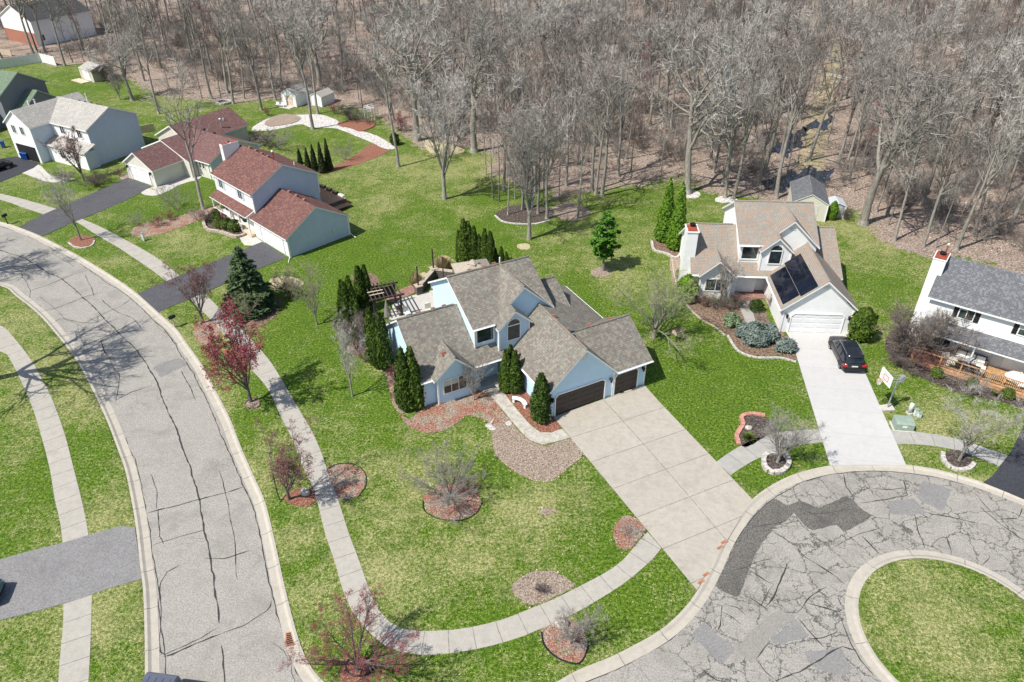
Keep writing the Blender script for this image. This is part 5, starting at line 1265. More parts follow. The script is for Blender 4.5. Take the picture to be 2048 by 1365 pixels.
def stem_cfg(kids=7, ang=26, bud=0, up=.10, tl=.4, tw=5, tww=.02, wob=.07):
    return [dict(wob=wob, up=up * .5, n=7, k=5, kids=kids, ang=ang, ratio=.46, rr=.5, shrink=.35, tip=.15, tw=4, tl=tl, tww=tww, bud=bud, **{'from': .18}),
            dict(wob=.12, up=up, n=4, k=4, kids=4, ang=30, ratio=.5, rr=.55, tip=.25, tw=4, tl=tl, tww=tww, bud=bud, **{'from': .15}),
            dict(wob=.15, up=up * .6, n=3, k=3, kids=2, ang=32, ratio=.6, rr=.6, tip=.3, tw=tw, tl=tl, tww=tww * .9, tt=2, bud=bud, **{'from': .2}),
            dict(wob=.15, up=.04, n=2, k=3, tw=tw, tl=tl * .8, tww=tww * .85, tt=2, tip=.35, bud=bud)]


PROTO = {}


def proto(key, seed, H, r, cfg, bark='bark', twig='twig', bud=None, frac=.75, lean=(0, 0), budr=.07, stems=0, fork=None, spread=(.25, .7)):
    t = Tree(seed)
    if fork:
        zf, ns = fork; d = np.array([lean[0], lean[1], 1.]); d /= np.linalg.norm(d); top = d * zf
        t.tr.append((np.array([-.25 * UPV, .05 * UPV, d * zf * .35, top]), [r * 1.7, r * 1.35, r * 1.05, r], 8))
        for i in range(ns):
            a = 2 * PI * i / ns + t.R.uniform(-.4, .4); sp_ = t.R.uniform(*spread) if i else .05; dd = np.array([math.cos(a) * sp_, math.sin(a) * sp_, 1.]) + d * .3; dd /= np.linalg.norm(dd)
            t.grow(top - d * t.R.uniform(0, zf * .35), dd, (H - zf) * t.R.uniform(.75, 1.0) * frac, r * .62, 0, cfg)
        tr, cr = t.meshes(bark, twig, bud, budr); PROTO[key] = (tr, cr, max(v.co.z for v in cr.vertices)); return
    if stems:
        for i in range(stems):
            a = 2 * PI * i / stems + t.R.uniform(-.3, .3); sp_ = t.R.uniform(.25, .75); d = np.array([math.cos(a) * sp_, math.sin(a) * sp_, 1.]); d /= np.linalg.norm(d)
            t.grow(np.array([math.cos(a) * .08, math.sin(a) * .08, 0]), d, H * t.R.uniform(.8, 1.05) * frac, r, 0, cfg)
    else:
        d = np.array([lean[0], lean[1], 1.]); d /= np.linalg.norm(d)
        P0 = [(np.array([0, 0, -.3]), r * 1.7), (np.array([0, 0, .05]), r * 1.35), (np.array([0, 0, .5]) + d * 0, r)]
        t.tr.append((np.array([p for p, _ in P0]), [q for _, q in P0], 8)); t.grow(np.array([0, 0, .35]), d, H * frac, r, 0, cfg)
    tr, cr = t.meshes(bark, twig, bud, budr); PROTO[key] = (tr, cr, max(v.co.z for v in cr.vertices))


for i in range(6): proto('f%d' % i, 20 + i, 19 + (i % 3), .26 + .03 * (i % 3), forest_cfg(20, 34 + 3 * (i % 4)), 'bark', ['twig', 'twig_pale', 'twig_dark', 'twig'][i % 4], frac=.88)
for i in range(3): proto('o%d' % i, 40 + i, 19, .40, oak_cfg(), 'bark', ['twig_pale', 'twig', 'twig_pale'][i], frac=.52)
for i in range(4): proto('s%d' % i, 50 + i, 15, .11, slim_cfg(), ['bark', 'bark_dark', 'bark', 'bark'][i], ['twig', 'twig_dark', 'bud_dull', 'twig_dark'][i], frac=.95)
for i in range(2): proto('k%d' % i, 64 + i, 16, .24, [dict(wob=.07, up=.05, n=7, k=6, kids=8, ang=30, ratio=.42, rr=.5, shrink=.3, tip=.15, tw=3, tl=1.2, tww=.05, **{'from': .2}), dict(wob=.10, up=.08, n=4, k=4, kids=4, ang=30, ratio=.55, rr=.6, tip=.25, tw=2, tl=1.2, tww=.05, **{'from': .15}), dict(wob=.12, up=.05, n=3, k=3, kids=2, ang=30, ratio=.65, rr=.7, tip=.3, tw=3, tl=1.1, tww=.045, tt=1, **{'from': .2}), dict(wob=.12, up=.03, n=2, k=3, tw=3, tl=1.0, tww=.042, tt=1, tip=.4)], 'bark', ['twig', 'twig_pale'][i], None, 1.0, fork=(4.2, 7), spread=(.15, .55))
proto('r0', 60, 16, .14, slim_cfg(), 'bark', 'twig_dark', 'bud_dull', .92, budr=.06)

TREE_N = 0


def tree(key, loc, H, rz, label, group=None, lean=None, name='bare_tree', cat='tree', wide=1.):
    global TREE_N
    tr, cr, H0 = PROTO[key]; s_ = H / H0
    t = thing(name, label, cat, loc, rz, group); t.scale = (s_ * wide, s_ * wide, s_)
    if lean: t.rotation_euler = (lean[0], lean[1], rz)
    link(tr, 'trunk', t); link(cr, 'crown', t); TREE_N += 1; return t


R = rng(77)
EDGE = [  # photo position of the foot, prototype, height, label
    ((1374, 387), 'o0', 21, 'tall pale oak standing in small stones at the lawn edge'),
    ((1450, 396), 'f1', 19, 'straight grey trunk just left of the two trees behind the tan roof peak'),
    ((1467, 398), 'f4', 20, 'grey trunk directly behind the left end of the tan main roof ridge'),
    ((1552, 398), 'f2', 21, 'pale tree rising behind the middle of the tan roof ridge beside the pond'),
    ((1726, 449), 'o1', 20, 'thick flared oak trunk right of the plastic shed'),
    ((1788, 482), 'f0', 17, 'leaning trunk casting a forked shadow on the lawn right of the thick oak'),
    ((1846, 494), 'f3', 17, 'slanted pale trunk between the forked shadow and the slate roof chimney'),
    ((1871, 496), 's0', 13, 'thin slanted sapling next to the slate roof chimney'),
    ((1912, 500), 'f5', 18, 'pale leaning trunk directly behind the slate roof chimney'),
    ((1204, 392), 'f2', 19, 'rightmost leaning trunk of the clump of three at the wood edge'),
    ((1192, 388), 'f4', 18, 'middle trunk of the clump of three at the wood edge'),
    ((1184, 382), 'f1', 19, 'left trunk of the clump of three at the wood edge'),
    ((1155, 437), 'f0', 16, 'straight trunk on pale leaf litter beside the dark bed at the wood edge'),
    ((1058, 479), 'k0', 15, 'spreading tree on the lawn in front of the dark stone edged bed'),
    ((1094, 438), 'f5', 16, 'grey trunk at the right end of the dark stone edged bed'),
    ((1016, 430), 's2', 14, 'slender trunk at the left end of the dark stone edged bed'),
    ((998, 404), 's1', 14, 'slender trunk in the grass left of the dark stone edged bed'),
    ((1060, 436), 's0', 12, 'sapling in the middle of the dark stone edged bed'),
    ((1618, 322), 'f2', 20, 'tall pale trunk standing between the two dark pools'),
    ((1690, 340), 'f0', 19, 'trunk at the right shore of the dark pool'),
    ((1655, 285), 's2', 15, 'slim trunk beyond the dark pool'),
    ((1600, 240), 'f4', 20, 'tall trunk on the left side of the wooded clearing'),
    ((1668, 205), 'f5', 19, 'tall trunk on the right side of the wooded clearing'),
    ((1578, 330), 's3', 14, 'thin trunk left of the dark pool'),
    ((985, 396), 's3', 13, 'thin trunk furthest left in the group left of the dark bed'),
    ((1008, 380), 'f1', 17, 'trunk behind the left corner of the dark stone edged bed'),
    ((1030, 398), 's0', 14, 'thin stem right behind the dark stone edged bed'),
    ((1046, 420), 'k1', 14, 'many limbed grey tree inside the dark stone edged bed'),
    ((1076, 428), 'f3', 16, 'stout trunk in the right half of the dark stone edged bed'),
    ((1087, 408), 's2', 14, 'thin stem behind the right half of the dark stone edged bed'),
    ((1070, 384), 'f4', 17, 'grey trunk up the slope behind the dark stone edged bed'),
    ((1118, 392), 's3', 14, 'slender trunk between the dark bed and the clump of three'),
    ((1132, 372), 'f0', 18, 'tall trunk between the dark bed and the wood edge'),
    ((1040, 366), 's1', 13, 'thin stem in the shade behind the dark bed'),
    ((1016, 352), 'f2', 18, 'tall trunk at the wood edge above the dark bed'),
    ((972, 350), 's0', 13, 'thin leaning stem right of the dark thick trunk'),
    ((1236, 352), 'f5', 18, 'tall trunk right of the clump of three'),
    ((1262, 345), 's2', 14, 'thin trunk furthest right on the pale leaf strip before the stone ringed oak'),
    ((1322, 350), 's0', 12, 'thin stem left of the oak in small stones'),
    ((889, 399), 'k1', 17.5, 'isolated vase shaped tree standing in the open back lawn'),
    ((797, 334), 'f3', 20, 'lone straight tree in the grass right of the red mulch run'),
    ((836, 281), 'o0', 21, 'thick pale trunk with flared roots at the wood edge above the open lawn'),
    ((836, 284), 's0', 10, 'sapling growing against the thick flared trunk'),
    ((948, 304), 'o1', 20, 'dark thick trunk at the wood edge right of the open lawn'),
    ((626, 259), 'f5', 21, 'big tree with its foot in the pale river stone bed'),
    ((636, 228), 'f1', 18, 'brown trunk in front of the small low white shed'),
    ((523, 220), 'f4', 19, 'pale tree on the grass left of the tall white shed'),
    ((467, 208), 'f0', 20, 'darker tree at the fire ring behind the ranch house'),
    ((443, 202), 's2', 16, 'thin tree immediately left of the fire ring'),
    ((424, 198), 'f2', 18, 'grey tree third from the fire ring at the wood edge'),
    ((404, 197), 's3', 15, 'thin trunk behind the ranch house rear roof'),
    ((318, 228), 'f3', 18, 'dark leaning tree behind the light grey roofed house'),
    ((265, 202), 'o2', 13, 'short spreading tree on the rear lawn beyond the light grey roof'),
    ((130, 132), 'f0', 21, 'dark curved tree leaning over the end of the white vinyl fence'),
    ((146, 126), 's1', 14, 'pale forked sapling left of the tan shed'),
    ((168, 124), 's3', 14, 'thin dark sapling directly behind the tan shed'),
    ((90, 105), 'f2', 20, 'dark tree beside the corner of the brick house'),
    ((72, 100), 'f5', 19, 'dark tree in front of the brick house corner')]
for px, key, H, lb in EDGE:
    ln = None
    x, y = G(*px)
    tree(key, (x, y), H, R.uniform(0, 6.28), lb, lean=(R.uniform(-.03, .03), R.uniform(-.03, .03)))
# the woods: individuals in the near belt, the far belt as one mass
WP = np.array(WOODPOLY); pts = []; taken = [G(*e[0]) for e in EDGE]
cor = [G(1600, 380), G(1620, 330), G(1640, 240), G(1660, 150), G(1690, 90), (75, 260)]
HOUSEKEEP = [(G(1620, 400), 7), ((-83, 148), 4.5), ((-38, 131), 4), ((-33, 130), 3), ((-110, 180), 14), ((-103, 168), 3), ((41, 84), 3)]
grid = []
for _ in range(9000):
    y = R.uniform(75, 225); x = R.uniform(-.74 * y - 12, .74 * y + 12)
    grid.append((x, y))
grid = np.array(grid); ok = inpoly(grid[:, 0], grid[:, 1], WOODPOLY) & (dist_poly(grid[:, 0], grid[:, 1], cor, False) > np.where(grid[:, 1] > 120, 1.2, 2.4)); grid = grid[ok]
dl = dist_poly(grid[:, 0], grid[:, 1], WOODLINE, False)
acc = []
for (x, y), d in zip(grid, dl):
    mind = (3.7 if y < 140 else 4.4) + (1.3 if x < -15 else 0) + 1.2 * max(0, math.sin(x * .13 + 2) * math.cos(y * .11))
    if any((x - a) ** 2 + (y - b) ** 2 < 6.5 for a, b in taken) or any((x - c[0]) ** 2 + (y - c[1]) ** 2 < r * r for c, r in HOUSEKEEP): continue
    if any((x - a) ** 2 + (y - b) ** 2 < mind ** 2 for a, b, _ in acc[-4000:]): continue
    acc.append((x, y, d))
acc.sort(key=lambda q: q[1] + .12 * abs(q[0]))
NEAR = acc[:262]; FAR = acc[262:]
big = ['f0', 'f1', 'f2', 'f3', 'f4', 'f5', 'o0', 'f2', 'f5', 's0', 's1', 's2', 's3', 'r0', 's0', 'r0']
ZONES = [(140, 'by the brick house', 90), (300, 'behind the tan shed', 110), (450, 'behind the ranch house', 150), (560, 'left of the white sheds', 160), (700, 'behind the white sheds', 160), (860, 'above the river stones', 210), (990, 'above the open lawn', 240), (1130, 'above the dark bed', 280), (1290, 'above the slim pine', 290), (1420, 'above the two bright evergreens', 310), (1560, 'above the tan roof', 320), (1700, 'around the dark pool', 320), (1820, 'right of the cream shed', 360), (1960, 'above the slate roof chimney', 400), (9999, 'beyond the slate roof', 430)]
for x, y, d in NEAR:
    key = big[int(R.integers(len(big)))]; sm = key[0] in 'sr'
    H = R.uniform(9, 16) if sm else R.uniform(13.5, 20.5)
    cx_ = _R @ np.array([x, y, -CAMZ]); u_ = 1024 + FPX * cx_[0] / cx_[2]; v_ = 682.5 + FPX * cx_[1] / cx_[2]
    k_ = 0
    while k_ < len(ZONES) - 1 and u_ > ZONES[k_][0]: k_ += 1
    depth = 'front' if v_ > ZONES[k_][2] + 0 else ('middle' if v_ > ZONES[k_][2] - 45 else 'back')
    kind = {'s': 'slender bare sapling', 'r': 'slim reddish budded tree', 'f': 'tall bare grey tree', 'o': 'broad crowned bare tree'}[key[0]]
    tree(key, (x, y), H, R.uniform(0, 6.28), '%s in the %s woods %s' % (kind, depth, ZONES[k_][1]), '%ss, %s rows of the woods %s' % (kind, depth, ZONES[k_][1]), lean=(R.normal(0, .035), R.normal(0, .035)))



def scatter(name, pts, meshes, smin, smax, seed, label, cat):
    """one 'stuff' object: a point cloud whose points carry rotated, scaled copies of whole plants (geometry nodes)"""
    me = bpy.data.meshes.new(name); me.vertices.add(len(pts)); me.vertices.foreach_set('co', np.array(pts, np.float32).ravel()); me.update()
    o = link(me, name); o['kind'] = 'stuff'; tag(o, label, cat)
    ng = bpy.data.node_groups.new(name, 'GeometryNodeTree'); ng.interface.new_socket('Geometry', in_out='INPUT', socket_type='NodeSocketGeometry'); ng.interface.new_socket('Geometry', in_out='OUTPUT', socket_type='NodeSocketGeometry')
    gi = ng.nodes.new('NodeGroupInput'); go = ng.nodes.new('NodeGroupOutput'); gi2 = ng.nodes.new('GeometryNodeGeometryToInstance')
    inst = ng.nodes.new('GeometryNodeInstanceOnPoints')
    for ob in meshes:
        oi = ng.nodes.new('GeometryNodeObjectInfo'); oi.inputs['Object'].default_value = ob; oi.transform_space = 'ORIGINAL'; oi.inputs['As Instance'].default_value = True
        ng.links.new(oi.outputs['Geometry'], gi2.inputs[0])
    ng.links.new(gi.outputs[0], inst.inputs['Points']); ng.links.new(gi2.outputs[0], inst.inputs['Instance']); inst.inputs['Pick Instance'].default_value = True
    ri = ng.nodes.new('FunctionNodeRandomValue'); ri.data_type = 'INT'; ri.inputs['Min'].default_value = 0 if False else 0
    ii = [s_ for s_ in ri.inputs if s_.type == 'INT']; ii[0].default_value = 0; ii[1].default_value = len(meshes) - 1
    ng.links.new([s_ for s_ in ri.outputs if s_.type == 'INT'][0], inst.inputs['Instance Index'])
    rr = ng.nodes.new('FunctionNodeRandomValue'); rr.data_type = 'FLOAT_VECTOR'; rr.inputs[0].default_value = (-.05, -.05, 0); rr.inputs[1].default_value = (.05, .05, 6.283); rr.inputs['Seed'].default_value = seed
    ng.links.new(rr.outputs[0], inst.inputs['Rotation'])
    rs = ng.nodes.new('FunctionNodeRandomValue'); rs.data_type = 'FLOAT'; fl = [s_ for s_ in rs.inputs if s_.type == 'VALUE']; fl[0].default_value = smin; fl[1].default_value = smax; rs.inputs['Seed'].default_value = seed + 1
    ng.links.new([s_ for s_ in rs.outputs if s_.type == 'VALUE'][0], inst.inputs['Scale'])
    ng.links.new(inst.outputs[0], go.inputs[0]); md = o.modifiers.new('scatter', 'NODES'); md.node_group = ng; return o


def whole(key, nm):   # trunk and crown of a kind joined in one mesh, kept out of the scene, only drawn through the far woods
    tr, cr, H = PROTO[key]; V = []; F = []; mi = []; mats = []
    for me in (tr, cr):
        v = np.zeros(len(me.vertices) * 3); me.vertices.foreach_get('co', v); f = np.zeros(len(me.loops), int); me.loops.foreach_get('vertex_index', f); m = np.zeros(len(me.polygons), int); me.polygons.foreach_get('material_index', m)
        off = sum(len(q) for q in V); V.append(v.reshape(-1, 3)); F.append(f.reshape(-1, 4) + off); mi.append(m + len(mats)); mats += list(me.materials)
    return bpy.data.objects.new(nm, np_mesh(nm, np.concatenate(V), np.concatenate(F), mats, np.concatenate(mi)))


WH = [whole(k, 'far_tree_kind') for k in ('f0', 'f1', 'f2', 'f3', 'f4', 'f5', 's0', 's2', 's3', 'r0')]
scatter('far_woods', [(x, y, 0) for x, y, d in FAR], WH, .72, 1.02, 5, 'far mass of leafless grey trees filling the top of the picture', 'woods')
# understorey brush of the woods
t = Tree(91)
for i in range(9):
    a = t.R.uniform(0, 6.28); sp_ = t.R.uniform(.2, .9); d = np.array([math.cos(a) * sp_, math.sin(a) * sp_, 1.]); d /= np.linalg.norm(d)
    t.grow(np.array([math.cos(a), math.sin(a), 0]) * t.R.uniform(0, .3), d, t.R.uniform(1.2, 2.4), .018, 0, [dict(wob=.12, up=.02, n=4, k=3, kids=5, ang=35, ratio=.5, rr=.6, tip=.2, tw=5, tl=.6, tww=.028, **{'from': .2}), dict(wob=.2, up=.03, n=2, k=3, tw=5, tl=.5, tww=.026, tt=2, tip=.4)])
tr_, cr_ = t.meshes('twig', 'twig'); PROTO['brush'] = (tr_, cr_, 2.4); b1 = whole('brush', 'brush_kind')
tr2 = tr_.copy(); cr2 = cr_.copy(); cr2.materials.clear(); cr2.materials.append(M['twig_dark']); cr2.materials.append(M['bud_dull']); PROTO['brush2'] = (tr2, cr2, 2.4); b2 = whole('brush2', 'brush_kind')
bp = []
gx = np.c_[R.uniform(-150, 130, 9000), R.uniform(72, 215, 9000)]; o_ = inpoly(gx[:, 0], gx[:, 1], WOODPOLY) & (dist_poly(gx[:, 0], gx[:, 1], WOODLINE, False) > 2.5) & (dist_poly(gx[:, 0], gx[:, 1], cor, False) > 4.5); gx = gx[o_]
for x, y in gx:
    if any((x - c[0]) ** 2 + (y - c[1]) ** 2 < (r + 1) ** 2 for c, r in HOUSEKEEP): continue
    if math.sin(x * .21 + 1) * math.cos(y * .17) + math.sin(x * .07 + y * .11) > -.35 or R.uniform() < .25: bp.append((x, y, 0))
scatter('undergrowth', bp[:3400], [b1, b2, b1], .5, 1.25, 9, 'tangled bare undergrowth covering the floor of the woods', 'undergrowth')

# ------------------------------------------------------------------ garden trees and shrubs (bare)
proto('maple_a', 70, 9.6, .14, stem_cfg(8, 26, 1, .09, .38, 4, .02), 'bark_dark', 'twig_dark', 'bud', .98, budr=.06, fork=(1.9, 9), spread=(.25, .62))
proto('maple_b', 71, 8.3, .15, stem_cfg(7, 28, 1, .08, .36, 4, .018), 'bark_dark', 'twig_dark', 'bud', .98, budr=.034, fork=(1.1, 11), spread=(.4, 1.2))
proto('maple_c', 72, 6.5, .11, stem_cfg(6, 28, 1, .08, .34, 4, .018), 'bark_dark', 'twig_dark', 'bud_dull', 1.0, budr=.034, fork=(1.2, 7), spread=(.3, .75))
proto('vase_a', 73, 5.2, .09, stem_cfg(7, 30, 0, .08, .34, 4, .015), 'bark', 'twig', None, .95, fork=(.9, 8), spread=(.3, .95))
proto('vase_m', 80, 4.6, .07, stem_cfg(7, 26, 0, .07, .34, 5, .015), 'bark', 'twig', None, 1.05, fork=(.3, 17), spread=(.5, 2.3))
proto('lawn_a', 74, 7.8, .09, stem_cfg(7, 28, 0, .09, .38, 4, .018), 'bark', 'twig_pale', None, 1.0, fork=(2.2, 6), spread=(.2, .6))
proto('lawn_b', 75, 7.2, .09, stem_cfg(7, 34, 0, .05, .42, 4, .018), 'bark', 'twig_green', None, 1.0, fork=(1.4, 8), spread=(.3, .9))
proto('spread_a', 76, 7.4, .13, stem_cfg(8, 38, 0, .04, .5, 4, .02, .12), 'bark', 'twig_green', None, 1.05, fork=(1.2, 9), spread=(.45, 1.5))
proto('shrub_a', 77, 2.2, .02, [dict(wob=.1, up=.03, n=4, k=3, kids=5, ang=28, ratio=.55, rr=.6, tip=.2, tw=5, tl=.35, tww=.014, **{'from': .15}), dict(wob=.15, up=.04, n=3, k=3, kids=3, ang=30, ratio=.5, rr=.6, tip=.3, tw=5, tl=.3, tww=.012, **{'from': .2}), dict(wob=.15, up=.04, n=2, k=3, tw=6, tl=.26, tww=.011, tt=2, tip=.3)], 'twig', 'twig', None, .95, stems=9)
proto('shrub_b', 78, 2.2, .02, [dict(wob=.1, up=.03, n=4, k=3, kids=5, ang=28, ratio=.55, rr=.6, tip=.2, tw=5, tl=.35, tww=.016, **{'from': .15}), dict(wob=.15, up=.04, n=3, k=3, kids=3, ang=30, ratio=.5, rr=.6, tip=.3, tw=6, tl=.3, tww=.015, **{'from': .2}), dict(wob=.15, up=.04, n=2, k=3, tw=7, tl=.26, tww=.014, tt=2, tip=.3)], 'twig_dark', 'bud_dull', None, .95, stems=12)
proto('shrub_c', 79, 2.2, .02, [dict(wob=.12, up=.03, n=4, k=3, kids=6, ang=34, ratio=.55, rr=.6, tip=.2, tw=5, tl=.35, tww=.016, **{'from': .1}), dict(wob=.15, up=.04, n=3, k=3, kids=4, ang=34, ratio=.5, rr=.6, tip=.3, tw=6, tl=.3, tww=.015, **{'from': .2}), dict(wob=.15, up=.04, n=2, k=3, tw=7, tl=.26, tww=.014, tt=2, tip=.3)], 'twig_dark', 'twig_dark', None, .95, stems=14)
SV = 'bare_shrub'
for px, key, H, lb, nm, wide, ln in [
    ((406, 646), 'maple_c', 6.6, 'red budded street tree beside the long black driveway', 'budding_maple', 1.15, None),
    ((502, 804), 'maple_a', 9.2, 'largest red budded street tree with vivid crown beside the sidewalk', 'budding_maple', 1.05, None),
    ((578, 999), 'maple_c', 6.2, 'red budded street tree between the road kerb and the round boulder', 'budding_maple', 1.2, (0, -.12)),
    ((714, 1340), 'maple_b', 5.6, 'wide dark red budded tree at the road corner nearest the camera', 'budding_maple', 1.2, (0, -.06)),
    ((1140, 1286), 'vase_a', 3.9, 'leafless crooked tree leaning over the boulder between sidewalk and cul-de-sac', 'bare_tree', 1.2, (0, .25)),
    ((900, 995), 'vase_m', 3.9, 'wide leafless many stemmed tree on the round front lawn bed', 'bare_tree', 1.25, None),
    ((948, 801), 'vase_a', 4.3, 'small leafless tree in front of the bay window', 'bare_tree', .95, None),
    ((705, 793), 'lawn_a', 7.8, 'pale slender tree alone on the lawn left of the blue house', 'bare_tree', .85, None),
    ((634, 650), 'lawn_b', 7.0, 'olive twigged tree on the lawn right of the dark spruce', 'bare_tree', .95, None),
    ((1308, 676), 'spread_a', 7.6, 'wide spreading olive twigged tree in the yard between the blue and the white house', 'bare_tree', 1.3, None),
    ((1555, 926), 'vase_a', 5.2, 'leafless tree growing from the stone ring', 'bare_tree', 1.3, (0, .08)),
    ((1918, 922), 'lawn_a', 7.2, 'pale leafless tree in the half ring of stones by the right black driveway', 'bare_tree', 1.25, None),
    ((162, 481), 'lawn_a', 9.6, 'leafless street tree in the orange mulch ring', 'bare_tree', .9, None),
    ((168, 362), 'maple_c', 7.2, 'reddish bare tree in front of the light grey roofed house', 'bare_tree', 1.1, None),
    ((407, 419), 'f1', 18.6, 'very tall leafless tree rising in front of the ranch house', 'bare_tree', .95, (-.05, -.12)),
    ((240, 200), 'vase_a', 6, 'wispy bare tree right of the tan shed', 'bare_tree', 1.2, None),
    ((1821, 718), 'shrub_c', 5.6, 'huge round brown twiggy shrub at the corner of the slate roofed house', SV, 1.2, None),
    ((1835, 712), 'vase_a', 5.2, 'pale leafless tree rising from the huge brown shrub', 'bare_tree', .8, None),
    ((353, 420), 'shrub_a', 3.4, 'tall bare shrub in the mulch strip left of the flag porch', SV, 1.1, None),
    ((274, 452), 'shrub_a', 1.9, 'low grey shrub at the lower end of the mulch strip', SV, 1.1, None),
    ((318, 452), 'shrub_b', 1.5, 'low reddish shrub in the middle of the mulch strip', SV, 1.5, None),
    ((340, 440), 'shrub_b', 1.3, 'low reddish brown shrub beside the tall bare shrub', SV, 1.5, None),
    ((398, 444), 'shrub_a', 2.2, 'bare shrub at the left end of the dark porch bed', SV, .9, None),
    ((415, 446), 'shrub_c', 1.6, 'dark bare shrub inside the block walled porch bed', SV, 1.0, None),
    ((500, 640), 'spread_a', 3.4, 'olive bare shrub in front of the dark spruce', SV, .9, None),
    ((575, 590), 'shrub_c', 2.4, 'dark twiggy shrub in the shadow behind the spruce', SV, 1.5, None),
    ((714, 700), 'shrub_c', 4.2, 'grey twiggy shrub left of the evergreen columns by the side wall', SV, .9, None),
    ((742, 700), 'shrub_a', 4.0, 'pale twiggy shrub among the evergreen columns by the side wall', SV, .8, None),
    ((730, 722), 'shrub_b', 1.8, 'reddish low shrub under the evergreen columns', SV, 1.2, None),
    ((790, 760), 'shrub_b', 1.6, 'dark reddish shrub between side wall and corner evergreen', SV, 1.0, None),
    ((793, 800), 'shrub_b', 1.2, 'small reddish shrub left of the corner evergreen', SV, 1.0, None),
    ((1257, 1072), 'shrub_a', 1.1, 'small round brown shrub in the bed between driveway and sidewalk', SV, 1.4, None),
    ((1082, 1184), 'shrub_c', .7, 'tiny dark shrub in the pile of pale leaves', SV, 1.3, None),
    ((930, 985), 'shrub_b', 1.3, 'brown shrub behind the vase shaped tree on the round bed', SV, 1.6, None),
    ((1440, 614), 'shrub_c', 1.5, 'dark brown hedge shrub in front of the white bay wall', SV, 2.2, None),
    ((1478, 616), 'shrub_c', 1.5, 'dark shrub left of the brick porch step of the white house', SV, 1.3, None),
    ((1405, 612), 'shrub_b', 1.4, 'brown shrub below the round evergreen of the white house', SV, 1.4, None),
    ((1440, 606), 'vase_a', 5.5, 'crooked leafless tree covering the bay window of the white house', 'bare_tree', .95, None),
    ((1538, 616), 'shrub_b', 1.8, 'rust red shrub against the white garage side wall', SV, .8, None),
    ((1520, 640), 'shrub_a', .9, 'straw coloured low shrub by the short front walk of the white house', SV, 1.3, None),
    ((1840, 735), 'shrub_b', 2.0, 'reddish brown shrub at the end of the cedar railing', SV, 1.6, None),
    ((1800, 735), 'shrub_c', 1.6, 'low brown shrub at the left tip of the dark bark bed', SV, 1.8, None),
    ((1935, 790), 'shrub_a', 2.6, 'pale leafless shrub below the cedar railing', SV, 1.1, None),
    ((690, 320), 'shrub_a', 2.6, 'bare shrub at the start of the red mulch run', SV, 1.1, None),
    ((560, 300), 'shrub_a', 3.4, 'pale bare shrub behind the red roofed house', SV, 1.4, None),
    ((530, 292), 'shrub_c', 2.4, 'dark tangled shrub by the rear deck of the ranch house', SV, 1.8, None),
    ((700, 240), 'shrub_c', 2.5, 'dark bare shrub arching over the river stones', SV, 1.6, None),
    ((735, 246), 'shrub_a', 2.6, 'bare shrub left of the red mulch mound at the wood edge', SV, 1.4, None),
    ((670, 228), 'shrub_b', 2.2, 'brownish shrub right of the low white shed', SV, 1.4, None),
    ((800, 262), 'shrub_b', 3.2, 'tawny bare shrub at the foot of the thick flared tree', SV, 1.4, None),
    ((535, 232), 'shrub_b', 1.6, 'reddish shrub at the left end of the river stones', SV, 1.0, None),
    ((215, 160), 'shrub_c', 3.6, 'grey tangled bush right of the tan shed', SV, 1.7, None),
    ((240, 352), 'shrub_b', 1.2, 'brown shrub at the corner of the ranch garage', SV, 1.2, None),
    ((1690, 440), 'shrub_c', 1.8, 'dark shrub in the shade of the plastic shed', SV, 1.0, None),
    ((192, 372), 'shrub_c', 1.8, 'dark hedge shrub at the foot of the pale blue side wall', SV, 2.0, None),
    ((130, 362), 'shrub_c', 1.4, 'brown hedge shrub below the front windows of the light grey roofed house', SV, 2.0, None)]:
    tree(key, G(*px), H, R.uniform(0, 6.28), lb, lean=ln, name=nm, cat='shrub' if nm == SV else 'tree', wide=wide)


# ------------------------------------------------------------------ evergreens
def leaf_faces(P, N, size, R, tilt=.5, asp=1.3):
    n = len(P); N = N + R.normal(0, tilt, (n, 3)); N /= np.linalg.norm(N, axis=1)[:, None] + 1e-9
    A = np.cross(N, R.normal(size=(n, 3))); A /= np.linalg.norm(A, axis=1)[:, None] + 1e-9; B = np.cross(N, A); s_ = size * R.uniform(.6, 1.3, (n, 1))
    V = np.concatenate([P - A * s_, P + B * s_ * .55, P + A * s_ * asp, P - B * s_ * .55]); i = np.arange(n); return V, np.c_[i, i + n, i + 2 * n, i + 3 * n]


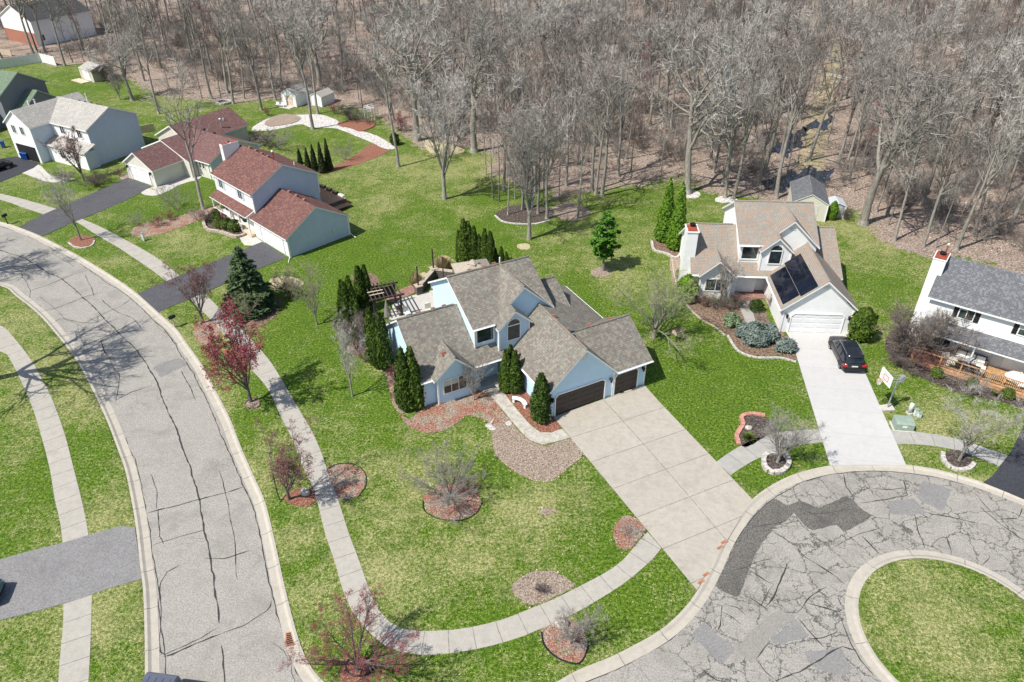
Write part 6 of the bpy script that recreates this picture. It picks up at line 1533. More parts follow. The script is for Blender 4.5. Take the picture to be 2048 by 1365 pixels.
def evergreen(key, seed, H, Rm, prof, nl, size, leaf, core='arb_core', lump=.14, drop=0):
    """prof(t)->radius 0..1; crown = lumpy core + many leaf sprays"""
    R = rng(seed); ph = R.uniform(0, 6.28, 8); amp = R.uniform(.3, 1, 8)

    def rad(t, a):
        l = sum(amp[k] * np.sin((k % 4 + 2) * a + ph[k] + t * (5 + 3 * k)) for k in range(8)) / 8
        return Rm * prof(t) * (1 + lump * 2.6 * l)
    mb = MB(); nz, k = 16, 14; V = []
    for i in range(nz + 1):
        t = i / nz
        for j in range(k): a = 2 * PI * j / k; r = rad(t, a) * .84; mb.v.append((r * math.cos(a), r * math.sin(a), .12 + t * H * .97))
    for i in range(nz):
        for j in range(k): mb.f.append((i * k + j, i * k + (j + 1) % k, (i + 1) * k + (j + 1) % k, (i + 1) * k + j)); mb.m.append(0)
    t = R.uniform(0, 1, nl * 3); pr = np.array([prof(x) for x in t]); t = t[R.uniform(0, pr.max(), len(t)) < pr][:nl]; a = R.uniform(0, 2 * PI, len(t))
    r = np.array([rad(x, y) for x, y in zip(t, a)]) * (R.uniform(.82, 1.02, len(t)) + np.where(R.uniform(0, 1, len(t)) > .85, R.uniform(0, .2, len(t)), 0)); P = np.c_[r * np.cos(a), r * np.sin(a), .1 + t * H]
    N = np.c_[np.cos(a), np.sin(a), np.full(len(a), .25)]; V2, F2 = leaf_faces(P, N, size, R, .7)
    V1 = np.array(mb.v); V = np.concatenate([V1, V2]); F = np.concatenate([np.array(mb.f), F2 + len(V1)]); mi = np.r_[np.zeros(len(mb.f)), np.ones(len(F2))]
    cr = np_mesh('crown', V, F, [core, leaf], mi); tb = MB(); tb.tube([(0, 0, -.2), (0, 0, H * .5)], [.09, .05], 6)
    o = tb.build('trunk', 'bark_dark'); tr = o.data; bpy.data.objects.remove(o); PROTO[key] = (tr, cr, H)


colp = lambda t: min(1, (t * 6 + .55)) * (1 - max(0, t - .25) ** 1.6 * 1.35) ** .9 if t < .985 else .05
conep = lambda t: min(1, t * 10 + .6) * (1 - t) ** .75 + .02
for i in range(3): evergreen('arb%d' % i, 100 + i, 5, .85, colp, 3000, .13, 'arb')
evergreen('arbB', 110, 7, 1.25, conep, 4200, .17, 'arb_bright'); evergreen('arbD', 111, 4, .62, conep, 1500, .12, 'arb_dark'); evergreen('ball', 112, 2, 1.0, lambda t: math.sin(PI * min(1, t * .86 + .14)) ** .6 + .01, 1800, .12, 'arb')
evergreen('boxb', 113, 1, .6, lambda t: math.sin(PI * min(1, t * .8 + .2)) ** .6 + .01, 900, .07, 'box'); evergreen('balb', 114, 2.6, 1.0, lambda t: math.sin(PI * min(1, t * .86 + .14)) ** .7 + .01, 2000, .12, 'arb_bright')
AG = 'evergreen columns'


def ever(key, px, H, label, wide=1., name='arborvitae', cat='evergreen', loc=None, rz=None):
    tr, cr, H0 = PROTO[key]; s_ = H / H0; t = thing(name, label, cat, loc or G(*px), R.uniform(0, 6) if rz is None else rz); t.scale = (s_ * wide, s_ * wide, s_); link(tr, 'trunk', t); link(cr, 'crown', t); return t


for key, px, H, wd_, lb in [
    ('arb0', (813, 818), 6.0, .72, 'left stem of the tall evergreen pair at the corner of the blue house'), ('arb1', (830, 814), 5.9, .78, 'right stem of the tall evergreen pair at the corner of the blue house'),
    ('arb2', (1013, 783), 4.3, .78, 'left evergreen of the clump at the front door'), ('arb0', (1030, 784), 4.2, .85, 'right evergreen of the clump at the front door'), ('arb1', (1022, 774), 4.3, .7, 'rear evergreen of the clump at the front door'),
    ('arb1', (1081, 840), 4.6, 1.0, 'single pointed evergreen at the left corner of the brown garage door'),
    ('arb0', (750, 728), 5.6, .66, 'left evergreen against the side wall of the blue house'), ('arb2', (759, 736), 5.2, .6, 'middle evergreen against the side wall of the blue house'), ('arb1', (772, 738), 5.8, .7, 'right and widest evergreen against the side wall of the blue house'),
    ('arb2', (693, 640), 4.4, .8, 'leftmost evergreen of the row beside the pergola'), ('arb0', (708, 648), 5.2, .72, 'second evergreen from the left beside the pergola'), ('arb1', (726, 622), 5.0, .8, 'tallest evergreen behind the pergola'), ('arb2', (738, 618), 4.9, .7, 'right evergreen behind the pergola'), ('arb0', (722, 676), 4.2, .6, 'front evergreen hiding the pergola post'), ('arb1', (699, 652), 4.8, .6, 'evergreen squeezed between the two left ones at the pergola'), ('arb2', (736, 690), 3.6, .6, 'short evergreen below the pergola'),
    ('arb0', (920, 528), 4.0, .6, 'leftmost slim evergreen behind the tan canopy'), ('arb1', (930, 530), 5.4, .75, 'tallest evergreen behind the tan canopy'), ('arb2', (939, 529), 5.1, .7, 'second tall evergreen behind the tan canopy'), ('arb0', (950, 530), 4.6, .72, 'third tall evergreen behind the tan canopy'), ('arb1', (960, 531), 3.7, .7, 'short dark evergreen in the middle of the row behind the canopy'), ('arb2', (971, 532), 4.4, .72, 'fifth evergreen behind the tan canopy'), ('arb0', (982, 533), 4.2, .72, 'sixth evergreen behind the tan canopy'),
    ('arb1', (992, 532), 2.1, .8, 'small evergreen right of the tall row behind the canopy'), ('arb2', (1003, 531), 2.3, .85, 'second small evergreen right of the tall row'), ('arb0', (1013, 532), 1.7, 1.0, 'third small evergreen right of the tall row'), ('arb1', (1022, 532), 1.1, 1.1, 'tiny evergreen at the end of the row near the blue house roof'),
    ('arbD', (601, 328), 2.3, 1.1, 'first dark pointed evergreen from the left behind the red roof'), ('arbD', (617, 336), 2.9, 1.0, 'second dark pointed evergreen from the left behind the red roof'), ('arbD', (631, 343), 3.8, .9, 'third dark pointed evergreen from the left behind the red roof'), ('arbD', (646, 346), 4.3, .85, 'fourth dark pointed evergreen from the left behind the red roof'), ('arbD', (659, 341), 4.5, .8, 'tallest dark pointed evergreen behind the red roof'),
    ('arbB', (1327, 480), 7.4, .85, 'left bright green evergreen beside the chimney of the white house'), ('arbB', (1350, 496), 7.7, .82, 'right bright green evergreen beside the chimney of the white house'),
    ('ball', (1718, 678), 3.2, .72, 'round evergreen at the right corner of the white garage'), ('balb', (1371, 602), 2.9, .95, 'round evergreen in front of the white chimney wall'), ('balb', (1362, 560), 1.6, .9, 'yellowish shrub on the side of the white chimney'),
    ('balb', (1662, 440), 2.4, .6, 'small bright green conifer by the cream shed'), ('ball', (1511, 622), 1.2, 1.1, 'small green ball shrub by the brick step of the white house'),
    ('ball', (790, 290), 1.8, .8, 'small dark evergreen at the wood edge by the river stones')]:
    ever(key, px, H, lb, wd_)
for px, H, lb in [((440.6, 455), 1.3, 'first round clipped bush from the left in the porch bed'), ((456, 458), 1.3, 'second round clipped bush in the porch bed'), ((472, 462), 1.35, 'third round clipped bush in the porch bed beside the orange post'), ((434, 438), 1.2, 'dark round bush behind the clipped bushes'), ((1871, 754), .9, 'round yellow green bush in the dark bark left of the railing middle'), ((1942, 774), .85, 'round yellow green bush in the dark bark below the railing middle'), ((2013, 796), .9, 'round yellow green bush in the dark bark nearest the right edge'), ((1040, 867), .3, 'tiny green tuft at the red mulch')][:7]:
    ever('boxb', px, H, lb, .95, 'clipped_bush', 'bush')


def conifer(key, seed, H, Rb, leaf, tiers, per, size, bare=0., droop=.25, prof=None):
    """layered conifer: whorls of drooping branches carrying needle sprays"""
    R = rng(seed); tb = MB(); tb.tube([(0, 0, -.2), (0, 0, H * .5), (0, 0, H)], [.14, .09, .02], 7); P = []; N = []; bb = MB()
    for i in range(tiers):
        t = i / (tiers - 1); z = H * (bare + (1 - bare) * (.03 + .93 * t)); L = Rb * (prof(t) if prof else (1 - t) ** .8 * 1.0 + .06)
        n = max(4, int(per * (1 - t * .6)))
        for j in range(n):
            a = 2 * PI * (j + R.uniform(-.3, .3)) / n + i * 1.3; l = L * R.uniform(.65, 1.12); zz = z + R.uniform(-.1, .1)
            d = np.array([math.cos(a), math.sin(a), 0]); pts = [np.array([0, 0, zz]) + d * l * q + np.array([0, 0, -droop * l * q * q + .1 * l * q]) for q in np.linspace(0, 1, 5)]
            bb.tube([tuple(p) for p in pts], [.03, .025, .02, .015, .008], 3)
            m = int(10 + 46 * l / Rb)
            for _ in range(m):
                q = R.uniform(.15, 1) ** .7; k = q * 4; i0 = min(3, int(k)); p = pts[i0] * (1 - (k - i0)) + pts[i0 + 1] * (k - i0)
                wv = R.normal(0, .16 * l * (1.15 - q * .7)); P.append(p + np.array([-d[1], d[0], 0]) * wv + np.array([0, 0, R.normal(-.03, .06) - abs(wv) * .15])); N.append([d[0] * .3, d[1] * .3, 1])
    V2, F2 = leaf_faces(np.array(P), np.array(N, float), size, R, .45, 1.6); V1 = np.array(bb.v); fb = [f for f in bb.f if len(f) == 4]
    V = np.concatenate([V1, V2]); F = np.concatenate([np.array(fb), F2 + len(V1)]); cr = np_mesh('crown', V, F, ['bark_dark', leaf], np.r_[np.zeros(len(fb)), np.ones(len(F2))])
    o = tb.build('trunk', 'bark'); tr = o.data; bpy.data.objects.remove(o); PROTO[key] = (tr, cr, H)


conifer('spruce', 120, 6.6, 2.25, 'spruce', 22, 16, .17)
conifer('pine', 121, 6.6, 1.55, 'pine', 12, 8, .19, .26, -.08, lambda t: .55 + .55 * math.sin(t * 3.0 + .3) - .25 * t)
ever('spruce', (503, 616), 6.9, 'large dark spruce beside the long black driveway', 1.18, 'spruce')
ever('pine', (1206, 542), 6.9, 'slim pine with pale trunk alone on the back lawn', 1.0, 'pine')


def juniper(px, r, label, mat, seed, n=2600, az=0):
    Rr = rng(seed); P = []; N = []; lob = [(Rr.uniform(-.6, .6), Rr.uniform(-.6, .6), Rr.uniform(.35, .7)) for _ in range(11)] + [(0, 0, 1.)]
    mb = MB()
    for cx, cy, q in lob:
        c = (cx * r[0], cy * r[1], r[2] * .32); rr = (r[0] * .62 * q, r[1] * .62 * q, r[2] * (.45 + .35 * q)); mb.ellip(c, tuple(x * .88 for x in rr), 10, 0, seed, .06)
        m = n // len(lob); v = Rr.normal(size=(m, 3)); v[:, 2] = np.abs(v[:, 2]) * 1.1 - .2; v /= np.linalg.norm(v, axis=1)[:, None]
        P.append(np.array(c) + v * np.array(rr) * Rr.uniform(.9, 1.12, (m, 1))); N.append(v * [.8, .8, 1] + [0, 0, .5])
    P = np.concatenate(P); N = np.concatenate(N); P[:, 2] = np.maximum(P[:, 2], .05); V2, F2 = leaf_faces(P, N, .13, Rr, .5, 1.8); V1 = np.array(mb.v)
    me = np_mesh('juniper', np.concatenate([V1, V2]), np.concatenate([np.array(mb.f), F2 + len(V1)]), ['arb_core', mat], np.r_[np.zeros(len(mb.f)), np.ones(len(F2))])
    o = link(me, 'juniper'); o.location = (*G(*px), 0); o.rotation_euler = (0, 0, az); tag(o, label, 'juniper')


juniper((1514, 680), (2.1, 1.75, 1.5), 'largest spreading grey blue juniper in front of the white garage side', 'juniper', 1, 4200)
juniper((1466, 650), (1.1, .9, 1.0), 'smaller green grey juniper left of the largest one', 'juniper_green', 2, 1500)
juniper((1568, 700), (1.05, .85, 1.1), 'low grey juniper at the edge of the white driveway', 'juniper', 3, 1700)


def tuft(px, r, h_, label, mat, seed, n=500):
    Rr = rng(seed); a = Rr.uniform(0, 6.28, n); q = Rr.uniform(0, 1, n); b = np.c_[np.cos(a) * q * .3 * r, np.sin(a) * q * .3 * r, np.zeros(n)]
    tip = np.c_[np.cos(a) * q * r, np.sin(a) * q * r, h_ * (1 - .5 * q * q) * Rr.uniform(.7, 1.1, n)]; e = np.c_[-np.sin(a), np.cos(a), np.zeros(n)] * .03
    V = np.concatenate([b - e, b + e, tip + e * .3, tip - e * .3]); i = np.arange(n); me = np_mesh('grass_tuft', V, np.c_[i, i + n, i + 2 * n, i + 3 * n], mat); o = link(me, 'ornamental_grass'); o.location = (*G(*px), 0); tag(o, label, 'ornamental grass')


tuft((834, 574), .9, 1.7, 'straw coloured grass clump left of the dark garden wall', 'drygrass', 1, 900)
tuft((886, 536), 1.3, 1.3, 'brownish dried grass clump behind the dark garden wall', 'drygrass', 2, 1100)
tuft((1497, 876), .6, .35, 'low green spiky plant in the red block edged bed', 'box', 3, 400)
tuft((1180, 1040), .3, .2, 'x', 'box', 3, 10) if False else None
tuft((1992, 790), .5, .3, 'pale green low plant beside the last yellow green bush', 'box', 6, 200)
# pond in the woods
for i, px in enumerate([[(1528, 372), (1548, 352), (1560, 358), (1580, 340), (1600, 348), (1618, 332), (1640, 345), (1662, 340), (1655, 360), (1640, 372), (1620, 368), (1605, 384), (1580, 376), (1560, 386)], [(1540, 300), (1552, 280), (1566, 286), (1575, 262), (1590, 270), (1605, 255), (1618, 268), (1600, 284), (1606, 296), (1580, 300), (1572, 316), (1555, 306)], [(1610, 262), (1628, 238), (1645, 246), (1660, 226), (1668, 240), (1650, 262), (1632, 258)]]):
    o = bed(px, 'water', .03, 'water', wob=.9)

# ------------------------------------------------------------------ vehicles
M['paint_dark'] = plain('paint_graphite', (.018, .019, .022), .18, .1, spec=.6); M['paint_black'] = plain('paint_black', (.008, .008, .009), .15, .1, spec=.6)
M['paint_teal'] = plain('paint_teal', (.05, .12, .13), .2, .1, spec=.6); M['car_glass'] = plain('car_glass', (.008, .012, .018), .05, .1, spec=.8)
M['tyre'] = plain('tyre_rubber', (.02, .02, .02), .85, .2); M['rim'] = plain('wheel_rim', (.55, .56, .58), .3, .1, metal=.7); M['lamp_red'] = plain('tail_lamp', (.55, .02, .03), .2, .1); M['chrome'] = plain('chrome', (.7, .7, .72), .2, .05, metal=.9)


def loft(mb, secs, m=0, close=True):
    k = len(secs[0]); b = len(mb.v)
    for s_ in secs: mb.v += [tuple(p) for p in s_]
    for i in range(len(secs) - 1):
        for j in range(k): mb.f.append((b + i * k + j, b + (i + 1) * k + j, b + (i + 1) * k + (j + 1) % k, b + i * k + (j + 1) % k)); mb.m.append(m)
    mb.f.append(tuple(b + j for j in range(k))); mb.m.append(m); mb.f.append(tuple(b + (len(secs) - 1) * k + j for j in range(k))[::-1]); mb.m.append(m)


def suv(name, label, loc, rz, paint, L=4.85, Wd=1.94, H=1.74):
    """x forward; rear at -L/2"""
    t = thing(name, label, 'car', loc, rz); w_ = Wd / 2; h2 = L / 2

    def sec(x, hw, zb, zt, crown): return [(x, -hw * .86, zb), (x, -hw, zb + .18), (x, -hw * 1.0, zt - .22), (x, -hw * .93, zt - .04), (x, -hw * .6, zt + crown * .7), (x, 0, zt + crown), (x, hw * .6, zt + crown * .7), (x, hw * .93, zt - .04), (x, hw, zt - .22), (x, hw, zb + .18), (x, hw * .86, zb)]
    B = MB(); loft(B, [sec(-h2, w_ * .80, .42, .92, 0), sec(-h2 + .06, w_ * .93, .36, 1.02, .0), sec(-h2 + .3, w_, .3, 1.08, .01), sec(-h2 + 1.2, w_, .27, 1.07, .02), sec(0, w_, .26, 1.05, .02), sec(.9, w_, .26, 1.03, .03), sec(1.15, w_ * .99, .27, 1.02, .06), sec(h2 - .45, w_ * .96, .3, .93, .06), sec(h2 - .12, w_ * .86, .34, .82, .03), sec(h2, w_ * .68, .42, .68, .0)])
    B.build('body', paint, t, True)

    def cs(x, hw0, hw1, z1): return [(x, -hw0, 1.0), (x, -hw0, 1.04), (x, -(hw0 * .35 + hw1 * .65), z1 * .65 + 1.04 * .35), (x, -hw1, z1 - .02), (x, 0, z1 + .02), (x, hw1, z1 - .02), (x, hw0 * .35 + hw1 * .65, z1 * .65 + 1.04 * .35), (x, hw0, 1.04), (x, hw0, 1.0)]
    Gm = MB(); loft(Gm, [cs(-h2 + .12, w_ * .86, w_ * .80, 1.10), cs(-h2 + .38, w_ * .90, w_ * .76, H - .17), cs(-h2 + .62, w_ * .92, w_ * .76, H - .07), cs(-.6, w_ * .93, w_ * .76, H - .03), cs(.25, w_ * .93, w_ * .74, H - .06), cs(.55, w_ * .93, w_ * .73, H - .14), cs(1.28, w_ * .92, w_ * .84, 1.09)])
    Gm.build('window_glass', 'car_glass', t, True)
    Rr = MB()

    def rs(x, hw, z): return [(x, -hw, z - .05), (x, -hw, z), (x, -hw * .5, z + .035), (x, 0, z + .045), (x, hw * .5, z + .035), (x, hw, z), (x, hw, z - .05)]
    loft(Rr, [rs(-h2 + .30, w_ * .70, H - .14), rs(-h2 + .55, w_ * .76, H - .05), rs(-.6, w_ * .77, H - .01), rs(.2, w_ * .75, H - .04), rs(.52, w_ * .71, H - .13)]); ro = Rr.build('roof', paint, t, True)
    q = MB(); q.face([(-.75, -w_ * .55, H + .04), (.05, -w_ * .55, H + .015), (.05, w_ * .55, H + .015), (-.75, w_ * .55, H + .04)]); q.build('sunroof', 'car_glass', ro)
    for s_ in (-1, 1):
        q = MB(); q.tube([(-h2 + .55, s_ * w_ * .74, H - .02), (-h2 + .75, s_ * w_ * .74, H + .05), (.1, s_ * w_ * .72, H + .02), (.4, s_ * w_ * .71, H - .08)], .022, 6); q.build('roof_rail', 'chrome', t)
        q = MB(); q.tube([(-h2 + .45, s_ * w_ * .955, 1.09), (-.4, s_ * w_ * .965, 1.08), (1.1, s_ * w_ * .94, 1.07)], .014, 4); q.build('window_trim', 'chrome', t)
        for xx in (-h2 + 1.35, -.05):   # pillars between the side windows
            q = MB(); q.tube([(xx, s_ * w_ * .945, 1.05), (xx - .03, s_ * w_ * .79, H - .1)], .04, 4); q.build('pillar', paint, t)
        q = MB(); q.ellip((.95, s_ * (w_ + .1), 1.12), (.09, .13, .08), 8); q.build('mirror', paint, t)
        q = MB(); q.box(-h2 - .01, -h2 + .26, s_ * w_ * .62 if s_ > 0 else -w_ * 1.005, w_ * 1.005 if s_ > 0 else -w_ * .62, .84, .99); q.build('tail_lamp', 'lamp_red', t)
        q = MB(); q.ellip((h2 - .2, s_ * w_ * .70, .74), (.16, .17, .07), 8); q.build('headlight', 'chrome', t)
        for xx in (-h2 + .92, h2 - .95):
            wh = thing('wheel', '', '', (xx, s_ * (w_ - .13), .36)); [wh.pop(k_, None) for k_ in ('label', 'category')]; wh.parent = t
            q = MB(); prof = [(.0, -.11), (.30, -.115), (.355, -.09), (.365, 0), (.355, .09), (.30, .115), (.0, .11)]
            for r_, y_ in prof:
                for k_ in range(20): q.v.append((r_ * math.cos(k_ * PI / 10), y_, r_ * math.sin(k_ * PI / 10)))
            for i in range(len(prof) - 1):
                for k_ in range(20): q.f.append((i * 20 + k_, i * 20 + (k_ + 1) % 20, (i + 1) * 20 + (k_ + 1) % 20, (i + 1) * 20 + k_)); q.m.append(0)
            q.build('tyre', 'tyre', wh, True); q = MB(); yy = s_ * .12
            for k_ in range(5):
                a = k_ * 2 * PI / 5; q.box(-.035, .035, min(yy - .012, yy + .012), max(yy - .012, yy + .012), 0, .25)
                for j in range(len(q.v) - 24, len(q.v)): vx, vy, vz = q.v[j]; q.v[j] = (vx * math.cos(a) + vz * math.sin(a), vy, -vx * math.sin(a) + vz * math.cos(a))
            for k_ in range(20): a, b = k_ * PI / 10, (k_ + 1) * PI / 10; q.face([(.22 * math.cos(a), yy, .22 * math.sin(a)), (.27 * math.cos(a), yy, .27 * math.sin(a)), (.27 * math.cos(b), yy, .27 * math.sin(b)), (.22 * math.cos(b), yy, .22 * math.sin(b))])
            q.build('rim', 'rim', wh)
            q = MB(); n = 10; R1, R2 = .37, .44
            for k_ in range(n):
                a, b = PI * k_ / n, PI * (k_ + 1) / n; yo = s_ * w_ * 1.008
                q.face([(xx + R1 * math.cos(a), yo, .36 + R1 * math.sin(a)), (xx + R2 * math.cos(a), yo, .36 + R2 * math.sin(a)), (xx + R2 * math.cos(b), yo, .36 + R2 * math.sin(b)), (xx + R1 * math.cos(b), yo, .36 + R1 * math.sin(b))])
            q.face([(xx + R1 * math.cos(PI * k_ / n), s_ * w_ * 1.004, .36 + R1 * math.sin(PI * k_ / n)) for k_ in range(n + 1)]); q.build('wheel_arch', 'black', t)
    q = MB(); q.box(-h2 - .05, -h2 + .1, -w_ * .85, w_ * .85, .42, .66); q.build('bumper', 'black', t); q = MB(); q.box(-h2 - .022, -h2 + .01, -.26, .26, .80, .92); q.build('licence_plate', 'util_white', t)
    q = MB(); q.box(-h2 + .28, -h2 + .45, -w_ * .62, w_ * .62, H - .17, H - .12); q.build('spoiler', paint, t); return t


_c = G(1676.7, 738); _f = G(1659.5, 695); az = math.atan2(_f[1] - _c[1], _f[0] - _c[0]) + .05
_m = ((_c[0] + _f[0]) / 2, (_c[1] + _f[1]) / 2)
suv('parked_suv', 'dark graphite suv parked on the white concrete driveway', (_m[0] + .88 * math.sin(az) - .05 * math.cos(az), _m[1] - .88 * math.cos(az)), az, 'paint_dark')
suv('parked_suv', 'black suv on the dark driveway of the light grey roofed house', (-72.6, 98.6), math.radians(58), 'paint_black')
suv('parked_car', 'teal car half cut off by the left edge on the grey driveway', (-33.55, 27.9), math.radians(12), 'paint_teal', 4.6, 1.85, 1.55)


def van(loc, rz):
    t = thing('parked_van', 'dark slate van top cut off by the bottom edge of the road', 'van', loc, rz); B = MB()
    def sec(x, hw, zb, zt): return [(x, -hw, zb), (x, -hw, zt - .5), (x, -hw * .93, zt - .08), (x, -hw * .85, zt), (x, hw * .85, zt), (x, hw * .93, zt - .08), (x, hw, zt - .5), (x, hw, zb)]
    loft(B, [sec(-2.6, .94, .4, 1.85), sec(-2.5, .99, .3, 1.95), sec(1.0, .99, .3, 1.95), sec(1.5, .98, .3, 1.75), sec(2.1, .95, .3, 1.15), sec(2.6, .85, .4, .9)]); b = B.build('body', 'paint_van', t)
    for i in range(4): q = MB(); y = -.6 + i * .4; q.box(-2.3, .9, y - .03, y + .03, 1.951, 1.975); q.build('roof_rib', 'paint_van', b)
    q = MB(); q.face([(1.04, -.8, 1.96), (1.5, -.78, 1.77), (1.5, .78, 1.77), (1.04, .8, 1.96)]); q.face([(1.52, -.82, 1.76), (2.08, -.8, 1.18), (2.08, .8, 1.18), (1.52, .82, 1.76)]); q.build('windscreen', 'car_glass', t)
    for s_ in (-1, 1):
        for x in (-1.7, 1.6): q = MB(); q.tube([(x, s_ * .72, .36), (x, s_ * .97, .36)], .36, 18); q.build('wheel', 'tyre', t)


M['paint_van'] = plain('paint_slate', (.10, .11, .15), .35, .1, spec=.5)
_v = G(326, 1346, 1.93); van((_v[0] - .36, _v[1] - 2.57), math.radians(-98))


# ------------------------------------------------------------------ smaller things
def mk(name, label, cat, px=None, loc=None, rz=0., group=None): return thing(name, label, cat, loc if loc else G(*px), rz, group)


def part(parent, name, mat, fn, smooth=False): m = MB(); fn(m); return m.build(name, mat, parent, smooth)


# basketball hoop at the white driveway
t = mk('basketball_hoop', 'adjustable basketball hoop beside the white driveway', 'basketball hoop', (1774, 817), rz=math.radians(186))
part(t, 'base', 'concrete', lambda m: m.prism([(-.55, -.4), (.6, -.3), (.5, .35), (-.45, .4)], 0, .12))
part(t, 'pole', 'metal', lambda m: m.tube([(0, 0, .1), (-.05, 0, 3.05)], .06, 8))
for s_ in (-1, 1):
    part(t, 'arm', 'metal', lambda m: m.tube([(-.3, s_ * .12, 3.2), (1.0, s_ * .25, 3.35)], .03, 5)); part(t, 'arm', 'metal', lambda m: m.tube([(-.3, s_ * .12, 2.8), (1.0, s_ * .25, 2.95)], .03, 5))
part(t, 'counterweight', 'metal', lambda m: m.box(-.5, -.25, -.15, .15, 2.7, 3.3))
b_ = part(t, 'backboard', 'util_white', lambda m: m.box(1.0, 1.04, -.75, .75, 2.75, 3.75)); part(b_, 'border', 'trim', lambda m: frame_rect(m, lambda a, d, z: (1.04 + d * .4, a, z), -.72, .72, 2.78, 3.72, .04, .04)); part(b_, 'target_square', 'red_cloth', lambda m: frame_rect(m, lambda a, d, z: (1.045 + d * .2, a, z), -.28, .28, 3.0, 3.4, .04, .04))
r_ = part(t, 'rim', 'orange', lambda m: m.tube([(1.5 + .23 * math.cos(a), .23 * math.sin(a), 3.05) for a in np.linspace(0, 2 * PI, 18)], .025, 5))


def _net(m):
    for k in range(12):
        a = k * PI / 6; m.tube([(1.5 + .23 * math.cos(a), .23 * math.sin(a), 3.05), (1.5 + .12 * math.cos(a + .5), .12 * math.sin(a + .5), 2.62)], .012, 3); m.tube([(1.5 + .23 * math.cos(a), .23 * math.sin(a), 3.05), (1.5 + .12 * math.cos(a - .5), .12 * math.sin(a - .5), 2.62)], .012, 3)


part(r_, 'net', 'trim', _net)
# transformer box and pedestals
t = mk('transformer_box', 'green utility transformer box on its pad by the sidewalk', 'transformer', (1803, 856), rz=math.radians(-8))
part(t, 'pad', 'concrete', lambda m: m.box(-.8, .8, -.6, .6, 0, .12)); c_ = part(t, 'cabinet', 'util_green', lambda m: m.ext([(-.5, .12), (.5, .12), (.5, .85), (-.35, .85), (-.5, .7)], 'u', -.68, .68)); part(c_, 'warning_label', 'util_white', lambda m: m.box(-.2, .15, -.515, -.502, .4, .6)); part(c_, 'sticker', 'dirt_dry', lambda m: m.box(.22, .4, -.515, -.502, .45, .55))
for px, hh, rr, lb in [((1818, 827), .95, .17, 'round pale utility pedestal with domed top'), ((1829, 833), .7, .12, 'middle narrow square utility pedestal'), ((1837, 836), .5, .12, 'shortest utility pedestal at the right end')]:
    t = mk('utility_pedestal', lb, 'utility pedestal', px)
    if rr > .15: part(t, 'housing', 'util_white', lambda m: m.lathe([(rr, 0), (rr, hh), (rr * .8, hh + .06), (.02, hh + .09)], k=12), True); part(t, 'base', 'concrete', lambda m: m.lathe([(.26, 0), (.26, .12), (.18, .13)], k=12))
    else: part(t, 'housing', 'util_white', lambda m: m.box(-rr, rr, -rr, rr, .1, hh)); part(t, 'cap', 'util_green', lambda m: m.box(-rr - .02, rr + .02, -rr - .02, rr + .02, hh, hh + .06)); part(t, 'base', 'util_green', lambda m: m.box(-rr, rr, -rr, rr, 0, .1))
t = mk('utility_pedestal', 'lone pale green pedestal on the lawn near the mulch strip', 'utility pedestal', (288, 482)); part(t, 'housing', 'util_white', lambda m: m.box(-.12, .12, -.12, .12, .08, .95)); part(t, 'cap', 'util_green', lambda m: m.box(-.14, .14, -.14, .14, .95, 1.02)); part(t, 'base', 'util_green', lambda m: m.box(-.12, .12, -.12, .12, 0, .08))
# curved garden bench
t = mk('garden_bench', 'curved white stone bench beside the front walk', 'bench', (1048, 810), rz=math.radians(-15))


def _arc(m):
    n = 8; a0_, a1_ = math.radians(20), math.radians(110)
    for i in range(n):
        a, b = a0_ + (a1_ - a0_) * i / n, a0_ + (a1_ - a0_) * (i + 1) / n; m.prism([(r_ * math.cos(q) - .7, r_ * math.sin(q) - .8) for q, r_ in ((a, .8), (a, 1.15), (b, 1.15), (b, .8))], .38, .46)


part(t, 'seat', 'trim', _arc)
for a in (28, 102): part(t, 'leg', 'trim', lambda m: m.box(.975 * math.cos(math.radians(a)) - .78, .975 * math.cos(math.radians(a)) - .62, .975 * math.sin(math.radians(a)) - .95, .975 * math.sin(math.radians(a)) - .65, 0, .38))
# mailboxes
for px, lb, az_ in [((350, 655), 'black mailbox on a pale post beside the long black driveway', .9), ((16, 449), 'dark newspaper and mail box post at the left edge kerb', 1.2)]:
    t = mk('mailbox', lb, 'mailbox', px, rz=az_); part(t, 'post', 'wood_pale' if px[0] > 100 else 'wood_dark', lambda m: m.box(-.05, .05, -.05, .05, 0, 1.05)); b_ = part(t, 'box', 'black', lambda m: m.ext([(-.13, 1.05), (.13, 1.05), (.13, 1.22), (.07, 1.32), (-.07, 1.32), (-.13, 1.22)], 'u', -.3, .3)); part(t, 'crossarm', 'wood_dark', lambda m: m.box(-.35, .35, -.04, .04, .98, 1.05)); part(b_, 'mail_flag', 'lamp_red', lambda m: m.box(-.05, .0, .135, .15, 1.15, 1.35))
# storm drain
t = mk('storm_drain', 'rusty storm drain grate in the kerb at the lower road', 'drain', (583, 1277), rz=math.radians(14)); t.location.z = -.045
part(t, 'frame', 'brick_rust', lambda m: frame_rect(m, lambda a, d, z: (a, z, .0 + d * .6), -.28, .28, -.4, .4, .06, .05)); part(t, 'pit', 'black', lambda m: m.box(-.28, .28, -.4, .4, -.3, -.005))  # solid black block paints the darkness of the hollow below the grate
for i in range(6): part(t, 'bar', 'brick_rust', lambda m: m.box(-.28, .28, -.36 + i * .13, -.32 + i * .13, .0, .03))
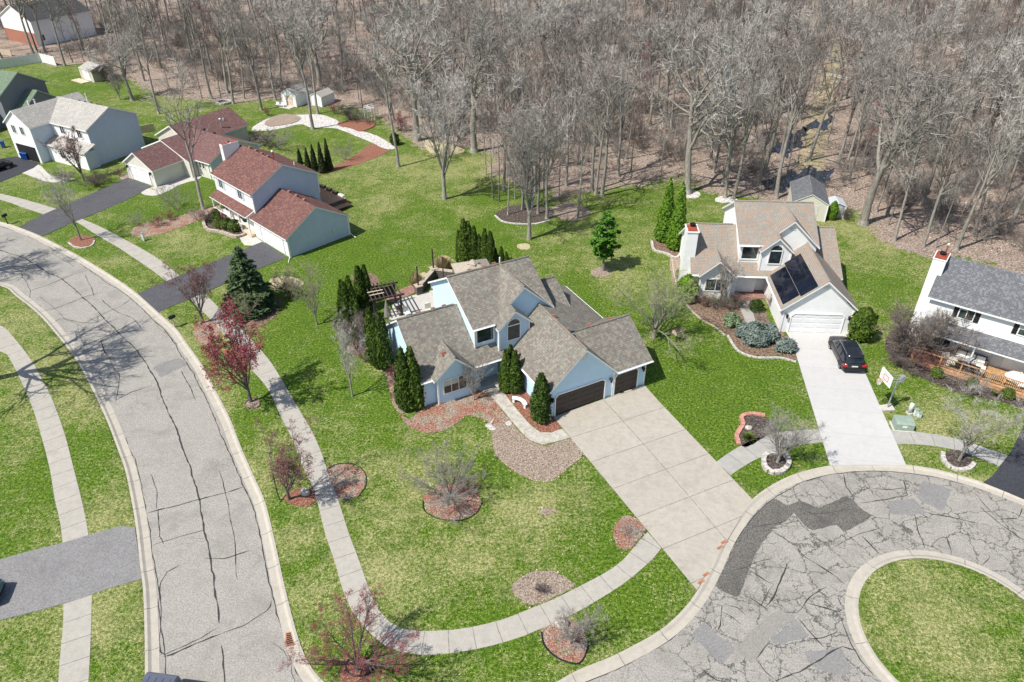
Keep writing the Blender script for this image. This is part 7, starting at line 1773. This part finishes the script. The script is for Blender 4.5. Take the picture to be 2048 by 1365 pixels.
# porch things of the red roofed house
t = thing('porch_flag', 'red and white flag hanging from the white porch', 'flag', local(red_h, -12.6, -.72, 1.0), red_h.rotation_euler.z)
part(t, 'pole', 'wood_pale', lambda m: m.tube([(0, 0, .3), (0, -.75, 1.0)], .02, 5)); f_ = part(t, 'cloth', 'red_cloth', lambda m: [m.face([(.02 * math.sin(i), -.1 - i * .1, .35 + i * .09 - .9), (.02 * math.sin(i + 1), -.2 - i * .1, .44 + i * .09 - .9), (.02 * math.sin(i + 1), -.2 - i * .1, .44 + i * .09), (.02 * math.sin(i), -.1 - i * .1, .35 + i * .09)]) for i in range(6)]); part(f_, 'emblem', 'white_cloth', lambda m: [m.face([(s_, -.32, .02), (s_, -.55, .22), (s_, -.55, .5), (s_, -.32, .32)]) for s_ in (.05, -.05)])
t = thing('garden_post', 'orange ornamental post in front of the third clipped bush', 'garden post', (*G(479, 464), 0)); part(t, 'post', 'orange', lambda m: m.box(-.06, .06, -.04, .04, 0, 1.0)); part(t, 'finial', 'wood_pale', lambda m: m.ellip((0, 0, 1.05), (.08, .08, .08), 8))
for u, lb, mm in [(-13.8, 'hanging fern basket under the left part of the flag porch', 'box'), (-8.4, 'dark planter basket under the right part of the flag porch', 'arb_dark')]:
    t = thing('hanging_basket', lb, 'hanging basket', local(red_h, u, -.5, 1.75)); part(t, 'pot', 'black', lambda m: m.lathe([(.12, 0), (.2, .2)], k=10)); part(t, 'plant', mm, lambda m: m.ellip((0, 0, .25), (.34, .34, .22), 10, 0, 4, .25)); part(t, 'hook', 'darkmetal', lambda m: m.tube([(0, 0, .2), (0, 0, .75)], .01, 3))
for i, u in enumerate((-12.4, -11.0, -9.6)): t = thing('deck_planter', ['black planter box on the deck rail nearest the red roof', 'black planter box in the middle of the deck rail', 'black planter box third along the deck rail'][i], 'planter', local(red_h, u, 12.5, .9), red_h.rotation_euler.z); part(t, 'box', 'black', lambda m: m.prism([(-.5, -.2), (.5, -.2), (.5, .2), (-.5, .2)], 0, .35)); part(t, 'soil', 'mulch_dark', lambda m: m.box(-.45, .45, -.16, .16, .351, .37))
t = thing('deck_planter', 'white planter box at the outer end of the deck', 'planter', local(red_h, -8.2, 12.5, .9), red_h.rotation_euler.z); part(t, 'box', 'trim', lambda m: m.prism([(-.5, -.2), (.5, -.2), (.5, .2), (-.5, .2)], 0, .3)); part(t, 'soil', 'stone_pale', lambda m: m.box(-.45, .45, -.16, .16, .301, .33))
# bins
for loc, lb in [(local(grey_h, -13.4, -1.1), 'blue wheeled bin at the open garage of the light grey roofed house'), (G(8, 296), 'blue bin beside the grey wall at the far left edge'), (local(grey_h, -12.75, -1.05), 'second blue bin inside the open garage mouth')]:
    t = thing('recycling_bin', lb, 'bin', loc, grey_h.rotation_euler.z); part(t, 'body', 'blue_bin', lambda m: m.lathe([(.26, 0), (.34, .95)], k=4)); part(t, 'lid', 'blue_bin', lambda m: m.lathe([(.38, .95), (.38, 1.0), (.2, 1.06)], k=4))
    for s_ in (-1, 1): part(t, 'wheel', 'tyre', lambda m: m.tube([(s_ * .22, .22, .1), (s_ * .28, .22, .1)], .1, 10))
# patio: pergola, canopy, garden wall, posts, loungers
t = thing('pergola', 'dark weathered wooden pergola between the evergreens and the patio', 'pergola', (-13.1, 59.4, 0), math.radians(22))
for x in (0, 2.6):
    for y in (0, 2.4): part(t, 'post', 'wood_dark', lambda m: m.box(x - .09, x + .09, y - .09, y + .09, 0, 2.4))
for y in (0, 2.4): part(t, 'beam', 'wood_dark', lambda m: m.box(-.4, 3.0, y - .06, y + .06, 2.3, 2.48))
for i in range(8): part(t, 'rafter', 'wood_dark', lambda m: m.box(-.2 + i * .4, -.12 + i * .4, -.4, 2.8, 2.48, 2.6))
part(t, 'side_screen', 'black', lambda m: m.box(.1, 2.5, 2.34, 2.37, .9, 2.2)); part(t, 'roof_slat', 'wood_pale', lambda m: m.box(-.3, 1.2, .5, .62, 2.6, 2.64)); part(t, 'roof_slat', 'wood_pale', lambda m: m.box(-.3, 1.2, 1.1, 1.22, 2.6, 2.64))
t = thing('garden_canopy', 'tan canvas gazebo canopy behind the main roof of the blue house', 'gazebo', (-3.9, 65.6, 0), math.radians(17)); a_ = 1.9
for x in (-a_, a_):
    for y in (-a_, a_): part(t, 'post', 'darkmetal', lambda m: m.box(x * .92 - .04, x * .92 + .04, y * .92 - .04, y * .92 + .04, 0, 2.2))
c4 = [(-a_, -a_), (a_, -a_), (a_, a_), (-a_, a_)]
for i in range(4):
    p, q = c4[i], c4[(i + 1) % 4]; part(t, 'canopy_panel', 'canvas', lambda m: (m.slab([(*p, 2.2), (*q, 2.2), (q[0] * .05, q[1] * .05, 3.1), (p[0] * .05, p[1] * .05, 3.1)], .03, 0, 0), m.slab([(*p, 2.2), (*q, 2.2), (q[0] * .999, q[1] * .999, 2.0), (p[0] * .999, p[1] * .999, 2.0)], .01, 0, 0)))
part(t, 'vent_cap', 'canvas', lambda m: m.lathe([(.7, 3.0), (.02, 3.35)], k=4))
wl = [G(838, 588), G(868, 553), G(888, 556)]
for i, (a, b, lb) in enumerate([(wl[0], wl[1], 'long dark block garden wall beside the dry grass clump'), (wl[1], (wl[1][0] + 2.4, wl[1][1] - .6), 'short dark block garden wall toward the tan canopy')]):
    L_ = math.hypot(b[0] - a[0], b[1] - a[1]); t = thing('garden_wall', lb, 'garden wall', a, math.atan2(b[1] - a[1], b[0] - a[0])); part(t, 'wall', 'block_wall', lambda m: m.box(0, L_, -.2, .2, 0, .85)); part(t, 'cap', 'cap_stone', lambda m: m.box(-.05, L_ + .05, -.25, .25, .85, .93))
for i, (p, lb) in enumerate([(wl[0], 'dark lamp post on the near end pillar of the block wall'), (wl[1], 'dark lamp post on the far corner pillar of the block wall')]):
    t = thing('wall_pillar', lb, 'pillar', p, math.radians(30)); part(t, 'pillar', 'block_wall', lambda m: m.box(-.32, .32, -.32, .32, 0, .95)); part(t, 'cap', 'cap_stone', lambda m: m.box(-.38, .38, -.38, .38, .95, 1.03)); part(t, 'post', 'wood_dark', lambda m: m.box(-.06, .06, -.06, .06, 1.03, 3.2))
t = thing('wooden_post', 'dark post standing at the rear gutter corner of the blue house', 'post', (*G(888, 572), 0)); part(t, 'post', 'wood_dark', lambda m: m.box(-.06, .06, -.06, .06, 0, 3.3)); part(t, 'cap', 'darkmetal', lambda m: m.lathe([(.09, 3.3), (.02, 3.4)], k=6))
t = thing('closed_parasol', 'closed grey parasol with star shaped shadow on the patio', 'parasol', (*G(777, 648), 0)); part(t, 'pole', 'darkmetal', lambda m: m.tube([(0, 0, 0), (0, 0, 2.6)], .03, 6)); part(t, 'canopy', 'canvas_grey', lambda m: m.lathe([(.34, .9), (.3, 1.2), (.16, 2.1), (.04, 2.65)], k=8)); part(t, 'base', 'block_wall', lambda m: m.lathe([(.3, 0), (.28, .08)], k=10))
t = thing('patio_cover', 'white cloth covered chair on the patio by the white side wall', 'chair', (*G(858, 628), 0), .4); part(t, 'seat', 'sheetcloth', lambda m: m.box(-.3, .3, -.3, .3, 0, .45)); part(t, 'backrest', 'sheetcloth', lambda m: m.prism([(-.3, .2), (.3, .2), (.1, .35), (-.1, .35)], .45, 1.1))
for px, lb, mm in [((870, 582), 'grey outdoor chair beside the dark garden wall', 'trim_grey'), ((802, 630), 'low patio chair near the closed parasol', 'canvas_grey'), ((815, 633), 'small patio table between parasol and white chair', 'util_white'), ((750, 596), 'dark stone fountain pile on the lawn behind the pergola', 'block_wall')]:
    if 'chair' in lb:
        t = mk('patio_chair', lb, 'chair', px, rz=.6); part(t, 'seat', mm, lambda m: m.box(-.28, .28, -.3, .3, .35, .43)); part(t, 'backrest', mm, lambda m: m.box(-.28, .28, .28, .34, .43, .95))
        for x in (-.25, .25):
            for y in (-.26, .3): part(t, 'leg', mm, lambda m: m.box(x - .02, x + .02, y - .02, y + .02, .03, .36))
    elif 'table' in lb: t = mk('patio_table', lb, 'table', px); part(t, 'tabletop', mm, lambda m: m.lathe([(.4, .68), (.4, .72)], k=14)); part(t, 'leg', 'darkmetal', lambda m: m.tube([(0, 0, .03), (0, 0, .7)], .04, 6))
    else:
        t = mk('stone_fountain', lb, 'fountain', px); part(t, 'basin', mm, lambda m: m.lathe([(.8, 0), (.9, .25), (.7, .3)], k=12)); part(t, 'bowl', mm, lambda m: m.lathe([(.15, .3), (.5, .55), (.52, .6)], k=10))
# furniture on the slate roofed house porch
az_r = right_h.rotation_euler.z


def onporch(name, label, cat, u, v, rz=0.): return thing(name, label, cat, local(right_h, u, v, .385), az_r + rz)


t = onporch('outdoor_sofa', 'white cushioned outdoor sofa against the porch wall', 'sofa', 4.9, -.45); part(t, 'frame', 'wicker', lambda m: (m.box(-1.2, 1.2, -.45, .45, 0, .3))); part(t, 'backrest', 'black', lambda m: m.box(-1.2, 1.2, .38, .5, .3, .85)); part(t, 'armrest', 'wicker', lambda m: m.box(-1.3, -1.15, -.45, .5, 0, .6)); part(t, 'armrest', 'wicker', lambda m: m.box(1.15, 1.3, -.45, .5, 0, .6))
for i in range(3): part(t, 'cushion', 'cushion', lambda m: m.box(-1.13 + i * .76, -.40 + i * .76, -.43, .3, .3, .45)); part(t, 'back_cushion', 'cushion', lambda m: m.box(-1.1 + i * .76, -.43 + i * .76, .22, .38, .45, .82))
t = onporch('outdoor_sofa', 'white chaise cushion in front of the porch sofa end', 'sofa', 5.85, -1.3); part(t, 'frame', 'wicker', lambda m: m.box(-.4, .4, -.6, .4, 0, .3)); part(t, 'cushion', 'cushion', lambda m: m.box(-.38, .38, -.58, .4, .3, .44))
t = onporch('coffee_table', 'long low black topped table behind the cedar railing', 'table', 4.9, -1.75); part(t, 'tabletop', 'black', lambda m: m.box(-.95, .95, -.28, .28, .5, .56)); part(t, 'base', 'wicker', lambda m: m.box(-.85, .85, -.2, .2, 0, .5))
t = onporch('armchair', 'white cushioned wicker armchair left of the porch sofa', 'armchair', 3.0, -.9, .15); part(t, 'frame', 'wicker', lambda m: m.box(-.42, .42, -.42, .42, 0, .32)); part(t, 'backrest', 'wicker', lambda m: m.box(-.42, .42, .36, .46, .32, .8)); part(t, 'cushion', 'cushion', lambda m: m.box(-.34, .34, -.4, .34, .32, .46))
t = onporch('covered_chair', 'chair under a draped cream cover between armchair and sofa', 'chair', 3.75, -1.45, .3); part(t, 'cover', 'sheetcloth', lambda m: m.ellip((0, 0, .3), (.45, .55, .42), 10, 0, 3, .15)); part(t, 'trailing_cloth', 'sheetcloth', lambda m: m.ellip((-.4, -.3, .1), (.4, .3, .14), 8, 0, 5, .2))
t = onporch('covered_chair', 'large white draped furniture at the right end of the porch', 'chair', 8.6, -1.1, .2); part(t, 'cover', 'sheetcloth', lambda m: m.ellip((0, 0, .4), (.9, .7, .5), 12, 0, 8, .14)); part(t, 'trailing_cloth', 'sheetcloth', lambda m: m.ellip((.5, -.6, .15), (.45, .35, .2), 8, 0, 9, .2))
for u, lb in [(2.2, 'dark metal chair at the left of the white armchair'), (1.7, 'black wire table behind the left end of the railing')]:
    t = onporch('metal_chair' if 'chair at' in lb else 'wire_table', lb, 'chair' if 'chair at' in lb else 'table', u, -1.0 if 'chair at' in lb else -1.9); part(t, 'seat', 'darkmetal', lambda m: m.box(-.3, .3, -.3, .3, .4, .44)); part(t, 'frame', 'darkmetal', lambda m: frame_rect(m, lambda a, d, z: (a, .3 + d * .3, z), -.26, .26, .44, .95, .03, .04))
    for x in (-.28, .28):
        for y in (-.28, .28): part(t, 'leg', 'darkmetal', lambda m: m.tube([(x, y, 0), (x, y, .42)], .018, 4))
for i, (px, lb) in enumerate([((1868, 700), 'largest flat flagstone by the porch steps under the brown shrub'), ((1883, 694), 'flagstone nearest the white armchair'), ((1880, 712), 'flagstone touching the cedar railing'), ((1858, 706), 'leftmost pale flagstone under the brown shrub')]): rock(px, (.55, .45, .07), lb, 'flagstone', 'stone', 20 + i)
t = mk('garden_ornament', 'small orange ornament among the twigs of the huge brown shrub', 'ornament', (1862, 686)); part(t, 'body', 'orange', lambda m: m.ellip((0, 0, .2), (.22, .18, .2), 8, 0, 2, .2)); part(t, 'head', 'orange', lambda m: m.ellip((.15, 0, .42), (.1, .1, .1), 8))
# wreath of the white house, swing box of the spreading tree
t = mk('bird_house', 'weathered wooden box hanging low in the wide olive twigged tree', 'bird house', (1352, 684), rz=.5); part(t, 'box', 'wood_pale', lambda m: m.ext([(-.3, .9), (.3, .9), (.3, 1.3), (0, 1.5), (-.3, 1.3)], 'u', -.35, .35)); part(t, 'post', 'wood_dark', lambda m: m.box(-.05, .05, -.05, .05, 0, .9)); part(t, 'roof', 'wood_dark', lambda m: (m.slab([(-.42, -.4, 1.25), (.42, -.4, 1.25), (.42, 0, 1.55), (-.42, 0, 1.55)], .03, 0, 0), m.slab([(-.42, 0, 1.55), (.42, 0, 1.55), (.42, .4, 1.25), (-.42, .4, 1.25)], .03, 0, 0)))
t = mk('planter_pot', 'empty wire basket pot at the foot of the garage corner evergreen', 'pot', (1072, 845)); part(t, 'pot', 'wood_pale', lambda m: m.lathe([(.16, 0), (.22, .28), (.24, .3)], k=12)); part(t, 'soil', 'mulch_dark', lambda m: m.lathe([(.2, .26), (.01, .28)], k=12))
# fire ring, arbor, white bench in the back yards
P_ = [(G(448, 206)[0] + 1.2 * math.cos(a), G(448, 206)[1] + 1.2 * math.sin(a)) for a in np.linspace(0, 2 * PI, 20, endpoint=False)]
edging(P_, .2, .3, 'stone', 'fire_ring', 'round pale stone fire ring at the wood edge behind the ranch house', closed=True, block=.4)
t = mk('garden_bench', 'white bench in front of the tall white shed', 'bench', (561, 215), rz=-.2); part(t, 'seat', 'trim', lambda m: m.box(-.8, .8, -.2, .2, .4, .46)); part(t, 'backrest', 'trim', lambda m: m.box(-.8, .8, .2, .25, .46, .85))
for x in (-.7, .7): part(t, 'leg', 'trim', lambda m: m.box(x - .04, x + .04, -.18, .18, 0, .4))
t = mk('garden_arbor', 'small white arbor trellis at the wood edge behind the red mulch mound', 'arbor', (740, 240), rz=-.5)
for x in (-.7, .7):
    for y in (-.4, .4): part(t, 'post', 'trim', lambda m: m.box(x - .04, x + .04, y - .04, y + .04, 0, 2.0))
part(t, 'arch', 'trim', lambda m: m.tube([(-.7 * math.cos(a), -.4, 2.0 + .4 * math.sin(a)) for a in np.linspace(0, PI, 8)], .04, 5)); part(t, 'arch', 'trim', lambda m: m.tube([(-.7 * math.cos(a), .4, 2.0 + .4 * math.sin(a)) for a in np.linspace(0, PI, 8)], .04, 5))
for i in range(5): part(t, 'slat', 'trim', lambda m: m.box(-.75, .75, -.42 + i * .2, -.38 + i * .2, 2.0, 2.04))
# street lamp by the brick house
t = thing('street_lamp', 'dark pole street lamp in front of the brick house', 'street lamp', (-103.4, 168.1, 0), 2.4); part(t, 'pole', 'darkmetal', lambda m: m.tube([(0, 0, 0), (0, 0, 8)], [.12, .07], 8)); part(t, 'arm', 'darkmetal', lambda m: m.tube([(0, 0, 7.9), (.8, 0, 8.3), (1.6, 0, 8.3)], .04, 5)); part(t, 'lamp_head', 'util_white', lambda m: m.ellip((1.8, 0, 8.28), (.4, .18, .1), 10))
# power line through the woods
def upole(loc, rz, label):
    t = thing('utility_pole', label, 'utility pole', loc, rz); part(t, 'pole', 'bark', lambda m: m.tube([(0, 0, -.2), (0, 0, 10.5)], [.17, .11], 8)); part(t, 'crossarm', 'wood_pale', lambda m: m.box(-1.3, 1.3, -.06, .06, 9.9, 10.02)); part(t, 'lower_crossarm', 'wood_pale', lambda m: m.box(-.9, .9, -.05, .05, 7.4, 7.5))
    for x in (-1.2, 0, 1.2): part(t, 'insulator', 'util_white', lambda m: m.lathe([(.05, 10.02), (.08, 10.15), (.03, 10.2)], (x, 0, 0), 6))
    return t


pa, pb = (44.0, 126.4), (92.0, 84.0)
dz = math.atan2(pb[1] - pa[1], pb[0] - pa[0]); upole(pa, dz + PI / 2, 'bare utility pole in the clearing of the woods'); upole(pb, dz + PI / 2, 'utility pole beyond the right edge of the picture')
M['wire'] = plain('power_wire', (.55, .55, .53), .5, .05)
for i, (o_, z_) in enumerate([(-1.2, 10.2), (0, 10.2), (1.2, 10.2), (-.8, 7.5), (-.3, 7.45), (.3, 7.5), (.8, 7.4)]):
    nx_, ny_ = -math.sin(dz) * o_, math.cos(dz) * o_; mb = MB()
    mb.tube([(pa[0] + (pb[0] - pa[0]) * q + nx_, pa[1] + (pb[1] - pa[1]) * q + ny_, z_ - 4 * .9 * q * (1 - q)) for q in np.linspace(0, 1, 16)], .022, 4); tag(mb.build('power_line', 'wire'), ['thin bare power wire left of the upper three', 'thin bare power wire in the middle of the upper three', 'thin bare power wire right of the upper three', 'first wire of the lower bundle', 'second wire of the lower bundle', 'third wire of the lower bundle', 'fourth wire of the lower bundle'][i], 'power line')
# fallen logs in the woods
for i, (px, L_, lb) in enumerate([((470, 185), 5, 'fallen trunk lying behind the fire ring'), ((1735, 200), 7, 'pale fallen trunk right of the pond'), ((1690, 330), 6, 'fallen trunk beside the dark pond'), ((1985, 470), 5, 'fallen trunk behind the slate roof'), ((700, 218), 4, 'fallen trunk between the river stones and the trees')]):
    mb = MB(); mb.tube([(-L_ / 2, 0, .15), (0, .15, .2), (L_ / 2, -.1, .15)], [.2, .16, .08], 7); tag(mb.build('fallen_log', 'bark', None, loc=(*G(*px), 0), rz=R.uniform(0, 3)), lb, 'log')
# a loose white fleck or two on the lawns: paper and stones
for i, (px, lb) in enumerate([((1093, 1023), 'pile of pale leaves lying on the front lawn')]):
    struct(bed([(px[0] - 14, px[1] + 3), (px[0] - 6, px[1] - 7), (px[0] + 6, px[1] - 8), (px[0] + 16, px[1]), (px[0] + 8, px[1] + 8), (px[0] - 8, px[1] + 7)], 'leaf_pale', .02, 'leaf_litter', wob=.25))
# trees across the street behind the camera side throw their shadows over the road
tree('o1', (-47.2, 49.0), 20, 1.0, 'large bare tree across the street outside the left edge', lean=(0, .0)) 
tree('o2', (-64.0, 66.0), 18, 2.0, 'large bare tree beyond the left edge whose shadow crosses the upper road')


# ------------------------------------------------------------------ loose leaves and flecks: beds spilling over, lawns, woods floor edge
def flecks(name, P, Z, size, mats, seed, label, cat):
    Rr = rng(seed); n = len(P); C = np.c_[P, np.asarray(Z)]; a = Rr.uniform(0, 6.28, n); tl = Rr.uniform(-.5, .5, (n, 2)); A = np.c_[np.cos(a), np.sin(a), tl[:, 0]]; B = np.c_[-np.sin(a), np.cos(a), tl[:, 1]]; r_ = (size[0] + (size[1] - size[0]) * Rr.uniform(0, 1, n) ** 2)[:, None]
    V = np.concatenate([C - A * r_, C + B * r_ * .6, C + A * r_, C - B * r_ * .6]); i = np.arange(n); me = np_mesh(name, V, np.c_[i, i + n, i + 2 * n, i + 3 * n], mats, Rr.integers(0, len(mats), n)); o = link(me, name); o['kind'] = 'stuff'; return tag(o, label, cat)


for nm, c_ in (('fleck_tan', (.42, .33, .24)), ('fleck_pale', (.60, .53, .44)), ('fleck_brown', (.17, .11, .075)), ('fleck_red', (.33, .14, .09)), ('fleck_straw', (.46, .44, .23)), ('fleck_dark', (.06, .045, .035))): M[nm] = plain(nm, c_, .9, .3, 6)
Rf_ = rng(500)


def around(o, n, out=.35):
    """points over a bed and just past its rim"""
    V = [v.co for v in o.data.vertices]; z = max(v.z for v in V); ring = [(v.x, v.y) for v in V if v.z == z]; k = len(ring); x0, x1 = min(p[0] for p in ring) - out, max(p[0] for p in ring) + out; y0, y1 = min(p[1] for p in ring) - out, max(p[1] for p in ring) + out
    q = np.c_[Rf_.uniform(x0, x1, n * 3), Rf_.uniform(y0, y1, n * 3)]; ins = inpoly(q[:, 0], q[:, 1], ring); d = dist_poly(q[:, 0], q[:, 1], ring); keep = ins | (d < out * Rf_.uniform(0, 1, len(q)) ** 2); q, ins = q[keep][:n], ins[keep][:n]; return q, np.where(ins, z + .012, .02)


KIND = {'mulch_mix': (['fleck_tan', 'fleck_pale', 'fleck_red', 'fleck_brown'], 26), 'faded_mulch': (['fleck_tan', 'fleck_pale', 'fleck_red', 'fleck_brown'], 26), 'pale_leaf_litter': (['fleck_tan', 'fleck_pale', 'fleck_brown', 'fleck_tan'], 32), 'red_mulch': (['fleck_red', 'fleck_tan', 'fleck_brown'], 24), 'dark_mulch': (['fleck_dark', 'fleck_tan', 'fleck_brown'], 18), 'brown_mulch': (['fleck_tan', 'fleck_brown', 'fleck_red'], 22)}
acc_ = {}
for o in list(COL.objects):
    if o.name.startswith(('planting_bed', 'leaf_litter')) and o.type == 'MESH' and o.data.materials[0].name in KIND:
        ms, dens = KIND[o.data.materials[0].name]; xs = [v.co.x for v in o.data.vertices]; ys = [v.co.y for v in o.data.vertices]; area = (max(xs) - min(xs)) * (max(ys) - min(ys)) * .7
        q, z = around(o, int(min(9000, area * dens))); acc_.setdefault(tuple(ms), []).append((q, z))
for i, (ms, L_) in enumerate(acc_.items()):
    flecks('bed_litter', np.concatenate([a for a, b in L_]), np.concatenate([b for a, b in L_]), (.03, .085), list(ms), 300 + i, ['loose leaves and bark chips scattered over faded mulch beds', 'loose bark chips scattered over the red mulch', 'dry leaves scattered over the dark bark beds', 'dry leaves scattered on the pale leaf beds', 'dry leaves and chips on the brown beds', 'mixed chips on beds'][i % 6], 'leaf litter')
q = np.c_[Rf_.uniform(-70, 60, 60000), Rf_.uniform(20, 112, 60000)]; q = q[(np.abs(q[:, 0]) < .8 * q[:, 1] + 4)]
ok = ~inpoly(q[:, 0], q[:, 1], ROADPOLY); q = q[ok]; f_ = np.sin(q[:, 0] * .35 + 1) * np.cos(q[:, 1] * .3) + np.sin(q[:, 0] * .9 + q[:, 1] * .7) * .6; q = q[Rf_.uniform(-1.2, 1.3, len(q)) < f_]
flecks('lawn_litter', q[:16000], np.full(len(q[:16000]), .018), (.025, .06), ['fleck_straw', 'fleck_pale', 'fleck_straw', 'fleck_tan'], 321, 'tiny pale dead leaves and straw flecks scattered over the lawns', 'leaf litter')
q = np.c_[Rf_.uniform(-120, 110, 60000), Rf_.uniform(72, 170, 60000)]; q = q[inpoly(q[:, 0], q[:, 1], WOODPOLY)]; q = q[dist_poly(q[:, 0], q[:, 1], WOODLINE, False) < 45]
flecks('woods_litter', q[:26000], np.full(len(q[:26000]), .03), (.06, .16), ['fleck_tan', 'fleck_pale', 'fleck_brown', 'fleck_dark'], 322, 'brown fallen leaves covering the woods floor near the lawns', 'leaf litter')
